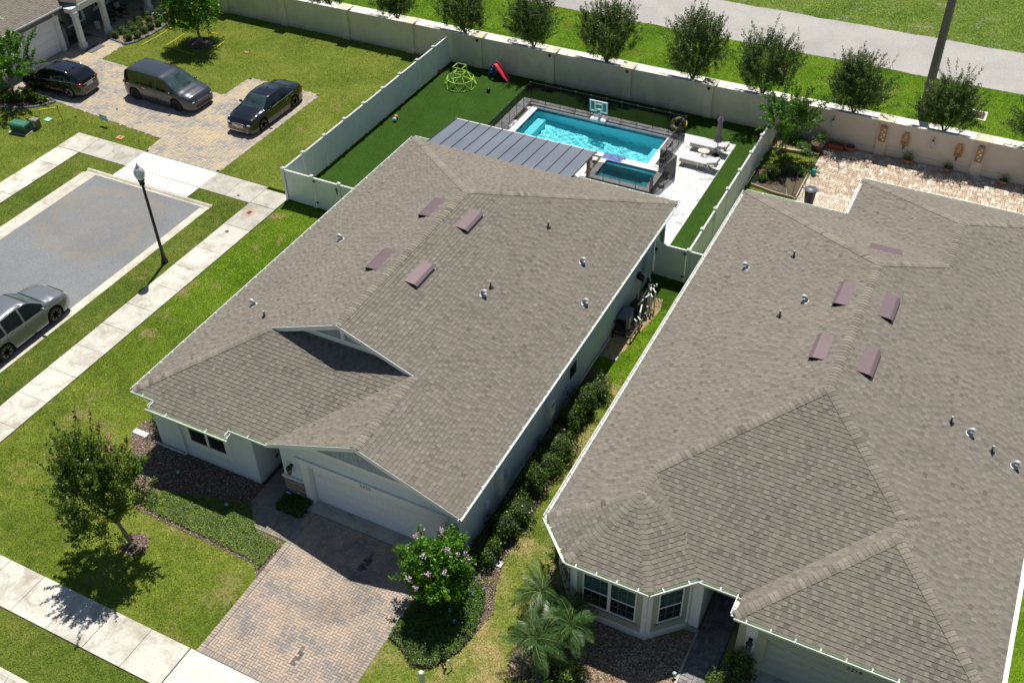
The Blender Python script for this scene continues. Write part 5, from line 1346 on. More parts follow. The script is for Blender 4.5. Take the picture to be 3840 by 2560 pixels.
# ================================================================ play things on the turf
M['lime'] = plain('lime_tube', (.42, .66, .08), .4, var=.06); M['navy'] = plain('blue_connector', (.02, .06, .25), .45)
t = thing('climbing_dome', 'lime green geodesic climbing dome with small tower on the artificial turf', 'climbing frame', (-28.28, 48.22, 0))
cx, cy = -28.28, 48.22
B0 = [(cx+.95*math.cos(math.radians(22.5+45*k)), cy+.95*math.sin(math.radians(22.5+45*k)), .03) for k in range(8)]
B1_ = [(cx+.80*math.cos(math.radians(45*k)), cy+.80*math.sin(math.radians(45*k)), .46) for k in range(8)]
B2 = [(cx+.41*math.cos(math.radians(45+90*k)), cy+.41*math.sin(math.radians(45+90*k)), .82) for k in range(4)]
B3 = [(x, y, 1.18) for x, y, z in B2]
E_ = [(B0[k], B0[(k+1) % 8]) for k in range(8)]+[(B1_[k], B1_[(k+1) % 8]) for k in range(8)]+[(B0[k], B1_[k]) for k in range(8)]+[(B0[k], B1_[(k+1) % 8]) for k in range(8)]
E_ += [(B2[k], B2[(k+1) % 4]) for k in range(4)]+[(B3[k], B3[(k+1) % 4]) for k in range(4)]+[(B2[k], B3[k]) for k in range(4)]
for k in range(4):
    for j in (2*k, 2*k+1, 2*k+2): E_.append((B2[k], B1_[j % 8]))
for a, b in E_: mb = MB(); mb.cyl(a, b, .021, n=8); mb.build('tube', M['lime'], t, smooth=50)
for p in B0+B1_+B2+B3: mb = MB(); mb.ball(p, .036, n=8, m=6); mb.build('connector', M['navy'], t, smooth=60)
t = thing('toddler_slide', 'small red plastic slide with blue ladder beside the boundary wall', 'slide', (-26.6, 49.7, 0))
M['red'] = plain('red_plastic', (.50, .035, .07), .35, var=.05); M['blue'] = plain('blue_plastic', (.01, .08, .32), .35)
pts = [(-26.98, 49.98, .78), (-26.85, 49.94, .80), (-26.72, 49.90, .74), (-26.3, 49.83, .30), (-26.12, 49.79, .12), (-25.98, 49.77, .07)]
mb = MB(); cs = [(-.21, .11), (-.19, .12), (-.165, .10), (-.15, .0), (.15, .0), (.165, .10), (.19, .12), (.21, .11), (.19, -.03), (-.19, -.03)]
vs = []; d = Vector((1, -.17, 0)).normalized(); sd = Vector((-d.y, d.x, 0))
for p in pts: vs += [Vector(p)+sd*a+Vector((0, 0, b)) for a, b in cs]
k = len(cs); mb.add(vs, [(i*k+j, i*k+(j+1) % k, (i+1)*k+(j+1) % k, (i+1)*k+j) for i in range(len(pts)-1) for j in range(k)]+[tuple(range(k-1, -1, -1)), tuple(range((len(pts)-1)*k, len(pts)*k))]); mb.build('chute', M['red'], t, smooth=35)
mb = MB()
for s_ in (-1, 1):
    q = [Vector((-27.0, 49.99, .78))+sd*.2*s_, Vector((-27.12, 50.0, .55))+sd*.2*s_, Vector((-27.28, 50.02, .0))+sd*.2*s_]
    mb.bar(q[0], q[1], .06, .09); mb.bar(q[1], q[2], .06, .09); mb.bar(Vector((-26.8, 49.93, .62))+sd*.17*s_, Vector((-26.9, 49.95, 0))+sd*.17*s_, .05, .05)
mb.build('ladder', M['blue'], t)
for z_ in (.2, .42, .62):
    mb = MB(); p = Vector((-27.05-.30*(.8-z_), 50.0, z_)); mb.bar(p-sd*.19, p+sd*.19, .1, .035); mb.build('rung', plain('light_blue_plastic', (.10, .30, .65), .35), t)
for x, y, r, cc, lab in ((-30.1, 49.0, .11, (.45, .03, .02), 'red ball lying at the foot of the white fence near the dome'), (-26.42, 48.15, .12, (.02, .03, .035), 'black ball lying on turf below the red slide'), (-24.52, 49.7, .09, (.5, .10, .03), 'orange ball resting behind the far corner pole of the pool fence'),
                      (-29.58, 43.25, .12, (.55, .16, .04), 'orange and white ball on turf, touching the pale blue one'), (-29.5, 42.98, .12, (.30, .50, .72), 'pale blue ball on turf, touching the orange one')):
    t = thing('ball', lab, 'ball', (x, y, 0), 'balls on the turf'); mb = MB(); mb.ball((x, y, r+.012), r, n=18, m=12); mb.build('ball_body', plain('ball_skin', cc, .4, var=.04), t, smooth=60)
    mb = MB(); n = 18; mb.tube([(x+r*math.cos(2*PI*k/n)*1.002, y+r*.5*math.sin(2*PI*k/n), r+.012+r*.87*math.sin(2*PI*k/n)) for k in range(n+1)], .006, 5); mb.build('seam', M['white'] if cc[2] < .1 and cc[0] > .4 else M['dark'], t)

# ================================================================ pool equipment beside house 1
PEQ = thing('pool_filter', 'squat black pool filter tank with top valve beside the shaded house wall', 'pool filter', (-11.5, 33.2, 0), 'pool pump equipment')
x, y = -11.42, 33.15
mb = MB(); mb.lathe([(.22, 0), (.30, .06), (.31, .35), (.30, .40), (.32, .42), (.32, .46), (.30, .48), (.27, .62), (.16, .72), (.05, .76), (0, .765)], (x, y, 0), 24); mb.build('tank', M['dark'], PEQ, smooth=40)
mb = MB(); mb.lathe([(.09, .75), (.09, .82), (.05, .86), (0, .87)], (x, y, 0), 12); mb.tube([(x-.12, y, .82), (x-.1, y-.08, .9), (x, y-.12, .93), (x+.1, y-.08, .9), (x+.12, y, .82)], .015, 6); mb.build('valve', M['dark'], PEQ)
M['pvc'] = plain('white_pvc', (.68, .70, .69), .35, var=.04)
def pipes(label, runs, name='pvc_pipe', r=.032):
    t = thing('pool_pipework', label, 'pipework', runs[0][0], 'pool pump equipment')
    for p in runs: mb = MB(); mb.tube(p, r, 10); mb.build('pipe', M['pvc'], t, smooth=50)
    for p in runs:
        for q in p[1:-1]: mb = MB(); mb.ball(q, r*1.45, n=10, m=6); mb.build('elbow', M['pvc'], t, smooth=60)
    return t
t = pipes('tall white pipe risers with black valves next to the filter tank', [
    [(-10.88, 33.50, 0), (-10.88, 33.50, .92), (-11.05, 33.72, .93), (-11.15, 34.1, .93)], [(-10.84, 33.76, 0), (-10.84, 33.76, .98), (-11.0, 33.95, .99), (-11.2, 33.9, .95)], [(-11.13, 33.74, 0), (-11.13, 33.74, .85)], [(-11.10, 33.94, 0), (-11.10, 33.94, .9)],
    [(-11.28, 34.2, 0), (-11.28, 34.2, .95), (-11.0, 34.15, .98)], [(-11.35, 34.45, 0), (-11.35, 34.45, 1.0), (-11.5, 34.7, 1.15)], [(-11.05, 33.6, .9), (-11.2, 33.2, .85), (-11.28, 32.9, .78)], [(-10.95, 34.2, .95), (-10.95, 34.2, 1.08)],
    [(-11.15, 33.05, .72), (-11.05, 32.6, .68), (-11.05, 32.6, .3)], [(-11.3, 33.45, .8), (-11.25, 34.0, .9)], [(-11.0, 32.95, .2), (-10.95, 33.2, .3), (-10.95, 33.2, .6)]])
for p in ((-11.05, 33.72, .93), (-11.2, 33.9, .95), (-11.12, 34.15, .96), (-11.3, 34.25, .97), (-11.15, 33.3, .84), (-11.42, 34.4, 1.0)):
    mb = MB(); mb.cyl(Vector(p)-Vector((0, 0, .05)), Vector(p)+Vector((0, 0, .09)), .05, n=10); mb.bar(Vector(p)+Vector((-.07, 0, .1)), Vector(p)+Vector((.07, 0, .1)), .03, .02); mb.build('valve', M['black'], t)
t = pipes('short white looped pipes at the front of the pool heater', [[(-11.28, 32.05, .12), (-11.28, 32.05, .62), (-11.30, 32.25, .62)], [(-11.05, 32.18, .25), (-11.05, 32.18, .52), (-11.2, 32.3, .52)], [(-10.93, 32.35, .2), (-10.93, 32.35, .50), (-11.1, 32.5, .5)]])
t = thing('pool_heater', 'black box pool heater with grey lid on the ground rack', 'pool heater', (-11.55, 32.1, 0), 'pool pump equipment')
mb = MB(); mb.cbox(-11.75, -11.36, 31.82, 32.62, .05, .72, .02); mb.build('housing', plain('heater_grey', (.045, .05, .055), .35), t)
mb = MB(); mb.cbox(-11.78, -11.33, 31.78, 32.66, .722, .80, .03); mb.build('lid', plain('heater_lid', (.16, .18, .20), .3), t)
mb = MB(); mb.box(-11.37, -11.345, 31.84, 32.60, .1, .68); mb.build('side_panel', plain('heater_panel', (.30, .32, .33), .3), t)
mb = MB(); mb.box(-11.72, -11.42, 31.815, 31.822, .3, .65); mb.build('intake_grille', M['black'], t)
t = thing('equipment_rack', 'black steel ladder-like rack standing in front of the pool heater', 'rack', (-11.5, 31.6, 0), 'pool pump equipment')
mb = MB(); z_ = .28
mb.bar((-11.78, 31.35, z_), (-10.95, 31.35, z_), .05, .06); mb.bar((-10.95, 31.35, z_), (-10.95, 32.75, z_), .05, .06); mb.bar((-11.78, 31.35, z_), (-11.78, 32.6, z_), .05, .06); mb.bar((-11.5, 31.35, z_), (-11.5, 31.8, z_), .04, .04)
for y_ in (31.75, 32.2, 32.7): mb.bar((-11.3, y_, z_), (-10.95, y_, z_), .04, .05)
mb.bar((-11.8, 31.55, .75), (-11.15, 31.33, .30), .05, .05); mb.bar((-11.3, 32.75, .55), (-10.95, 32.72, .28), .04, .04); mb.build('frame', M['black'], t)
for p in ((-11.75, 31.37), (-10.97, 31.37), (-10.97, 32.7)): mb = MB(); mb.box(p[0]-.02, p[0]+.02, p[1]-.02, p[1]+.02, 0, z_-.03); mb.build('leg', M['black'], t)
t = thing('pool_pump', 'black pool pump motor on the ground between filter and white pipes', 'pump', (-11.1, 32.85, 0), 'pool pump equipment')
mb = MB(); mb.cyl((-11.3, 32.85, .2), (-10.98, 33.1, .2), .12, n=16); mb.build('motor', M['black'], t, smooth=40)
mb = MB(); mb.lathe([(.11, 0), (.12, .3), (.09, .36), (0, .37)], (-11.35, 32.75, 0), 14); mb.build('basket_housing', M['dark'], t, smooth=40)
t = thing('blower', 'black air blower mounted on a post by the house wall behind the filter', 'blower', (-11.7, 34.1, 0), 'pool pump equipment')
mb = MB(); mb.cyl((-11.7, 34.1, 0), (-11.7, 34.1, 1.2), .03, n=8); mb.build('post', M['pvc'], t); mb = MB(); mb.ball((-11.66, 34.1, 1.3), .17, .14, .16); mb.cyl((-11.66, 34.1, 1.2), (-11.5, 34.05, 1.15), .06, n=10); mb.build('motor_housing', M['black'], t, smooth=50)
t = thing('valve_cover', 'mauve square plastic lid lying on the lawn near the pool rack', 'valve cover', (-11.17, 30.2, 0)); mb = MB(); mb.cbox(-11.33, -11.03, 30.05, 30.33, 0, .06, .02); mb.build('lid', plain('mauve_lid', (.38, .31, .34), .5), t)

# ================================================================ right-hand patio: decorations and pots
YW = 50.65
def on_wall(nm, lab, cat, x, z0, z1, fn, grp=None):
    t = thing(nm, lab, cat, (x, YW, z0), grp); fn(t, x, z0, z1); return t
def lantern(t, x, z0, z1):
    y = YW-.12; mb = MB(); mb.tube([(x, YW, z1), (x, y, z1+.02), (x, y, z1-.1)], .012, 6); mb.build('hook', M['black'], t)
    mb = MB(); mb.lathe([(0, z1-.08), (.05, z1-.14), (.045, z1-.2)], (x, y, 0), 8); mb.lathe([(.06, z0+.02), (.06, z0), (0, z0)], (x, y, 0), 8); mb.build('lantern_frame', M['black'], t)
    mb = MB(); mb.lathe([(.045, z1-.2), (.058, z1-.28), (.058, z0+.02)], (x, y, 0), 10); mb.build('lantern_glass', plain('frosted_glass', (.45, .5, .47), .2), t)
on_wall('hanging_lantern', 'small dark hanging lantern on the taupe wall above the potted herbs', 'lantern', -7.55, 1.1, 1.62, lantern, 'hanging lanterns on the wall')
on_wall('hanging_lantern', 'small hanging lantern with pale glass between the two flower wall sculptures', 'lantern', -2.58, 1.06, 1.60, lantern, 'hanging lanterns on the wall')
def frame_art(t, x, z0, z1):
    y = YW-.15; w = .17
    mb = MB(); mb.box(x-w, x+w, y-.03, y, z0, z0+.035); mb.box(x-w, x+w, y-.03, y, z1-.035, z1); mb.box(x-w, x-w+.035, y-.03, y, z0+.035, z1-.035); mb.box(x+w-.035, x+w, y-.03, y, z0+.035, z1-.035); mb.build('frame', plain('copper_frame', (.30, .12, .04), .4, .4), t)
    mb = MB(); mb.box(x-w+.035, x+w-.035, y-.014, y-.006, z0+.035, z1-.035); mb.build('panel', plain('tan_panel', (.34, .22, .12), .6, var=.3, scale=14), t)
    for k in range(5):
        mb = MB(); zz = z0+.14+k*.14; mb.ball((x+(-.05 if k % 2 else .05), y-.03, zz), .055, .015, .075, n=8, m=6); mb.build('metal_leaf', plain('leaf_metal', [(.55, .42, .15), (.35, .45, .5), (.6, .55, .4)][k % 3], .4, .5), t)
    mb = MB(); mb.bar((x, YW-.13, z1), (x, YW-.13, z1+.14), .012, .012); mb.build('hook', M['black'], t)
on_wall('wall_art', 'tall copper framed leaf panel on the pillar nearer the potted herbs', 'wall art', -5.0, .82, 1.68, frame_art, 'copper framed panels on the pillars')
on_wall('wall_art', 'tall copper framed leaf panel on the farthest right pillar', 'wall art', -.32, .82, 1.68, frame_art, 'copper framed panels on the pillars')
def tree_art(t, x, z0, z1):
    y = YW-.05
    mb = MB()
    for sg, hh, dx in ((-1, .42, .1), (1, .44, .1), (-1, .62, .11), (1, .64, .11), (-1, .80, .08), (1, .82, .08), (0, .5, 0)): mb.bar((x-.03, y, z0), (x+sg*dx, y, z0+hh*.98), .012, .012)
    mb.build('stem', M['dark'], t)
    for sg, hh, dx in ((-1, .36, .13), (1, .34, .13), (-1, .54, .13), (1, .53, .14), (-1, .72, .13), (1, .70, .13), (-1, .88, .07), (1, .88, .08)):
        mb = MB(); mb.ball((x+sg*dx, y-.015, z0+hh), .085, .012, .075, n=10, m=6); f = mb.build('petal', plain('amber_petal', (.52, .24, .03), .4, .3), t, smooth=60)
        mb = MB(); mb.ball((x+sg*dx, y-.03, z0+hh), .035, .008, .03, n=8, m=5); mb.build('petal_center', M['dark'], f)
on_wall('wall_sculpture', 'amber metal flower sculpture nearer the potted herbs, above the leafy clay pot', 'wall sculpture', -3.88, .55, 1.5, tree_art, 'amber flower sculptures on the wall')
on_wall('wall_sculpture', 'amber metal flower sculpture beside the right pillar, above the low clay pot', 'wall sculpture', -1.30, .55, 1.5, tree_art, 'amber flower sculptures on the wall')
M['terra'] = plain('terracotta', (.36, .16, .08), .75, var=.12, scale=8); M['terra_red'] = plain('red_planter', (.36, .07, .03), .5); M['brown_pot'] = plain('brown_plastic_pot', (.10, .065, .05), .5)
M['lf_pot'] = leaf_mat('pot_leaves', [(0, (.05, .13, .015)), (.5, (.12, .27, .03)), (1, (.24, .40, .06))])
def pot(label, x, y, r0, r1, h, mat, leaves=0, lr=.2, grp='pots on the paved patio', nm='plant_pot', cat='plant pot'):
    t = thing(nm, label, cat, (x, y, 0), grp); mb = MB(); mb.lathe([(r0, .02), (r1*.95, h*.8), (r1*1.04, h*.82), (r1*1.04, h), (r1*.93, h), (r1*.9, h*.85), (0, h*.85)], (x, y, 0), 18); mb.build('pot', M[mat], t, smooth=35)
    mb = MB(); mb.cyl((x, y, h*.84), (x, y, h*.87), r1*.88, n=16); mb.build('soil', M['soil'], t)
    if leaves:
        P = RNG.normal(size=(leaves, 3))*np.array([lr, lr, lr*.7])*.5+np.array([x, y, h+lr*.45]); P[:, 2] = np.maximum(P[:, 2], h*.9)
        np_mesh('foliage', leaves_at(P, .07), 4, RNG.uniform(0, 1, leaves), M['lf_pot'], t)
    return t
pot('terracotta pot full of bright green herbs against the wall', -7.95, 50.2, .17, .26, .42, 'terra', 500, .36)
pot('large brown plastic tub with sparse seedlings by the grass edge', -7.93, 49.62, .24, .34, .48, 'brown_pot', 60, .3)
t = thing('planter_box', 'rectangular red planter with two small sprouts against the wall', 'planter', (-7.12, 50.28, 0), 'pots on the paved patio')
mb = MB(); mb.box(-7.5, -6.74, 50.1, 50.46, .0, .28); mb.box(-7.53, -6.71, 50.07, 50.49, .26, .30); mb.build('planter_body', M['terra_red'], t); mb = MB(); mb.box(-7.48, -6.76, 50.12, 50.44, .29, .305); mb.build('soil', M['soil'], t)
P = np.concatenate([RNG.normal(size=(70, 3))*[.06, .06, .08]+[-7.42, 50.25, .42], RNG.normal(size=(90, 3))*[.07, .06, .08]+[-6.84, 50.25, .42]]); np_mesh('foliage', leaves_at(P, .06), 4, RNG.uniform(.5, 1, 160), M['lf_pot'], t)
pot('round clay pot with dark soil and dead stub, right of the red planter', -6.42, 50.32, .15, .25, .30, 'terra', 6, .1)
pot('round clay pot with upright leafy plant under the amber flower sculpture', -3.52, 50.35, .14, .22, .28, 'terra', 260, .3)
pot('low clay pot with small plant beside the right pillar', -1.56, 50.4, .15, .22, .26, 'terra', 90, .26)
pot('low clay pot with spiky plant farthest right along the wall', 1.1, 50.35, .15, .22, .26, 'terra', 120, .26)
t = thing('rubbish_bin', 'round grey wheeled-style rubbish bin with domed lid on the patio corner', 'bin', (-7.05, 44.6, 0))
mb = MB(); mb.lathe([(.21, 0), (.27, .74), (.29, .76), (.29, .80)], (-7.05, 44.6, 0), 20); mb.build('bin_body', plain('bin_dark', (.035, .03, .03), .5), t, smooth=35)
mb = MB(); mb.lathe([(.31, .80), (.31, .84), (.24, .90), (.06, .93), (0, .93)], (-7.05, 44.6, 0), 20); mb.box(-7.42, -6.68, 44.55, 44.65, .80, .84); mb.build('bin_lid', plain('bin_lid', (.10, .12, .15), .45), t, smooth=35)
mb = MB(); mb.tube([(-7.2, 44.6, .91), (-7.1, 44.65, .95), (-7.0, 44.58, .95), (-6.9, 44.62, .91)], .02, 6); mb.build('lid_handle', plain('bin_lid_h', (.14, .16, .19), .45), t)
t = thing('watering_can', 'teal plastic watering can standing on the edge of the patio', 'watering can', (-7.5, 47.25, 0))
mb = MB(); mb.lathe([(.11, .02), (.12, .05), (.12, .30), (.09, .34), (.06, .35)], (-7.5, 47.25, 0), 14); mb.build('can_body', plain('teal_plastic', (.02, .32, .28), .4), t, smooth=40)
mb = MB(); mb.tube([(-7.42, 47.3, .1), (-7.3, 47.4, .3), (-7.25, 47.45, .38)], .022, 6); mb.build('spout', plain('teal_plastic_b', (.02, .34, .30), .4), t); mb = MB(); mb.tube([(-7.55, 47.2, .33), (-7.5, 47.25, .43), (-7.44, 47.3, .33)], .015, 6); mb.build('handle', plain('teal_plastic_c', (.02, .34, .30), .4), t)
tag(MB().tube([(-8.2, 50.2, .03), (-8.07, 49.94, .03), (-7.84, 49.39, .03), (-7.77, 49.01, .03), (-7.85, 48.55, .03), (-7.99, 48.2, .03), (-7.92, 47.8, .03), (-7.76, 47.4, .04), (-7.78, 46.9, .03), (-7.72, 46.3, .04), (-7.62, 45.8, .04), (-7.5, 45.3, .04), (-7.55, 44.9, .04), (-7.8, 44.75, .04)], .016, 6).build('garden_hose', plain('grey_green_hose', (.30, .34, .29), .5), smooth=60), 'grey green garden hose snaking along the patio edge past the watering can', 'hose')
tag(MB().tube([(-8.95, 45.25, .03), (-8.7, 45.1, .03), (-8.35, 45.3, .12), (-8.25, 45.0, .04), (-8.1, 44.8, .04), (-7.8, 44.72, .04), (-7.5, 44.9, .04)], .014, 6).build('irrigation_pipe', plain('pale_blue_hose', (.40, .45, .50), .5), smooth=60), 'pale thin water pipe curling over the bare soil bed', 'hose')
M['timber'] = plain('weathered_timber', (.42, .35, .24), .9, var=.2, scale=8)
t = thing('raised_bed_edging', 'low weathered timber edging around the soil bed by the white fence', 'garden edging', (-9, 46, 0))
for a, b in (((-10.05, 46.4), (-10.08, 45.05)), ((-10.08, 45.05), (-8.85, 44.78)), ((-8.85, 44.78), (-7.85, 44.72)), ((-7.72, 44.8), (-7.75, 46.85)), ((-8.95, 47.5), (-7.95, 47.43))): mb = MB(); mb.bar((*a, .06), (*b, .06), .05, .12); mb.build('timber', M['timber'], t)
t = thing('garden_sleeper', 'long weathered timber sleeper crossing the grass under the crepe myrtle', 'garden edging', (-9, 49, 0)); mb = MB(); mb.bar((-10.2, 48.85, .08), (-7.72, 49.2, .08), .14, .16); mb.build('timber', M['timber'], t)
tag(MB().bar((-7.95, 44.9, 0), (-7.95, 45.55, 1.0), .03, .03).build('plant_stake', plain('purple_stake', (.12, .03, .12), .5)), 'thin purple garden stake standing in the bare soil bed', 'stake')
mb = MB(); mb.prism([(-10.06, 46.4), (-10.06, 45.05), (-8.85, 44.8), (-7.75, 44.74), (-7.75, 46.8), (-8.0, 47.4), (-8.95, 47.48), (-9.9, 47.2)], -.05, .025); structure('soil_bed', mb, M['soil'])
# ================================================================ plants
M['bark'] = plain('pale_bark', (.24, .19, .145), .85, var=.25, scale=14)
M['bark_d'] = plain('dark_bark', (.10, .08, .06), .9, var=.3, scale=14)
M['lf_myrtle'] = leaf_mat('myrtle_leaves', [(0, (.034, .082, .020)), (.45, (.078, .142, .032)), (.8, (.135, .195, .044)), (.93, (.21, .23, .06)), (1, (.28, .19, .06))], .36, .42)
M['lf_front'] = leaf_mat('front_tree_leaves', [(0, (.040, .090, .010)), (.45, (.10, .18, .018)), (.8, (.19, .26, .034)), (.93, (.28, .30, .06)), (1, (.38, .18, .06))], .38, .42)
M['lf_bright'] = leaf_mat('bright_leaves', [(0, (.045, .13, .010)), (.5, (.09, .235, .018)), (1, (.20, .38, .035))], .35, .38)
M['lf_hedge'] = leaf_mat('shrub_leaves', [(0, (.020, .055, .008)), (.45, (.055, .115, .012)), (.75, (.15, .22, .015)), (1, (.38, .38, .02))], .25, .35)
M['lf_box'] = leaf_mat('box_leaves', [(0, (.03, .08, .008)), (.6, (.07, .155, .015)), (1, (.15, .26, .03))], .2, .5)
M['lf_cover'] = leaf_mat('ground_cover_leaves', [(0, (.045, .10, .014)), (.5, (.12, .21, .028)), (.8, (.22, .31, .045)), (1, (.42, .40, .08))], .25, .45)
M['lf_palm'] = leaf_mat('palm_leaflets', [(0, (.022, .06, .012)), (.6, (.05, .118, .024)), (.93, (.11, .19, .045)), (1, (.34, .25, .08))], .2, .38)
M['core'] = plain('dark_core', (.025, .035, .012), .95)  # solid dark filling inside the leaf shells of shrubs and hedge
M['petal_pink'] = plain('pink_petals', (.72, .47, .64), .7, var=.15); M['petal_hot'] = plain('hot_pink_petals', (.62, .14, .32), .7, var=.15); M['petal_white'] = plain('white_petals', (.72, .72, .66), .7, var=.06); M['petal_blue'] = plain('blue_petals', (.28, .40, .75), .7)

def shoot_tree(name, label, cat, x, y, zb, zt, r, nshoot, per, mat, limbs=5, lean=(0, 0), leaf=.06, group=None, up=1.0, seed=1, bark='bark', shoot_len=(.5, 1.1), tipred=.06, spread=1.0, trunk_r=.06, stray=.12, low=.15, base_z=0, shape=None, thick=.10):
    rg = np.random.default_rng(seed)
    t = thing(name, label, cat, (x, y, 0), group)
    cx, cy = x+lean[0], y+lean[1]; H = zt-zb; fork = zb*.75+.15
    mb = MB(); fk = Vector((x+lean[0]*.35, y+lean[1]*.35, fork))
    mb.tube([(x, y, base_z-.1), (x+lean[0]*.1, y+lean[1]*.1, fork*.45), fk], [trunk_r*1.25, trunk_r, trunk_r*.85], 8)
    for k in range(limbs):
        a = 2*PI*k/limbs+rg.uniform(-.4, .4); rr = r*rg.uniform(.35, .75)
        p1 = fk+Vector((math.cos(a)*rr*.35, math.sin(a)*rr*.35, H*.22)); p2 = Vector((cx+math.cos(a)*rr, cy+math.sin(a)*rr, zb+H*rg.uniform(.5, .8)))
        mb.tube([fk-Vector((0, 0, .05)), p1, p1.lerp(p2, .5)+Vector((0, 0, .1)), p2], [trunk_r*.7, trunk_r*.5, trunk_r*.32, trunk_r*.12], 6)
    mb.build('trunk', M[bark], t, smooth=60)
    # shoots: start inside an egg shaped volume, point up and out
    n = nshoot
    u = rg.normal(size=(n, 3)); u /= np.linalg.norm(u, axis=1)[:, None]; rad = rg.uniform(.25, 1, n)**.5
    hz = u[:, 2]*rad*.5+.5                                  # 0..1
    prof = np.interp(hz, [0, .15, .4, .65, .85, 1], shape or [.35, .72, 1, .92, .62, .3])
    ang = rg.uniform(0, 2*PI, n); rr = r*prof*np.sqrt(rg.uniform(0.05, 1, n))*.86
    lump = 1+.22*np.sin(ang*3+seed)+.15*np.sin(ang*5+hz*6+seed*2)
    S = np.stack([cx+rr*lump*np.cos(ang), cy+rr*lump*np.sin(ang), zb+low*H*0+hz*H*.82], 1)
    out = np.stack([np.cos(ang), np.sin(ang), np.zeros(n)], 1)*(rr/r)[:, None]
    D = out*.55*spread+np.array([0, 0, 1])*up*rg.uniform(.5, 1.1, n)[:, None]+rg.normal(size=(n, 3))*.22; D /= np.linalg.norm(D, axis=1)[:, None]
    Ls = rg.uniform(*shoot_len, n); strays = rg.random(n) < stray; Ls[strays] *= 1.7
    T = rg.uniform(0, 1, (n, per)); wid = thick*(1-.65*T); wid[strays] *= .55
    P = S[:, None, :]+D[:, None, :]*(T*Ls[:, None])[:, :, None]+rg.normal(size=(n, per, 3))*wid[:, :, None]
    P[:, :, 2] -= (T**2*Ls[:, None]*.18*(out**2).sum(1)[:, None]*2)*spread
    tone = rg.normal(.42, .16, (n, per))+.22*(T-.5)+rg.normal(0, .08, n)[:, None]
    tone = np.clip(tone, 0, .92); red = (T > .82) & (rg.random((n, per)) < tipred*6*(rg.random(n) < .45)[:, None]); tone[red] = rg.uniform(.94, 1, red.sum())
    P = P.reshape(-1, 3); tone = tone.ravel()
    np_mesh('crown', leaves_at(P, leaf, (0, 0, .35), .6, rg), 4, tone, M[mat], t)
    return t, S, D, Ls
def blossoms(t, pts, mat, r=.09, n=40, leaf=.035, seed=0):
    rg = np.random.default_rng(seed)
    for p in pts:
        P = rg.normal(size=(n, 3))*r*.5*np.array([1, 1, 1.2])+np.array(p); np_mesh('blossom', leaves_at(P, leaf, (0, 0, .2), .9, rg), 4, rg.uniform(0, 1, n), M[mat], t)

G = 'young crepe myrtles in a row beyond the boundary wall'
rowt = [(-39.85, 2.6, 1.0, 'partly cut by the top picture edge, farthest left of the row'), (-34.85, 3.5, 1.15, 'second from the left of the row, behind the neighbour lawn'), (-30.05, 4.35, 1.45, 'behind the corner where the white fence meets the wall'), (-25.5, 4.6, 1.4, 'small and slightly sparse, behind the red slide'),
        (-20.85, 5.1, 1.65, 'tall and full, behind the pool basketball hoop'), (-15.7, 5.6, 1.7, 'tallest, with wispy shoots over the path, behind the closed parasol'), (-11.75, 5.0, 1.6, 'standing just left of the garden crepe myrtle'), (-6.9, 4.7, 1.6, 'wide with arching sprays, just left of the concrete pole'), (-2.3, 4.4, 1.35, 'thin topped, right beside the concrete pole'), (1.9, 4.3, 1.1, 'mostly cut by the right picture edge')]
for k, (x, zt, r, w_) in enumerate(rowt):
    dens = 1.0 if k > 2 else .8
    sh = [.30, .75, 1, .85, .58, .28] if k % 2 else [.4, .8, .98, .95, .72, .4]
    shoot_tree('crepe_myrtle', 'crepe myrtle tree, '+w_, 'tree', x, 52.2, 1.3, zt-.05, r*1.03, int(330*dens*(r/1.4)), 105, 'lf_myrtle', 5, (0, -.1), .068, G, seed=20+k, stray=.18, shoot_len=(.5, 1.05), shape=sh, spread=1.25 if k in (7, 8) else 1.0, thick=.085, bark='bark_d', tipred=.05)

# front lawn tree
ft, S, D, Ls = shoot_tree('crepe_myrtle', 'leaning leafy crepe myrtle with reddish tips standing alone on the front lawn', 'tree', -22.47, 14.26, 1.3, 5.35, 1.5, 270, 120, 'lf_front', 6, (-.15, -.3), .08, seed=5, trunk_r=.075, stray=.16, shoot_len=(.55, 1.1), thick=.085, tipred=.045, up=1.3, shape=[.50, .95, 1, .80, .54, .24])
blossoms(ft, [(-21.9, 14.6, 5.15), (-22.0, 14.5, 4.7), (-22.5, 14.8, 5.2)], 'petal_hot', .09, 40)
rg = np.random.default_rng(3)
# neighbour's tree in a stone ring
t, *_ = shoot_tree('oak_tree', 'rounded bright green tree inside the dark stone ring on the neighbour lawn', 'tree', -45.75, 46.3, 1.0, 4.9, 1.75, 330, 70, 'lf_bright', 5, (0, 0), .11, seed=9, up=.4, stray=.02, shoot_len=(.35, .7), thick=.17, tipred=0, trunk_r=.09, shape=[.55, .95, 1, .92, .72, .4])
t, S, D, Ls = shoot_tree('crepe_myrtle', 'white flowering crepe myrtle with arching leafy wands at the left picture edge', 'tree', -51.0, 36.15, 1.1, 3.7, 1.9, 95, 120, 'lf_bright', 5, (.2, -.1), .12, seed=11, up=.75, stray=.35, shoot_len=(.8, 1.35), thick=.07, tipred=0, spread=1.5)
blossoms(t, [(-49.6, 36.0, 2.9), (-51.2, 35.2, 3.2), (-50.7, 35.0, 2.4), (-49.9, 35.2, 1.9), (-51.5, 36.8, 4.2), (-50.9, 37.0, 4.4)], 'petal_white', .15, 50, .05)
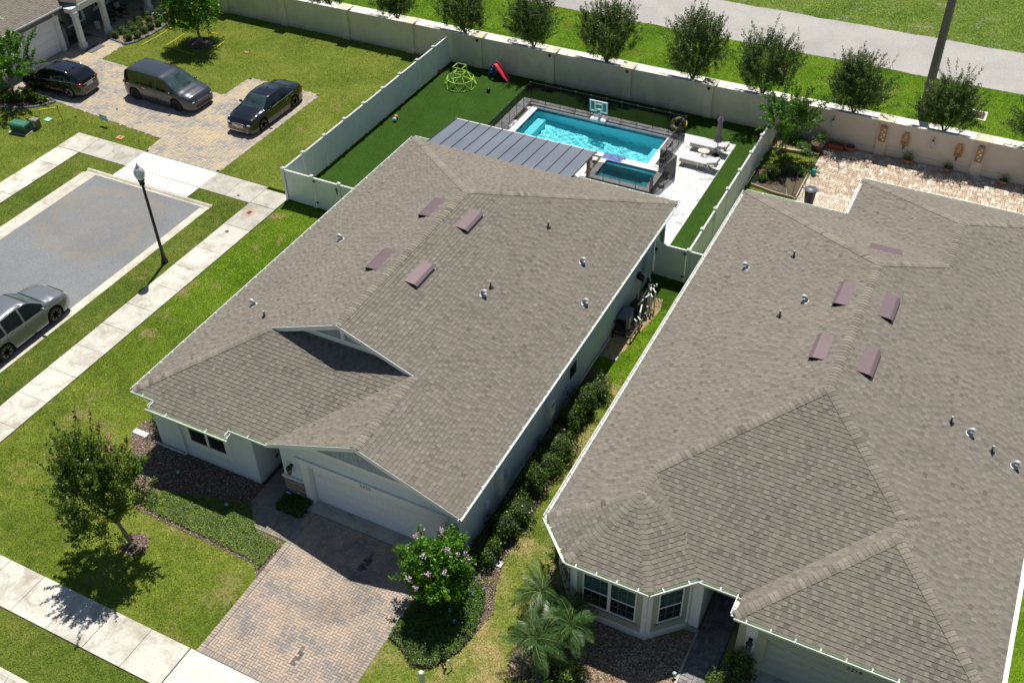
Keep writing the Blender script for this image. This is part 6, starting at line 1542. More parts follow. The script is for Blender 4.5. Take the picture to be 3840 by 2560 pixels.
# garden tree on the right patio
t, S, D, Ls = shoot_tree('crepe_myrtle', 'multi-stemmed crepe myrtle with long green wands between the white fence and the patio', 'tree', -9.5, 48.4, 1.15, 3.3, 1.35, 85, 120, 'lf_bright', 6, (.1, 0), .10, seed=13, up=.9, stray=.4, shoot_len=(.6, 1.15), thick=.07, tipred=.02, trunk_r=.04, spread=1.3)
mb = MB()
for k in range(4): mb.tube([(-9.75+k*.13, 48.3+.1*(k % 2), 0), (-9.8+k*.17, 48.35, 1.3)], .022, 6)
mb.build('stem', M['bark'], t)
blossoms(t, [(-8.15, 48.5, 2.3), (-8.2, 48.2, 1.9), (-8.5, 49.0, 2.9)], 'petal_white', .08, 20, .03)
# pink flowering bush at the drive
t, S, D, Ls = shoot_tree('flowering_bush', 'bright green crepe myrtle bush with pale pink blossom beside the garage drive', 'bush', -11.72, 16.9, .9, 2.95, .94, 190, 90, 'lf_bright', 6, (0, 0), .10, seed=17, up=.6, stray=.04, shoot_len=(.35, .65), thick=.13, tipred=0, trunk_r=.05, shape=[.6, .95, 1, .95, .8, .5])
bp = []
for k in range(15):
    a = rg.uniform(0, 2*PI); e = rg.uniform(-.2, 1.1); bp.append((-11.72+1.05*math.cos(a)*math.cos(e), 16.9+1.02*math.sin(a)*math.cos(e)-.1, 2.05+1.12*math.sin(e)))
blossoms(t, bp, 'petal_pink', .085, 36, .04)

def shrub(label, x, y, r, h, n, mat, name='shrub', cat='shrub', group=None, leaf=.09, seed=0, core=True, zb=0, sq=1.0, tone0=.0):
    rg = np.random.default_rng(seed+100); t = thing(name, label, cat, (x, y, 0), group)
    u = rg.normal(size=(n, 3)); u /= np.linalg.norm(u, axis=1)[:, None]; rad = rg.uniform(.55, 1.0, n)**.7
    lump = 1+.20*np.sin(u[:, 0]*5+seed)+.17*np.sin(u[:, 1]*6+seed*2)+.14*np.sin(u[:, 2]*7+u[:, 0]*9)+rg.normal(0, .07, n)
    P = np.stack([x+u[:, 0]*r*rad*lump, y+u[:, 1]*r*sq*rad*lump, zb+h*.52+u[:, 2]*h*.5*rad*lump], 1); P[:, 2] = np.maximum(P[:, 2], .02)
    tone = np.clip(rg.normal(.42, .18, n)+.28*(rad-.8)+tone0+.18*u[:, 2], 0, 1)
    if core: mb = MB(); mb.ball((x, y, zb+h*.48), r*.72, r*.72*sq, h*.40, n=10, m=7); mb.build('inner_core', M['core'], t)
    np_mesh('foliage', leaves_at(P, leaf, (0, 0, .4), .5, rg), 4, tone, M[mat], t)
    return t
spots = [(19.1, .62, .95, 'nearest the front corner downspout'), (20.1, .62, 1.05, 'between the downspout shrub and the tall meter box'), (21.2, .55, .9, 'in front of the electric meter'), (22.4, .62, 1.0, 'just past the electric meter'), (23.5, .6, 1.0, 'with yellow tips, midway along the wall'), (24.6, .6, .95, 'with orange yellow tips, below the water heater'), (25.8, .58, .95, 'just past the water heater'), (26.9, .62, 1.05, 'under the small wall window'), (27.9, .6, .95, 'at the end of the row nearest the pool equipment')]
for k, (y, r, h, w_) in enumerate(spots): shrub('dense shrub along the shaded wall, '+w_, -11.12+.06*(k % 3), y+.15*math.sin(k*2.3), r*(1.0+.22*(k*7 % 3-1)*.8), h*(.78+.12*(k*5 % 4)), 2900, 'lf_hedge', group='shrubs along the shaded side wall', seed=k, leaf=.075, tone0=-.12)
shrub('yellow green shrub by the left front corner behind the downspout', -25.0, 18.95, .40, 1.0, 700, 'lf_hedge', leaf=.09, seed=31)
shrub('yellow green round shrub at the left corner of the sage bay window', -8.9, 20.3, .42, .85, 800, 'lf_hedge', leaf=.08, seed=32, tone0=.15)
shrub('tall upright shrub by the lantern of the sage garage', -2.25, 18.45, .42, 1.3, 1500, 'lf_hedge', leaf=.08, seed=33)
shrub('low dark shrub in front of the sage garage pier at the bottom edge', -2.75, 17.75, .42, .6, 900, 'lf_hedge', leaf=.08, seed=34)
shrub('low leafy shrub at the foot of the palm clump', -7.0, 15.0, .55, .7, 1100, 'lf_bright', leaf=.12, seed=35, name='garden_shrub')
shrub('dark leafy plant between the palms and the gravel', -6.9, 16.1, .5, .6, 1100, 'lf_hedge', leaf=.10, seed=37, name='garden_shrub')
shrub('dark undergrowth plant in the middle of the palm clump', -7.8, 17.2, .55, .6, 1100, 'lf_hedge', leaf=.10, seed=38, name='garden_shrub')
shrub('olive low shrub left of the leafy one beneath the palms', -8.0, 14.9, .5, .5, 900, 'lf_hedge', leaf=.08, seed=36, name='garden_shrub')
for k, (x, y, r, h, l) in enumerate(((-9.3, 46.3, .5, .8, 'tangled shrub with orange flowers in the left end of the soil bed'), (-8.95, 46.9, .45, 1.0, 'taller tangled shrub under the garden crepe myrtle'), (-9.65, 45.7, .3, .35, 'low bright green plant at the bed corner by the white fence'), (-8.15, 47.0, .33, .4, 'small leafy plant at the bed edge near the watering can'), (-8.6, 49.6, .45, .3, 'low spreading weeds by the wall left of the brown tub'), (-8.3, 49.15, .35, .25, 'low weeds beside the timber sleeper'), (-9.4, 50.1, .5, .35, 'dark undergrowth in the wall corner'))):
    shrub(l, x, y, r, h, int(900*r/.45), 'lf_hedge' if k < 2 else 'lf_bright', leaf=.07, seed=50+k, name='garden_shrub', group='plants in the fenced garden bed', tone0=-.1 if k < 2 else -.15)
# clipped balls in the neighbour's bed
px = [(-50.07, 44.65), (-50.53, 45.04), (-49.82, 45.20), (-49.96, 45.91), (-50.61, 45.70), (-50.66, 46.39), (-49.88, 46.48), (-50.71, 47.26), (-49.82, 47.13), (-50.63, 47.9), (-50.0, 47.95), (-50.9, 48.5), (-51.15, 49.1), (-51.15, 44.6), (-51.2, 45.3), (-51.25, 46.1), (-51.3, 46.9), (-50.45, 49.2), (-51.35, 47.8)]
names = ['front corner of the stone edging', 'second from the near porch column', 'front row beside the kerb stones, near end', 'front row, third from the near end', 'middle row near the near column', 'middle row, centre', 'front row, centre', 'middle row beside the far column', 'front row, past the centre', 'middle row, far half', 'front row, farthest along the stones', 'behind the far column', 'at the far end of the bed', 'shaded, against the porch near the column foot', 'shaded back row, second', 'shaded back row, third', 'shaded back row, fourth', 'far end, outer side', 'shaded back row, last']
for k, ((x, y), w_) in enumerate(zip(px, names)): shrub('clipped round shrub, '+w_, x, y, .33, .50, 700, 'lf_box', name='ball_shrub', group='clipped round shrubs in the stone edged bed', leaf=.05, seed=70+k, zb=0)
for k, (x, y, r, h) in enumerate(((-50.9, 35.6, .4, .5), (-50.2, 36.0, .35, .45), (-49.6, 36.3, .28, .4), (-51.6, 35.8, .4, .5), (-48.95, 36.45, .2, .25), (-50.5, 36.8, .35, .4))):
    shrub(['dark grassy clump in the middle of the left planting bed', 'dark grassy clump right of the crepe myrtle stem', 'sparse clump near the garage end of the left bed', 'dark clump at the left picture edge', 'small bright tuft near the tip of the left bed', 'dark shrub between crepe myrtle and black crossover'][k], x, y, r, h, 420, 'lf_hedge', name='grass_clump', cat='plant', group='clumps in the left planting bed', leaf=.14, seed=110+k, core=False)

# palms
def frond_mesh(L=1.25, seed=0):
    rg = np.random.default_rng(seed); V = []; n = 34
    ns = 14; P = [];
    for i in range(n+1):
        u = i/n; P.append(np.array([L*u*.95, 0, L*(.55*u-.75*u*u)]))
    for i in range(3, n):
        p = P[i]; tdir = P[i+1]-P[i]; tdir /= np.linalg.norm(tdir)
        ln = .36*math.sin(PI*min(1, (i/n)*.86+.12))**.7
        for s_ in (-1, 1):
            d = np.array([.55, s_*.85, -.12-.28*rg.random()]); d /= np.linalg.norm(d); w = np.cross(d, [0, 0, 1]); w /= np.linalg.norm(w); w = w*.011
            q = p+d*ln*.55; e = p+d*ln+np.array([0, 0, -.10*ln/.3])
            V += [p-w*.5, q-w, e, q+w]
    return np.array(V), P
M['rachis'] = plain('palm_rachis', (.20, .26, .08), .5)
fv = []
for k in range(3):
    V, P = frond_mesh(1.2, k); me_o = np_mesh('frond_leaflets', V, 4, np.clip(np.random.default_rng(k).normal(.5, .22, len(V)//4), 0, 1), M['lf_palm']); me = me_o.data
    bpy.data.objects.remove(me_o); mb = MB(); mb.tube([tuple(p) for p in P[::4]], [.016-.0016*i for i in range(len(P[::4]))], 5); r_o = mb.build('rachis', M['rachis']); rm = r_o.data; bpy.data.objects.remove(r_o); fv.append((me, rm))
def palm(label, x, y, h, nf, k=1.0, seed=0, lean=(0, 0)):
    rg = random.Random(seed); t = thing('palm', label, 'palm', (x, y, 0), 'dwarf palms in the clump beside the bay window')
    mb = MB(); mb.tube([(x, y, 0), (x+lean[0]*.5, y+lean[1]*.5, h*.5), (x+lean[0], y+lean[1], h)], [.07, .06, .075], 8); mb.build('trunk', M['bark_d'], t, smooth=50)
    for i in range(nf):
        a = 2*PI*i*.381966+rg.uniform(-.2, .2); tilt = -.85+1.45*(i/nf)+rg.uniform(-.12, .12)
        me, rm = fv[i % 3]; o = bpy.data.objects.new('frond', me); COL.objects.link(o); o.parent = t; o.location = (lean[0], lean[1], h)
        o.rotation_euler = Euler((rg.uniform(-.6, .6), tilt+rg.uniform(-.2, .2), a+rg.uniform(-.35, .35)), 'XYZ'); o.scale = (k*rg.uniform(.72, 1.12), k*rg.uniform(.7, 1.0), k*rg.uniform(.7, 1.3))
        r_ = bpy.data.objects.new('rachis', rm); COL.objects.link(r_); r_.parent = o
palm('dwarf palm at the front of the clump, lowest in the bed', -7.95, 16.25, 1.05, 32, .95, 1); palm('dwarf palm on the right of the clump, with yellowed lower frond', -7.2, 17.05, 1.25, 30, .95, 2); palm('dwarf palm at the back left of the clump on the lawn side', -8.55, 17.85, 1.15, 30, .95, 3); palm('shaded dwarf palm against the bay window wall', -7.45, 17.95, 1.0, 16, .75, 4)

# beds: mulch, pebbles, ground cover
M['mulch'] = toned('wood_mulch', [(0, (.055, .035, .022)), (.5, (.13, .085, .055)), (1, (.27, .20, .145))], grain=25, grain_amt=.5)
M['mulch_b'] = toned('mulch_chips', [(0, (.09, .065, .05)), (.5, (.25, .19, .15)), (1, (.50, .42, .35))], grain=25, grain_amt=.3)
M['pebble_tan'] = toned('tan_pebbles', [(0, (.30, .20, .10)), (.5, (.48, .35, .20)), (1, (.66, .54, .36))], grain=20, grain_amt=.3)
M['pebble_mix'] = toned('river_gravel', [(0, (.10, .055, .03)), (.5, (.28, .19, .11)), (.8, (.42, .35, .26)), (1, (.66, .62, .55))], grain=20, grain_amt=.3)
def bed(name, poly, mat, z=.012):
    mb = MB(); mb.prism(poly, -.1, z); structure(name, mb, mat)
def chips(name, polys, dens, mat, L=.07, w=.02, z=.02, excl=()):
    x, y = scatter(polys, list(excl), dens); n = len(x); P = np.stack([x, y, z+RNG.uniform(0, .015, n)], 1)
    np_mesh(name, leaves_at(P, L, (0, 0, 1.2), w/L*2), 4, RNG.uniform(0, 1, n), mat, kind='stuff')
def stones(name, polys, dens, mat, r=.022, z=.015, excl=()):
    x, y = scatter(polys, list(excl), dens); n = len(x); R3 = r*RNG.uniform(.5, 1.5, (n, 1))
    c = np.stack([x, y, np.full(n, z)], 1); a = RNG.uniform(0, 2*PI, n)
    e = [np.stack([np.cos(a+k*2*PI/4)*R3[:, 0]*(1.3 if k % 2 else .9), np.sin(a+k*2*PI/4)*R3[:, 0]*(1.3 if k % 2 else .9), np.zeros(n)], 1) for k in range(4)]
    topv = np.stack([RNG.normal(0, .004, n), RNG.normal(0, .004, n), R3[:, 0]*.8], 1)
    V = np.stack([np.stack([c+e[k], c+e[(k+1) % 4], c+topv], 1) for k in range(4)], 1).reshape(-1, 3)
    np_mesh(name, V, 3, np.repeat(RNG.uniform(0, 1, n), 4), mat, kind='stuff')
bed('mulch_bed', MUL, M['mulch']); chips('mulch', [MUL], 420, M['mulch_b'])
bed('tree_mulch', TRC, M['mulch'], .03); chips('mulch', [TRC], 500, M['mulch_b'], z=.035)
bed('mulch_bed', BUSHBED, M['mulch']); chips('mulch', [BUSHBED], 350, M['mulch_b'])
bed('pebble_bed', PEB, M['pebble_tan']); stones('pebbles', [PEB], 1200, M['pebble_tan'])
bed('gravel_bed', GRAV, M['pebble_mix']); bed('gravel_bed', rect(-2.82, -1.75, 14, 18.78), M['pebble_mix']); stones('gravel', [GRAV, rect(-2.82, -1.75, 14, 18.78)], 900, M['pebble_mix'], .026)
bed('planting_bed', BED3, M['pebble_mix'], .02); stones('gravel', [BED3], 500, M['pebble_mix'], .026); bed('planting_bed', BEDL, M['mulch'], .02); chips('mulch', [BEDL], 200, M['mulch_b']); bed('tree_bed', RING, M['mulch'], .02)
stones('gravel', [rect(-10.2, -7.8, 49.2, 50.5)], 500, M['pebble_tan'], .03)
def cover_leaves(name, polys, dens, mat, z0=.05, z1=.18, leaf=.06, excl=(), tone0=0):
    x, y = scatter(polys, list(excl), dens); n = len(x)
    hgt = np.array([.55+.45*vnoise(a, b, .35, 9) for a, b in zip(x, y)])
    P = np.stack([x, y, z0+(z1-z0)*hgt*RNG.uniform(.55, 1, n)], 1); np_mesh(name, leaves_at(P, leaf, (0, 0, 1.0), .6), 4, np.clip(RNG.normal(.5, .2, n)+tone0, 0, 1), mat, kind='stuff')
GC = [(-23.1, 15.65), (-18.1, 15.5), (-17.8, 15.2), (-17.72, 16.35), (-18.9, 16.6), (-19.75, 17.45), (-21.6, 16.95), (-23.3, 16.45)]
cover_leaves('ground_cover', [GC], 2300, M['lf_cover'], .04, .13, .05)
cover_leaves('ground_cover', [[(-12.5, 14.98), (-12.05, 14.87), (-11.3, 14.42), (-10.75, 14.62), (-10.27, 15.5), (-10.14, 16.4), (-10.3, 17.3), (-10.6, 17.9), (-12.4, 18.3)]], 2200, M['lf_cover'], .05, .22, .06, tone0=-.32)  # leaf tone lowered here to paint in the shadow of the bush
t = thing('low_hedge', 'low dark square clipped hedge in front of the stone pier', 'hedge', (-18.3, 18.05, 0))
mb = MB(); mb.box(-18.82, -17.82, 17.72, 18.40, 0, .19); mb.build('inner_core', M['core'], t)
n = 2600; P = np.stack([RNG.uniform(-18.88, -17.76, n), RNG.uniform(17.66, 18.44, n), RNG.uniform(.03, .26, n)], 1); P[:n*2//3, 2] = RNG.uniform(.18, .25, n*2//3); np_mesh('foliage', leaves_at(P, .06, (0, 0, .8)), 4, np.clip(RNG.normal(.35, .18, n), 0, 1), M['lf_box'], t)
for k, (x, y, z) in enumerate(((-10.95, 17.5, .45), (-11.15, 17.2, .4), (-10.6, 16.6, .4), (-11.95, 15.9, .3), (-10.9, 18.1, .5))):
    pass
t = thing('plumbago', 'low trailing plant with small pale blue flowers beneath the pink bush', 'flowering plant', (-10.7, 17.4, 0))
P = np.stack([RNG.uniform(-11.2, -10.3, 500), RNG.uniform(16.2, 18.3, 500), RNG.uniform(.1, .5, 500)], 1); np_mesh('foliage', leaves_at(P, .07), 4, RNG.uniform(.2, .8, 500), M['lf_bright'], t)
blossoms(t, [(-10.95, 17.9, .5), (-10.75, 17.3, .5), (-10.6, 16.6, .45), (-11.1, 16.5, .42), (-10.8, 16.2, .4), (-10.5, 17.7, .4)], 'petal_blue', .05, 14, .04)
# stone edgings
M['kerbstone'] = toned('slate_edging', [(0, (.06, .06, .07)), (1, (.20, .20, .22))], grain=30, grain_amt=.4)
def edging(label, pts, w=.16, h=.10, closed=False, step=.3):
    t = thing('stone_edging', label, 'edging', (*pts[0], 0)); P = [Vector((*p, 0)) for p in pts]
    if closed: P.append(P[0])
    seg = []
    for a, b in zip(P, P[1:]):
        n = max(1, round((b-a).length/step))
        for k in range(n): seg.append((a.lerp(b, k/n), a.lerp(b, (k+1)/n)))
    for a, b in seg:
        d = (b-a).normalized(); o = Vector((d.y, -d.x, 0))*w/2*random.uniform(.85, 1.1); a = a+d*.008; b = b-d*.008; hh = h*random.uniform(.85, 1.15)
        mb = MB(); mb.extrude([o+Vector((0, 0, -.02)), o+Vector((0, 0, hh*.6)), o*.55+Vector((0, 0, hh)), -o*.55+Vector((0, 0, hh)), -o+Vector((0, 0, hh*.6)), -o+Vector((0, 0, -.02))], a, b, random.random()); mb.build('stone', M['kerbstone'], t)
edging('curved pale slate edging round the clipped shrubs by the porch', [(-51.5, 44.35), (-50.96, 44.25), (-49.89, 44.1), (-49.55, 44.55), (-49.38, 45.7), (-49.38, 46.9), (-49.5, 48.1), (-50.2, 49.4), (-51.4, 50.1)])
edging('dark stone edging along the planting bed below the black crossover', [(-51.6, 37.05), (-50.1, 36.85), (-49.0, 36.85), (-48.34, 36.65), (-48.6, 36.2), (-49.0, 35.7), (-49.65, 35.2), (-50.75, 34.8), (-52.2, 34.4)])
edging('dark oval stone ring around the tree on the neighbour lawn', RING, closed=True, step=.2)
tag(MB().box(-51.6, -50.9, 42.3, 43.4, 0, .06).build('porch_planter', M['kerbstone']), 'dark slate edged strip at the foot of the nearest porch column', 'planter')
for x, y, w_ in ((-10.9, 19.0, 'white concrete splash block below the front right downspout'), (-25.75, 18.45, 'white splash block at the end of the left downspout pipe')):
    mb = MB(); mb.cbox(x-.3, x+.35, y-.12, y+.12, 0.01, .07, .015); tag(mb.build('splash_block', M['white']), w_, 'splash block')
for x, y, w_ in ((-22.95, 17.4, 'in the shaded mulch below the double window'), (-20.4, 16.95, 'in the mulch near the entrance path'), (-3.98, 17.6, 'in the gravel bed beside the neighbour path'), (-7.7, 14.35, 'among the shrubs below the palms')):
    t = thing('garden_light', 'small round garden light '+w_, 'garden light', (x, y, 0), 'garden path lights'); mb = MB(); mb.cyl((x, y, 0), (x, y, .22), .012, n=6); mb.build('spike', M['black'], t); mb = MB(); mb.lathe([(.05, .2), (.07, .24), (.04, .28), (0, .285)], (x, y, 0), 12); mb.build('lamp_head', plain('aqua_cap', (.22, .42, .42), .3), t)
# ================================================================ vehicles
def interp(pts, x):
    if x <= pts[0][0]: return pts[0][1]
    for (a, b), (c, d) in zip(pts, pts[1:]):
        if x <= c:
            t = (x-a)/(c-a) if c > a else 0; t = t*t*(3-2*t)*.5+t*.5; return b+(d-b)*t
    return pts[-1][1]
def car(name, label, paint, L, W_, top, belt, roofw, clearance, axles, wr, glass_top, side_glass, rim, loc, rz, chrome_belt=False, rails=None, grille='bar', lower=None, spokes=5):
    t = thing(name, label, 'car', (0, 0, 0), 'parked cars'); h = W_/2
    xs = sorted(set([round(-L/2+L*i/72, 4) for i in range(73)]+[round(a+wr*1.2*math.cos(PI*k/10), 4) for a in axles for k in range(11)]+[v for p in glass_top for v in p]+[v for p in side_glass for v in p]))
    def ends(x):       # plan rounding at nose and tail
        e = max(0, abs(x)-(L/2-.75))/.75; return 1-.20*e**2.6-(.12 if e > .985 else 0)
    rings = []
    for x in xs:
        w = h*ends(x); zb = clearance+.05*(max(0, abs(x)-(L/2-.5))/.5)**2
        za = zb
        for a in axles:
            R_ = wr*1.2
            if abs(x-a) < R_: za = max(za, wr+math.sqrt(max(0, R_*R_-(x-a)**2))*.98)
        zs = interp(belt, x); zt = interp(top, x); wt = h*interp(roofw, x)*(.3+.7*ends(x)); wt = min(wt, w*.97)
        e = max(0, abs(x)-(L/2-.12))/.12
        zs2 = zs-.10*e**2; zt2 = zt-.13*e**2
        mid = max(za+.02, .55*zs2)
        rings.append([(0, zb), (w-.30, zb), (w-.30, za), (w-.015, za), (w, mid), (w*1.0, max(mid+.01, zs2*.80)), (w*.965, zs2), (w*.965+(wt-w*.965)*.5, zs2+(zt2-zs2)*.52), (wt, max(zs2+.002, zt2-.055)), (wt*.93, max(zs2+.004, zt2-.02)), (wt*.5, zt2-.002), (0, zt2)])
    nr = 12; vs = []; idx = []
    for x, r in zip(xs, rings):
        row = []
        for y, z in r: row.append(len(vs)); vs.append((x, y, z))
        mir = [row[0]]
        for y, z in r[1:-1]: mir.append(len(vs)); vs.append((x, -y, z))
        mir.append(row[-1]); idx.append((row, mir))
    body, wins, wind = [], [], []
    def within(a, b, lst): return any(p[0]-1e-4 <= a and b <= p[1]+1e-4 for p in lst)
    for i in range(len(xs)-1):
        for s_ in (0, 1):
            A, B_ = idx[i][s_], idx[i+1][s_]
            for j in range(nr-1):
                f = (A[j], A[j+1], B_[j+1], B_[j]) if s_ else (A[j], B_[j], B_[j+1], A[j+1])
                if j in (6, 7) and within(xs[i], xs[i+1], side_glass): wins.append((f, s_, [k for k, p in enumerate(side_glass) if p[0]-1e-4 <= xs[i] and xs[i+1] <= p[1]+1e-4][0]))
                elif j in (9, 10) and within(xs[i], xs[i+1], glass_top): wind.append((f, [k for k, p in enumerate(glass_top) if p[0]-1e-4 <= xs[i] and xs[i+1] <= p[1]+1e-4][0]))
                else: body.append((f, j))
    for k, fl in ((0, False), (len(xs)-1, True)):
        a, b = idx[k]; ring = a[:-1]+b[:0:-1]; body.append((tuple(ring if fl else ring[::-1]), 99))
    def sub(faces):
        used = {}; mb = MB(); V = []; F = []
        for f in faces:
            g_ = []
            for v in f:
                if v not in used: used[v] = len(V); V.append(vs[v])
                g_.append(used[v])
            F.append(tuple(g_))
        mb.add(V, F); return mb
    sub([f for f, j in body if j >= 3]).build('body', paint, t, smooth=38)
    sub([f for f, j in body if j < 3]).build('underbody', M['rubber'], t, smooth=30)
    for s_ in (0, 1):
        for k in range(len(side_glass)):
            fs = [f for f, ss, kk in wins if ss == s_ and kk == k]
            if fs: sub(fs).build('side_window', M['car_glass'], t, smooth=40)
    for k in range(len(glass_top)):
        fs = [f for f, kk in wind if kk == k]
        if fs: sub(fs).build('windscreen' if glass_top[k][1] > 0 else 'rear_window', M['car_glass2'] if glass_top[k][1] > 0 else M['car_glass'], t, smooth=40)
    # wheels
    for a in axles:
        for s_ in (-1, 1):
            y = s_*(h-.108); m_ = Matrix.Translation((a, y, wr)) @ Matrix.Rotation(PI/2, 4, 'X')
            mb = MB(); mb.lathe([(wr*.64, -.11), (wr*.93, -.11), (wr, -.07), (wr, .07), (wr*.93, .11), (wr*.64, .11)], n=28, mat=m_); mb.lathe([(wr*.64, .11), (wr*.6, .03), (wr*.6, -.03), (wr*.64, -.11)], n=28, mat=m_)
            w_ = mb.build('wheel', M['rubber'], t, smooth=35)
            mb = MB(); q = -s_
            mb.lathe([(wr*.66, q*.10), (wr*.69, q*.112), (wr*.63, q*.118), (wr*.60, q*.085)], n=28, mat=m_)
            for k in range(spokes):
                an = 2*PI*k/spokes
                for da in (-.13, .13): mb.bar(m_ @ Vector((wr*.1*math.cos(an), wr*.1*math.sin(an), q*.095)), m_ @ Vector((wr*.64*math.cos(an+da), wr*.64*math.sin(an+da), q*.105)), .03, .02, up=(0, 1, 0))
            mb.cyl(m_ @ Vector((0, 0, q*.07)), m_ @ Vector((0, 0, q*.108)), wr*.17, n=12); mb.build('rim', rim, w_, smooth=30)
            mb = MB(); mb.cyl(m_ @ Vector((0, 0, q*.03)), m_ @ Vector((0, 0, q*.05)), wr*.6, n=20); mb.build('brake_disc', M['dark'], w_)
    def surf(x, y):     # height of the body top at x
        return interp(top, x)
    F_ = L/2; zf = interp(belt, F_-.2)
    for s_ in (-1, 1):
        mb = MB(); mb.ball((F_-.17, s_*h*.69, zf-.12), .17, .165, .062, n=14, m=8, mat=Matrix.Rotation(-s_*.6, 4, 'Z')); mb.build('headlight', M['lamp'], t, smooth=60)
        mb = MB(); mb.ball((-F_+.12, s_*h*.72, interp(belt, -F_+.2)-.10), .13, .18, .085, n=12, m=8); mb.build('tail_light', M['tail'], t, smooth=60)
        xm = glass_top[0][1]-.35 if glass_top[0][1] > 0 else .6
        mb = MB(); mb.ball((xm, s_*(h+.09), interp(belt, xm)+.09), .07, .11, .075, n=10, m=8); mb.bar((xm, s_*h*.93, interp(belt, xm)+.02), (xm, s_*(h+.06), interp(belt, xm)+.07), .05, .03); mb.build('wing_mirror', paint, t, smooth=60)
        for (a_, b_) in side_glass[:2]:
            xh = a_+.12; mb = MB(); mb.bar((xh, s_*(h+.012), interp(belt, xh)-.12), (xh+.2, s_*(h+.012), interp(belt, xh)-.12), .025, .03); mb.build('door_handle', M['chrome'], t)
        # door shut lines
        mb = MB()
        for a_, b_ in side_glass[:2]: mb.box(b_+.02, b_+.028, min(s_*(h-.002), s_*(h+.004)), max(s_*(h-.002), s_*(h+.004)), clearance+.12, interp(belt, b_)*.93)
        mb.build('door_gap', M['black'], t)
        if chrome_belt:
            a_, b_ = side_glass[0][0] if False else min(p[0] for p in side_glass), max(p[1] for p in side_glass)
            xx = [a_+(b_-a_)*k/14 for k in range(15)]
            mb = MB(); mb.tube([(x, s_*(h*ends(x)*.965+.006), interp(belt, x)+.0) for x in xx], .013, 6); mb.build('window_trim', M['chrome'], t, smooth=60)
        if rails:
            a_, b_ = rails; xx = [a_+(b_-a_)*k/10 for k in range(11)]
            mb = MB(); mb.tube([(x, s_*(h*interp(roofw, x)*.93), interp(top, x)-.02+(.055 if 0 < k < 10 else .0)) for k, x in enumerate(xx)], .018, 6); mb.build('roof_rail', M['chrome'], t, smooth=60)
    zg = zf-.28
    if grille == 'oval':
        mb = MB(); mb.ball((F_-.05, 0, zg+.1), .08, .46, .13, n=20, m=8); mb.build('grille', M['black'], t, smooth=60)
        mb = MB(); n = 24; mb.tube([(F_+.02-.06*abs(math.cos(2*PI*k/n)), .45*math.cos(2*PI*k/n), zg+.1+.13*math.sin(2*PI*k/n)) for k in range(n+1)], .012, 6)
        for dz in (-.05, .0, .05): mb.bar((F_+.025, -.36, zg+.1+dz), (F_+.025, .36, zg+.1+dz), .014, .02)
        mb.build('grille_bars', M['chrome'], t)
        mb = MB(); mb.tube([(F_+.045, .085*math.cos(2*PI*k/n), zg+.1+.085*math.sin(2*PI*k/n)) for k in range(n+1)], .009, 6)
        for k in range(3): an = PI/2+2*PI*k/3; mb.bar((F_+.045, 0, zg+.1), (F_+.045, .08*math.cos(an), zg+.1+.08*math.sin(an)), .012, .012)
        mb.build('star_badge', M['chrome'], t)
        mb = MB(); mb.box(F_-.02, F_+.01, -.62, .62, clearance+.06, clearance+.09); mb.build('bumper_trim', M['chrome'], t)
    else:
        mb = MB(); mb.box(F_-.13, F_+.012, -.45, .45, zg+.08, zg+.18); mb.box(F_-.13, F_+.006, -.60, .60, clearance+.1, clearance+.27); mb.build('grille', M['black'], t)
        mb = MB(); mb.bar((F_+.012, -.44, zg+.14), (F_+.012, .44, zg+.14), .012, .015); mb.build('grille_bars', M['chrome'], t)
    if lower:
        mb = MB(); mb.cbox(-F_-.01, -F_+.3, -.52, .52, clearance+.02, clearance+.17, .03); mb.box(F_-.25, F_-.02, -.55, .55, clearance, clearance+.08); mb.build('skid_plate', lower, t)
    mb = MB(); mb.box(-F_-.006, -F_+.12, -.26, .26, .62, .76); mb.build('number_plate', M['plate'], t)
    mb = MB(); mb.box(-F_-.012, -F_+.12, -.5, .5, .80, .825); mb.build('boot_trim', M['chrome'], t)
    mb = MB(); mb.ball((interp_x_roof(top)-.1, 0, interp(top, interp_x_roof(top)-.1)+.02), .09, .025, .035, n=8, m=6); mb.build('roof_antenna', M['black'], t)
    if glass_top[0][1] > 0:
        a_ = glass_top[0][1]-.06; mb = MB(); z_ = interp(top, a_)+.015
        for y_ in (-.05, .45): mb.bar((a_-.02, y_, z_), (a_-.12, y_-.5, z_+.035), .02, .02)
        mb.build('wiper', M['black'], t)
    t.location = (*loc, 0.022 if name != 'crossover_grey' else 0); t.rotation_euler = (0, 0, rz)
    return t
def interp_x_roof(top):
    zm = max(p[1] for p in top); return min(p[0] for p in top if p[1] > zm-.06)
def paint(name, col, rough=.28, metal=.5, coat=1.0):
    s = NM(name); fl = s.noise(600, 2, .5); c = s.mix(1.0, col, s.ramp(fl, [(.3, (.85,)*3), (.7, (1.2,)*3)]), 'MULTIPLY')
    s.set(c, rough, metal, .5); s.b.inputs['Coat Weight'].default_value = coat; s.b.inputs['Coat Roughness'].default_value = .03; return s.m
M['car_glass'] = plain('dark_car_glass', (.006, .008, .010), .03, 0, var=.2, spec=.7)
M['car_glass2'] = plain('windscreen_glass', (.03, .055, .055), .03, 0, var=.5, scale=2.2, spec=.7)
M['lamp'] = plain('headlight_lens', (.45, .50, .55), .08, .3, spec=.8); M['tail'] = plain('tail_lens', (.30, .008, .012), .12); M['plate'] = plain('plate_white', (.55, .62, .62), .5)
M['rim_silver'] = plain('rim_silver', (.50, .51, .53), .25, .8); M['rim_dark'] = plain('rim_black', (.025, .025, .028), .3, .5); M['rim_mix'] = plain('rim_bronze', (.20, .19, .18), .3, .7)
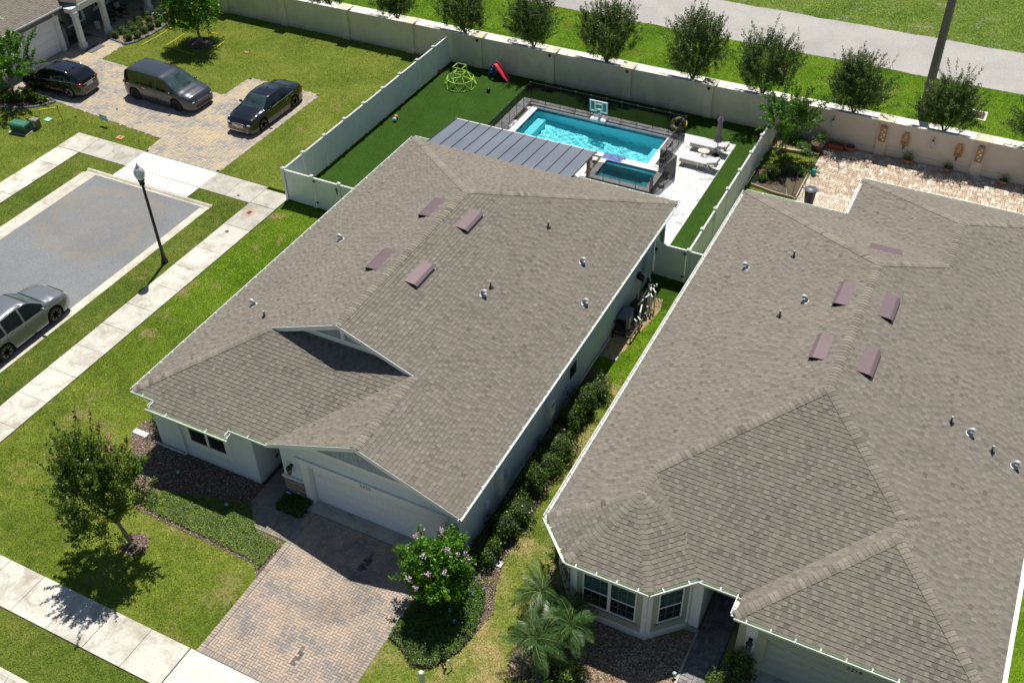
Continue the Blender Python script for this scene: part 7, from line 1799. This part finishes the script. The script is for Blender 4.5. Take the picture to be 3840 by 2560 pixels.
car('minivan', 'grey minivan parked in the middle of the paver drive', paint('gunmetal_paint', (.045, .050, .064), .27, .35, .8), 5.17, 2.02,
    [(-2.58, .78), (-2.5, 1.12), (-2.28, 1.62), (-2.0, 1.75), (-1.0, 1.78), (.2, 1.74), (.62, 1.66), (1.55, 1.12), (1.9, 1.04), (2.35, .93), (2.58, .74)],
    [(-2.58, .72), (-2.3, 1.08), (-1.2, 1.04), (0, 1.0), (1.2, .96), (1.7, .94), (2.3, .80), (2.58, .62)], [(-2.58, .80), (-2.1, .80), (-1, .80), (.5, .78), (1.3, .86), (1.6, .88), (2.4, .86), (2.58, .8)],
    .17, (-1.62, 1.45), .36, [(.62, 1.55), (-2.46, -2.1)], [(-2.2, -1.1), (-1.02, .02), (.10, 1.28)], M['rim_dark'], (-42.6, 39.82), -.03, lower=plain('grey_bumper', (.05, .05, .055), .5))
car('crossover_car', 'black crossover with silver roof rails parked at the garage door', paint('black_paint', (.006, .006, .008), .12, .1), 4.42, 1.82,
    [(-2.21, .85), (-2.12, 1.08), (-1.72, 1.38), (-1.2, 1.48), (-.3, 1.51), (.3, 1.46), (.42, 1.43), (1.12, 1.05), (1.5, 1.0), (1.95, .90), (2.21, .72)],
    [(-2.21, .80), (-1.9, 1.03), (-1.0, .97), (0, .93), (.9, .90), (1.5, .88), (2.21, .62)], [(-2.21, .78), (-1.5, .74), (-.4, .74), (.4, .74), (1.1, .84), (2.0, .84), (2.21, .8)],
    .20, (-1.35, 1.38), .35, [(.42, 1.12), (-2.08, -1.62)], [(-1.62, -1.25), (-1.18, -.3), (-.22, .86)], M['rim_silver'], (-49.25, 38.15), PI+.08, True, (-1.35, .3), lower=plain('silver_skid', (.22, .21, .20), .5))
car('sedan', 'black sedan with chrome window trim parked at the end of the paver drive', paint('black_sedan_paint', (.006, .007, .009), .12, .1), 4.88, 1.86,
    [(-2.44, .80), (-2.38, .96), (-2.0, 1.05), (-1.62, 1.10), (-.95, 1.38), (-.3, 1.46), (.25, 1.44), (.38, 1.42), (1.1, 1.02), (1.6, .96), (2.15, .85), (2.44, .66)],
    [(-2.44, .76), (-2.0, .98), (-1.0, .94), (0, .92), (1, .89), (1.6, .86), (2.2, .76), (2.44, .58)], [(-2.44, .82), (-1.8, .82), (-1.4, .74), (-.4, .71), (.35, .72), (1.1, .86), (2.2, .84), (2.44, .8)],
    .15, (-1.42, 1.45), .34, [(.38, 1.10), (-1.60, -.98)], [(-1.45, -1.05), (-.98, -.12), (-.04, .92)], M['rim_mix'], (-36.37, 40.62), -PI/2, True, grille='oval')
car('crossover_car', 'dark silver crossover parked at the kerb, cut by the left picture edge', paint('silver_grey_paint', (.20, .21, .225), .30, .45, .7), 4.69, 1.84,
    [(-2.34, .95), (-2.25, 1.15), (-1.9, 1.50), (-1.3, 1.66), (-.3, 1.70), (.2, 1.66), (.32, 1.63), (1.12, 1.15), (1.5, 1.10), (2.0, .98), (2.34, .78)],
    [(-2.34, .88), (-1.9, 1.10), (-1.0, 1.05), (0, 1.0), (1, .98), (1.5, .97), (2.1, .86), (2.34, .70)], [(-2.34, .78), (-1.5, .74), (-.4, .74), (.3, .75), (1.1, .86), (2.0, .84), (2.34, .8)],
    .20, (-1.40, 1.31), .36, [(.32, 1.12), (-2.2, -1.75)], [(-1.7, -1.15), (-1.05, -.2), (-.12, .92)], M['rim_mix'], (-34.5, 20.78), PI/2, rails=(-1.5, .1), lower=plain('sill_grey', (.06, .06, .06), .6), spokes=7)
# sunroof of the sedan
# ================================================================ street furniture
t = thing('street_lamp', 'black street lamp with white acorn globe standing in the grass verge', 'street lamp', (-32.28, 27.4, 0))
LX, LY = -32.28, 27.4
mb = MB(); mb.lathe([(.16, 0), (.16, .12), (.11, .2), (.085, .5), (.075, .6), (.06, 4.15)], (LX, LY, 0), 14); mb.build('post', M['black'], t, smooth=40)
mb = MB(); mb.lathe([(.07, 4.15), (.12, 4.18), (.12, 4.27), (.09, 4.30), (.15, 4.38), (.15, 4.42), (.1, 4.43)], (LX, LY, 0), 16); mb.build('collar', M['black'], t, smooth=40)
gm = NM('frosted_globe'); gm.set((.62, .68, .72), .12, 0, .6); gm.b.inputs['Transmission Weight'].default_value = .35
mb = MB(); mb.lathe([(.12, 4.43), (.19, 4.55), (.235, 4.72), (.22, 4.88), (.15, 5.0), (.07, 5.06), (.06, 5.09)], (LX, LY, 0), 22); mb.build('globe', gm.m, t, smooth=60)
mb = MB(); mb.lathe([(.075, 5.08), (.085, 5.11), (.05, 5.16), (.02, 5.19), (.025, 5.23), (0, 5.27)], (LX, LY, 0), 14); mb.build('finial', plain('pale_finial', (.5, .54, .57), .3, .4), t, smooth=50)
t = thing('utility_pole', 'tall square concrete utility pole rising beyond the boundary wall', 'utility pole', (-3.76, 55.72, 0))
mb = MB(); mb.lathe([(.27, 0), (.20, 11.5)], (-3.76, 55.72, 0), 4, mat=Matrix.Rotation(math.radians(30), 4, 'Z')); mb.build('shaft', plain('pole_concrete', (.17, .155, .13), .8), t)
mb = MB()
for k in range(18): z = 2+k*.5; mb.cyl((-3.76+.18, 55.55, z), (-3.76+.26, 55.45, z), .012, n=5)
mb.build('bolt_holes', M['dark'], t)
t = thing('drain_grate', 'rusty double drain grate in a concrete frame on the roadside grass', 'drain', (-1.08, 56.98, 0))
mb = MB(); ground_cells(mb, -1.56, -.6, 56.45, 57.5, [(-1.46, -.7, 56.58, 57.38)], .03); mb.box(-1.56, -.6, 56.45, 57.5, -.1, .0); mb.build('frame', M['walk_clean'], t)
for a in (-1.45, -1.06): mb = MB(); mb.box(a, a+.35, 56.6, 57.36, .005, .03); mb.build('grate', plain('rusty_iron', (.10, .06, .05), .8, var=.3, scale=20), t)
def cover(label, x, y, w, d, mat, nm='utility_cover', cat='utility cover', z=.024, inner=None):
    t = thing(nm, label, cat, (x, y, 0), 'covers in the ground'); mb = MB(); mb.cbox(x-w/2, x+w/2, y-d/2, y+d/2, -.02, z+.004, .004); mb.build('cover_plate', mat, t)
    if inner: mb = MB(); mb.box(x-w*inner, x+w*inner, y-d*inner, y+d*inner, z+.003, z+.008); mb.build('lid', plain('lid_iron', (.07, .05, .045), .8), t)
cover('rusty rectangular meter cover set in the pavement below the gate', -31.24, 32.32, .5, .62, plain('rust_cover', (.40, .28, .19), .8, var=.15), inner=.2)
cover('grey square cover with small lid in the crossing pavement', -32.66, 33.3, .5, .42, M['walk_grey'], inner=.14)
cover('orange brown cover on the grass beside the paver drive', -42.1, 35.18, .42, .34, plain('orange_cover', (.45, .22, .10), .8, var=.2), z=.035, inner=.16)
cover('pale turquoise round-cornered cover on the lawn beside the green boxes', -47.2, 34.98, .38, .34, plain('turquoise_cover', (.25, .50, .45), .6), z=.03)
cover('small rusty cover on the lawn right of the ringed tree', -42.25, 46.4, .3, .2, plain('small_rust', (.34, .17, .09), .8), z=.03)
t = thing('manhole_cover', 'small round dark iron cover in the pavement beside the verge', 'manhole cover', (-31.22, 30.57, 0)); mb = MB(); mb.cyl((-31.22, 30.57, .0), (-31.22, 30.57, .029), .1, n=18); mb.build('cover_plate', plain('iron', (.10, .08, .075), .7), t)
t = thing('utility_box', 'green transformer box with rounded lid on the lawn at the left edge', 'utility box', (-47.55, 33.35, 0), 'utility boxes on the lawn')
m_ = Matrix.Translation((-47.55, 33.4, 0)) @ Matrix.Rotation(.12, 4, 'Z')
mb = MB(); mb.cbox(-.48, .48, -.26, .26, 0, .42, .02, mat=m_); mb.build('box_body', plain('utility_green', (.02, .09, .06), .45), t)
mb = MB(); mb.cbox(-.52, .52, -.30, .30, .38, .58, .07, mat=m_); mb.build('box_lid', plain('utility_green_lid', (.04, .16, .11), .45), t)
mb = MB(); mb.box(-.6, .6, -.38, .38, -.05, .04, mat=m_); mb.build('pad', M['walk_grey'], t)
t = thing('utility_box', 'small olive grey telephone pedestal behind the green transformer box', 'utility box', (-47.1, 34.0, 0), 'utility boxes on the lawn')
m_ = Matrix.Translation((-47.1, 34.05, 0)) @ Matrix.Rotation(.12, 4, 'Z')
mb = MB(); mb.cbox(-.20, .20, -.18, .18, 0, .42, .02, mat=m_); mb.build('box_body', plain('olive_box', (.13, .13, .09), .5), t); mb = MB(); mb.cbox(-.22, .22, -.2, .2, .42, .56, .04, mat=m_); mb.build('box_lid', plain('olive_lid', (.22, .22, .16), .5), t)
mb = MB(); mb.box(.0, .14, -.186, -.18, .15, .36, mat=m_); mb.build('sticker', M['plate'], t)
t = thing('valve_post', 'short brass coloured valve post behind the green transformer box', 'valve post', (-48.0, 34.3, 0)); mb = MB(); mb.lathe([(.06, 0), (.06, .22), (.09, .24), (.09, .30), (.04, .32)], (-48.0, 34.3, 0), 10); mb.build('post', plain('brass', (.30, .20, .06), .5), t)
t = thing('bollard', 'pale green capped marker post standing on the front lawn', 'marker post', (-10.55, 13.83, 0)); mb = MB(); mb.cyl((-10.55, 13.83, 0), (-10.55, 13.83, .98), .085, n=16); mb.build('post', plain('pale_green_post', (.36, .44, .36), .5), t, smooth=40)
mb = MB(); mb.lathe([(.1, .98), (.1, 1.03), (.07, 1.09), (0, 1.11)], (-10.55, 13.83, 0), 16); mb.build('cap', plain('pale_cap', (.48, .58, .47), .5), t, smooth=40)
t = thing('garden_stake', 'slim grey metal stake leaning on the lawn beside the marker post', 'stake', (-10.14, 14.87, 0)); mb = MB(); mb.cyl((-10.14, 14.87, 0), (-10.24, 14.87, .42), .018, n=8); mb.build('rod', M['galv'], t); mb = MB(); mb.cyl((-10.235, 14.87, .41), (-10.25, 14.87, .45), .035, n=10); mb.build('head', M['galv'], t)
t = thing('utility_box', 'flat pale concrete box lid at the bottom edge by the marker post', 'utility box', (-10.1, 13.9, 0), 'utility boxes on the lawn'); mb = MB(); mb.cbox(-10.3, -9.9, 13.35, 13.75, 0, .12, .02); mb.build('box_lid', plain('pale_box', (.38, .42, .38), .6), t)
# yard signs
t = thing('yard_sign', 'small white sign with green printing staked in the grass by the drive', 'sign', (-43.78, 35.84, 0))
mb = MB(); mb.box(-44.06, -43.5, 35.84, 35.85, .30, .66); mb.build('sign_panel', plain('sign_white', (.62, .72, .68), .5), t)
mb = MB(); mb.cyl((-43.93, 35.838, .56), (-43.93, 35.835, .56), .07, n=16); mb.build('round_logo', plain('sign_green', (.03, .30, .20), .5), t)
o = wall_text('LAWN CARE', -43.70, 35.838, .55, .06, t, 'sign_lettering', plain('sign_green_b', (.05, .34, .26), .5)); wall_text('PLEASE CALL', -43.78, 35.838, .38, .085, t, 'sign_lettering', plain('sign_blue', (.03, .16, .25), .5))
for xx in (-43.98, -43.58): mb = MB(); mb.cyl((xx, 35.855, 0), (xx, 35.855, .5), .006, n=5); mb.build('wire_leg', M['galv'], t)
t = thing('yard_sign', 'small blue security sign in front of the stone pier', 'sign', (-18.72, 18.33, 0)); mb = MB(); mb.box(-18.83, -18.6, 18.32, 18.33, .2, .36); mb.build('sign_panel', plain('sign_blue_c', (.04, .25, .42), .4), t); mb = MB(); mb.box(-18.80, -18.63, 18.312, 18.32, .26, .31); mb.build('sign_stripe', M['white'], t); mb = MB(); mb.cyl((-18.715, 18.335, 0), (-18.715, 18.335, .3), .008, n=5); mb.build('stake', M['galv'], t)
# flags, tapes, markers on the neighbour lawn
F_col = {'orange': (.60, .12, .02), 'yellow': (.65, .48, .02), 'blue': (.02, .07, .55), 'red': (.5, .04, .03)}
def flag(x, y, c, where):
    t = thing('marker_flag', f'tiny {c} survey flag {where}', 'flag', (x, y, 0), 'small survey flags on the grass'); mb = MB(); mb.cyl((x, y, 0), (x, y, .32), .004, n=4); mb.build('wire', M['galv'], t)
    mb = MB(); mb.box(x, x+.11, y-.002, y+.002, .22, .32); mb.build('flag_cloth', plain('flag_'+c, F_col[c], .6), t)
for a in ((-48.3, 36.15, 'orange', 'at the tip of the left planting bed'), (-49.78, 34.95, 'orange', 'below the curved stone edging of the left bed'), (-48.99, 35.3, 'yellow', 'in the grass right of the left bed edging'), (-48.87, 34.57, 'orange', 'in grass above the green transformer box'), (-47.82, 34.99, 'red', 'in grass just above the turquoise cover'),
          (-47.0, 35.64, 'yellow', 'next to the yellow rod on the lawn'), (-45.63, 35.53, 'red', 'in the grass right of the yellow rod'), (-46.5, 34.69, 'yellow', 'in grass below the yellow rod'), (-44.15, 37.18, 'blue', 'lying on the pavers in front of the minivan'),
          (-48.7, 45.8, 'orange', 'outside the stone edging of the round shrubs'), (-46.7, 45.9, 'orange', 'left of the tree ring'), (-44.6, 47.15, 'orange', 'behind the tree ring'), (-40.6, 35.0, 'orange', 'at the grass corner beside the drive'), (-44.9, 33.9, 'orange', 'in the grass beside the pavement slab')): flag(*a)
tapes = [((-48.49, 35.50), (-47.70, 36.24)), ((-49.25, 34.59), (-48.75, 35.14)), ((-48.84, 44.45), (-48.74, 46.4)), ((-48.74, 46.45), (-48.87, 47.38)), ((-47.39, 45.04), (-47.47, 46.88)), ((-46.20, 47.67), (-45.5, 47.72)), ((-44.3, 45.2), (-44.44, 47.10)), ((-46.67, 44.86), (-44.9, 44.75))]
wh = ['right of the left planting bed tip', 'short piece nearest the transformer box', 'longest piece outside the stone edged shrubs', 'far piece by the end of the shrub edging', 'between shrub edging and tree ring', 'behind the tree ring', 'right of the tree ring', 'in the tree shadow in front of the ring']
for (a, b), w_ in zip(tapes, wh):
    mb = MB(); P_ = [Vector((a[0]+(b[0]-a[0])*k/6+random.uniform(-.02, .02), a[1]+(b[1]-a[1])*k/6+random.uniform(-.02, .02), .055)) for k in range(7)]
    for p, q in zip(P_, P_[1:]): mb.bar(p, q, .035, .006)
    tag(mb.build('marking_tape', plain('yellow_tape', (.68, .58, .03), .5, var=.03)), 'yellow tape strip on the grass, '+w_, 'tape', 'yellow marking tapes on the lawn')
t = thing('marking_rod', 'yellow rod with black tip leaning over the lawn beside its shadow', 'rod', (-46.19, 35.14, 0)); mb = MB(); mb.cyl((-46.19, 35.14, 0), (-46.38, 35.2, .82), .03, n=8); mb.build('rod', plain('yellow_rod', (.62, .48, .06), .5), t); mb = MB(); mb.cyl((-46.38, 35.2, .82), (-46.41, 35.21, .9), .034, n=8); mb.build('tip', M['black'], t)
# porch of house 3
def rocker(label, x, y, rz, cushion=None):
    t = thing('rocking_chair', label, 'rocking chair', (x, y, 0), 'rocking chairs on the porch'); m = Matrix.Translation((x, y, 0)) @ Matrix.Rotation(rz, 4, 'Z')
    for s_ in (-1, 1):
        mb = MB(); mb.tube([at(m, (-.45, s_*.25, .1)), at(m, (-.2, s_*.25, .04)), at(m, (.1, s_*.25, .03)), at(m, (.42, s_*.25, .09))], .022, 6); mb.build('rocker', M['black'], t)
        mb = MB(); mb.bar(at(m, (.22, s_*.25, .05)), at(m, (.24, s_*.25, .62)), .04, .04); mb.bar(at(m, (-.2, s_*.25, .05)), at(m, (-.38, s_*.25, 1.1)), .04, .04); mb.build('leg', M['black'], t)
        mb = MB(); mb.box(-.3, .3, s_*.25-.04, s_*.25+.04, .62, .65, mat=m); mb.build('armrest', M['black'], t)
    mb = MB(); mb.box(-.22, .26, -.24, .24, .40, .44, mat=m); mb.build('seat', M['black'], t)
    for k in range(6): mb = MB(); mb.bar(at(m, (-.24, -.2+k*.08, .44)), at(m, (-.38, -.2+k*.08, 1.1)), .03, .02); mb.build('back_slat', M['black'], t)
    if cushion: mb = MB(); mb.cbox(-.28, -.16, -.2, .2, .5, .88, .04, mat=m); mb.build('cushion', cushion, t)
rocker('black rocking chair with pale patterned cushion at the far end of the porch', -53.1, 47.3, 0, plain('pale_cushion', (.40, .34, .36), .8)); rocker('empty black rocking chair between the two porch columns', -53.05, 46.15, .1)
t = thing('bucket', 'white bucket standing on the shaded porch beside the column', 'bucket', (-53.15, 45.2, 0)); mb = MB(); mb.lathe([(.14, .02), (.18, .40), (.195, .41), (.195, .43), (.165, .42), (.13, .05), (0, .05)], (-53.15, 45.2, 0), 16); mb.build('bucket_body', M['white'], t, smooth=35)
for k, (x, y, r, cc, lab) in enumerate(((-52.55, 48.6, .12, (.03, .12, .5), 'blue toy lying at the far end of the porch paving'), (-52.2, 48.95, .1, (.5, .05, .05), 'red toy lying beside the blue one on the porch'), (-51.35, 48.3, .13, (.6, .62, .65), 'pale round stone behind the last porch column'))):
    t = thing('toy' if k < 2 else 'garden_stone', lab, 'toy' if k < 2 else 'stone', (x, y, 0)); mb = MB(); mb.ball((x, y, r*.6), r*1.3, r, r*.6, n=10, m=6); mb.build('toy_body' if k < 2 else 'stone_body', plain('toy_skin', cc, .5), t, smooth=60)
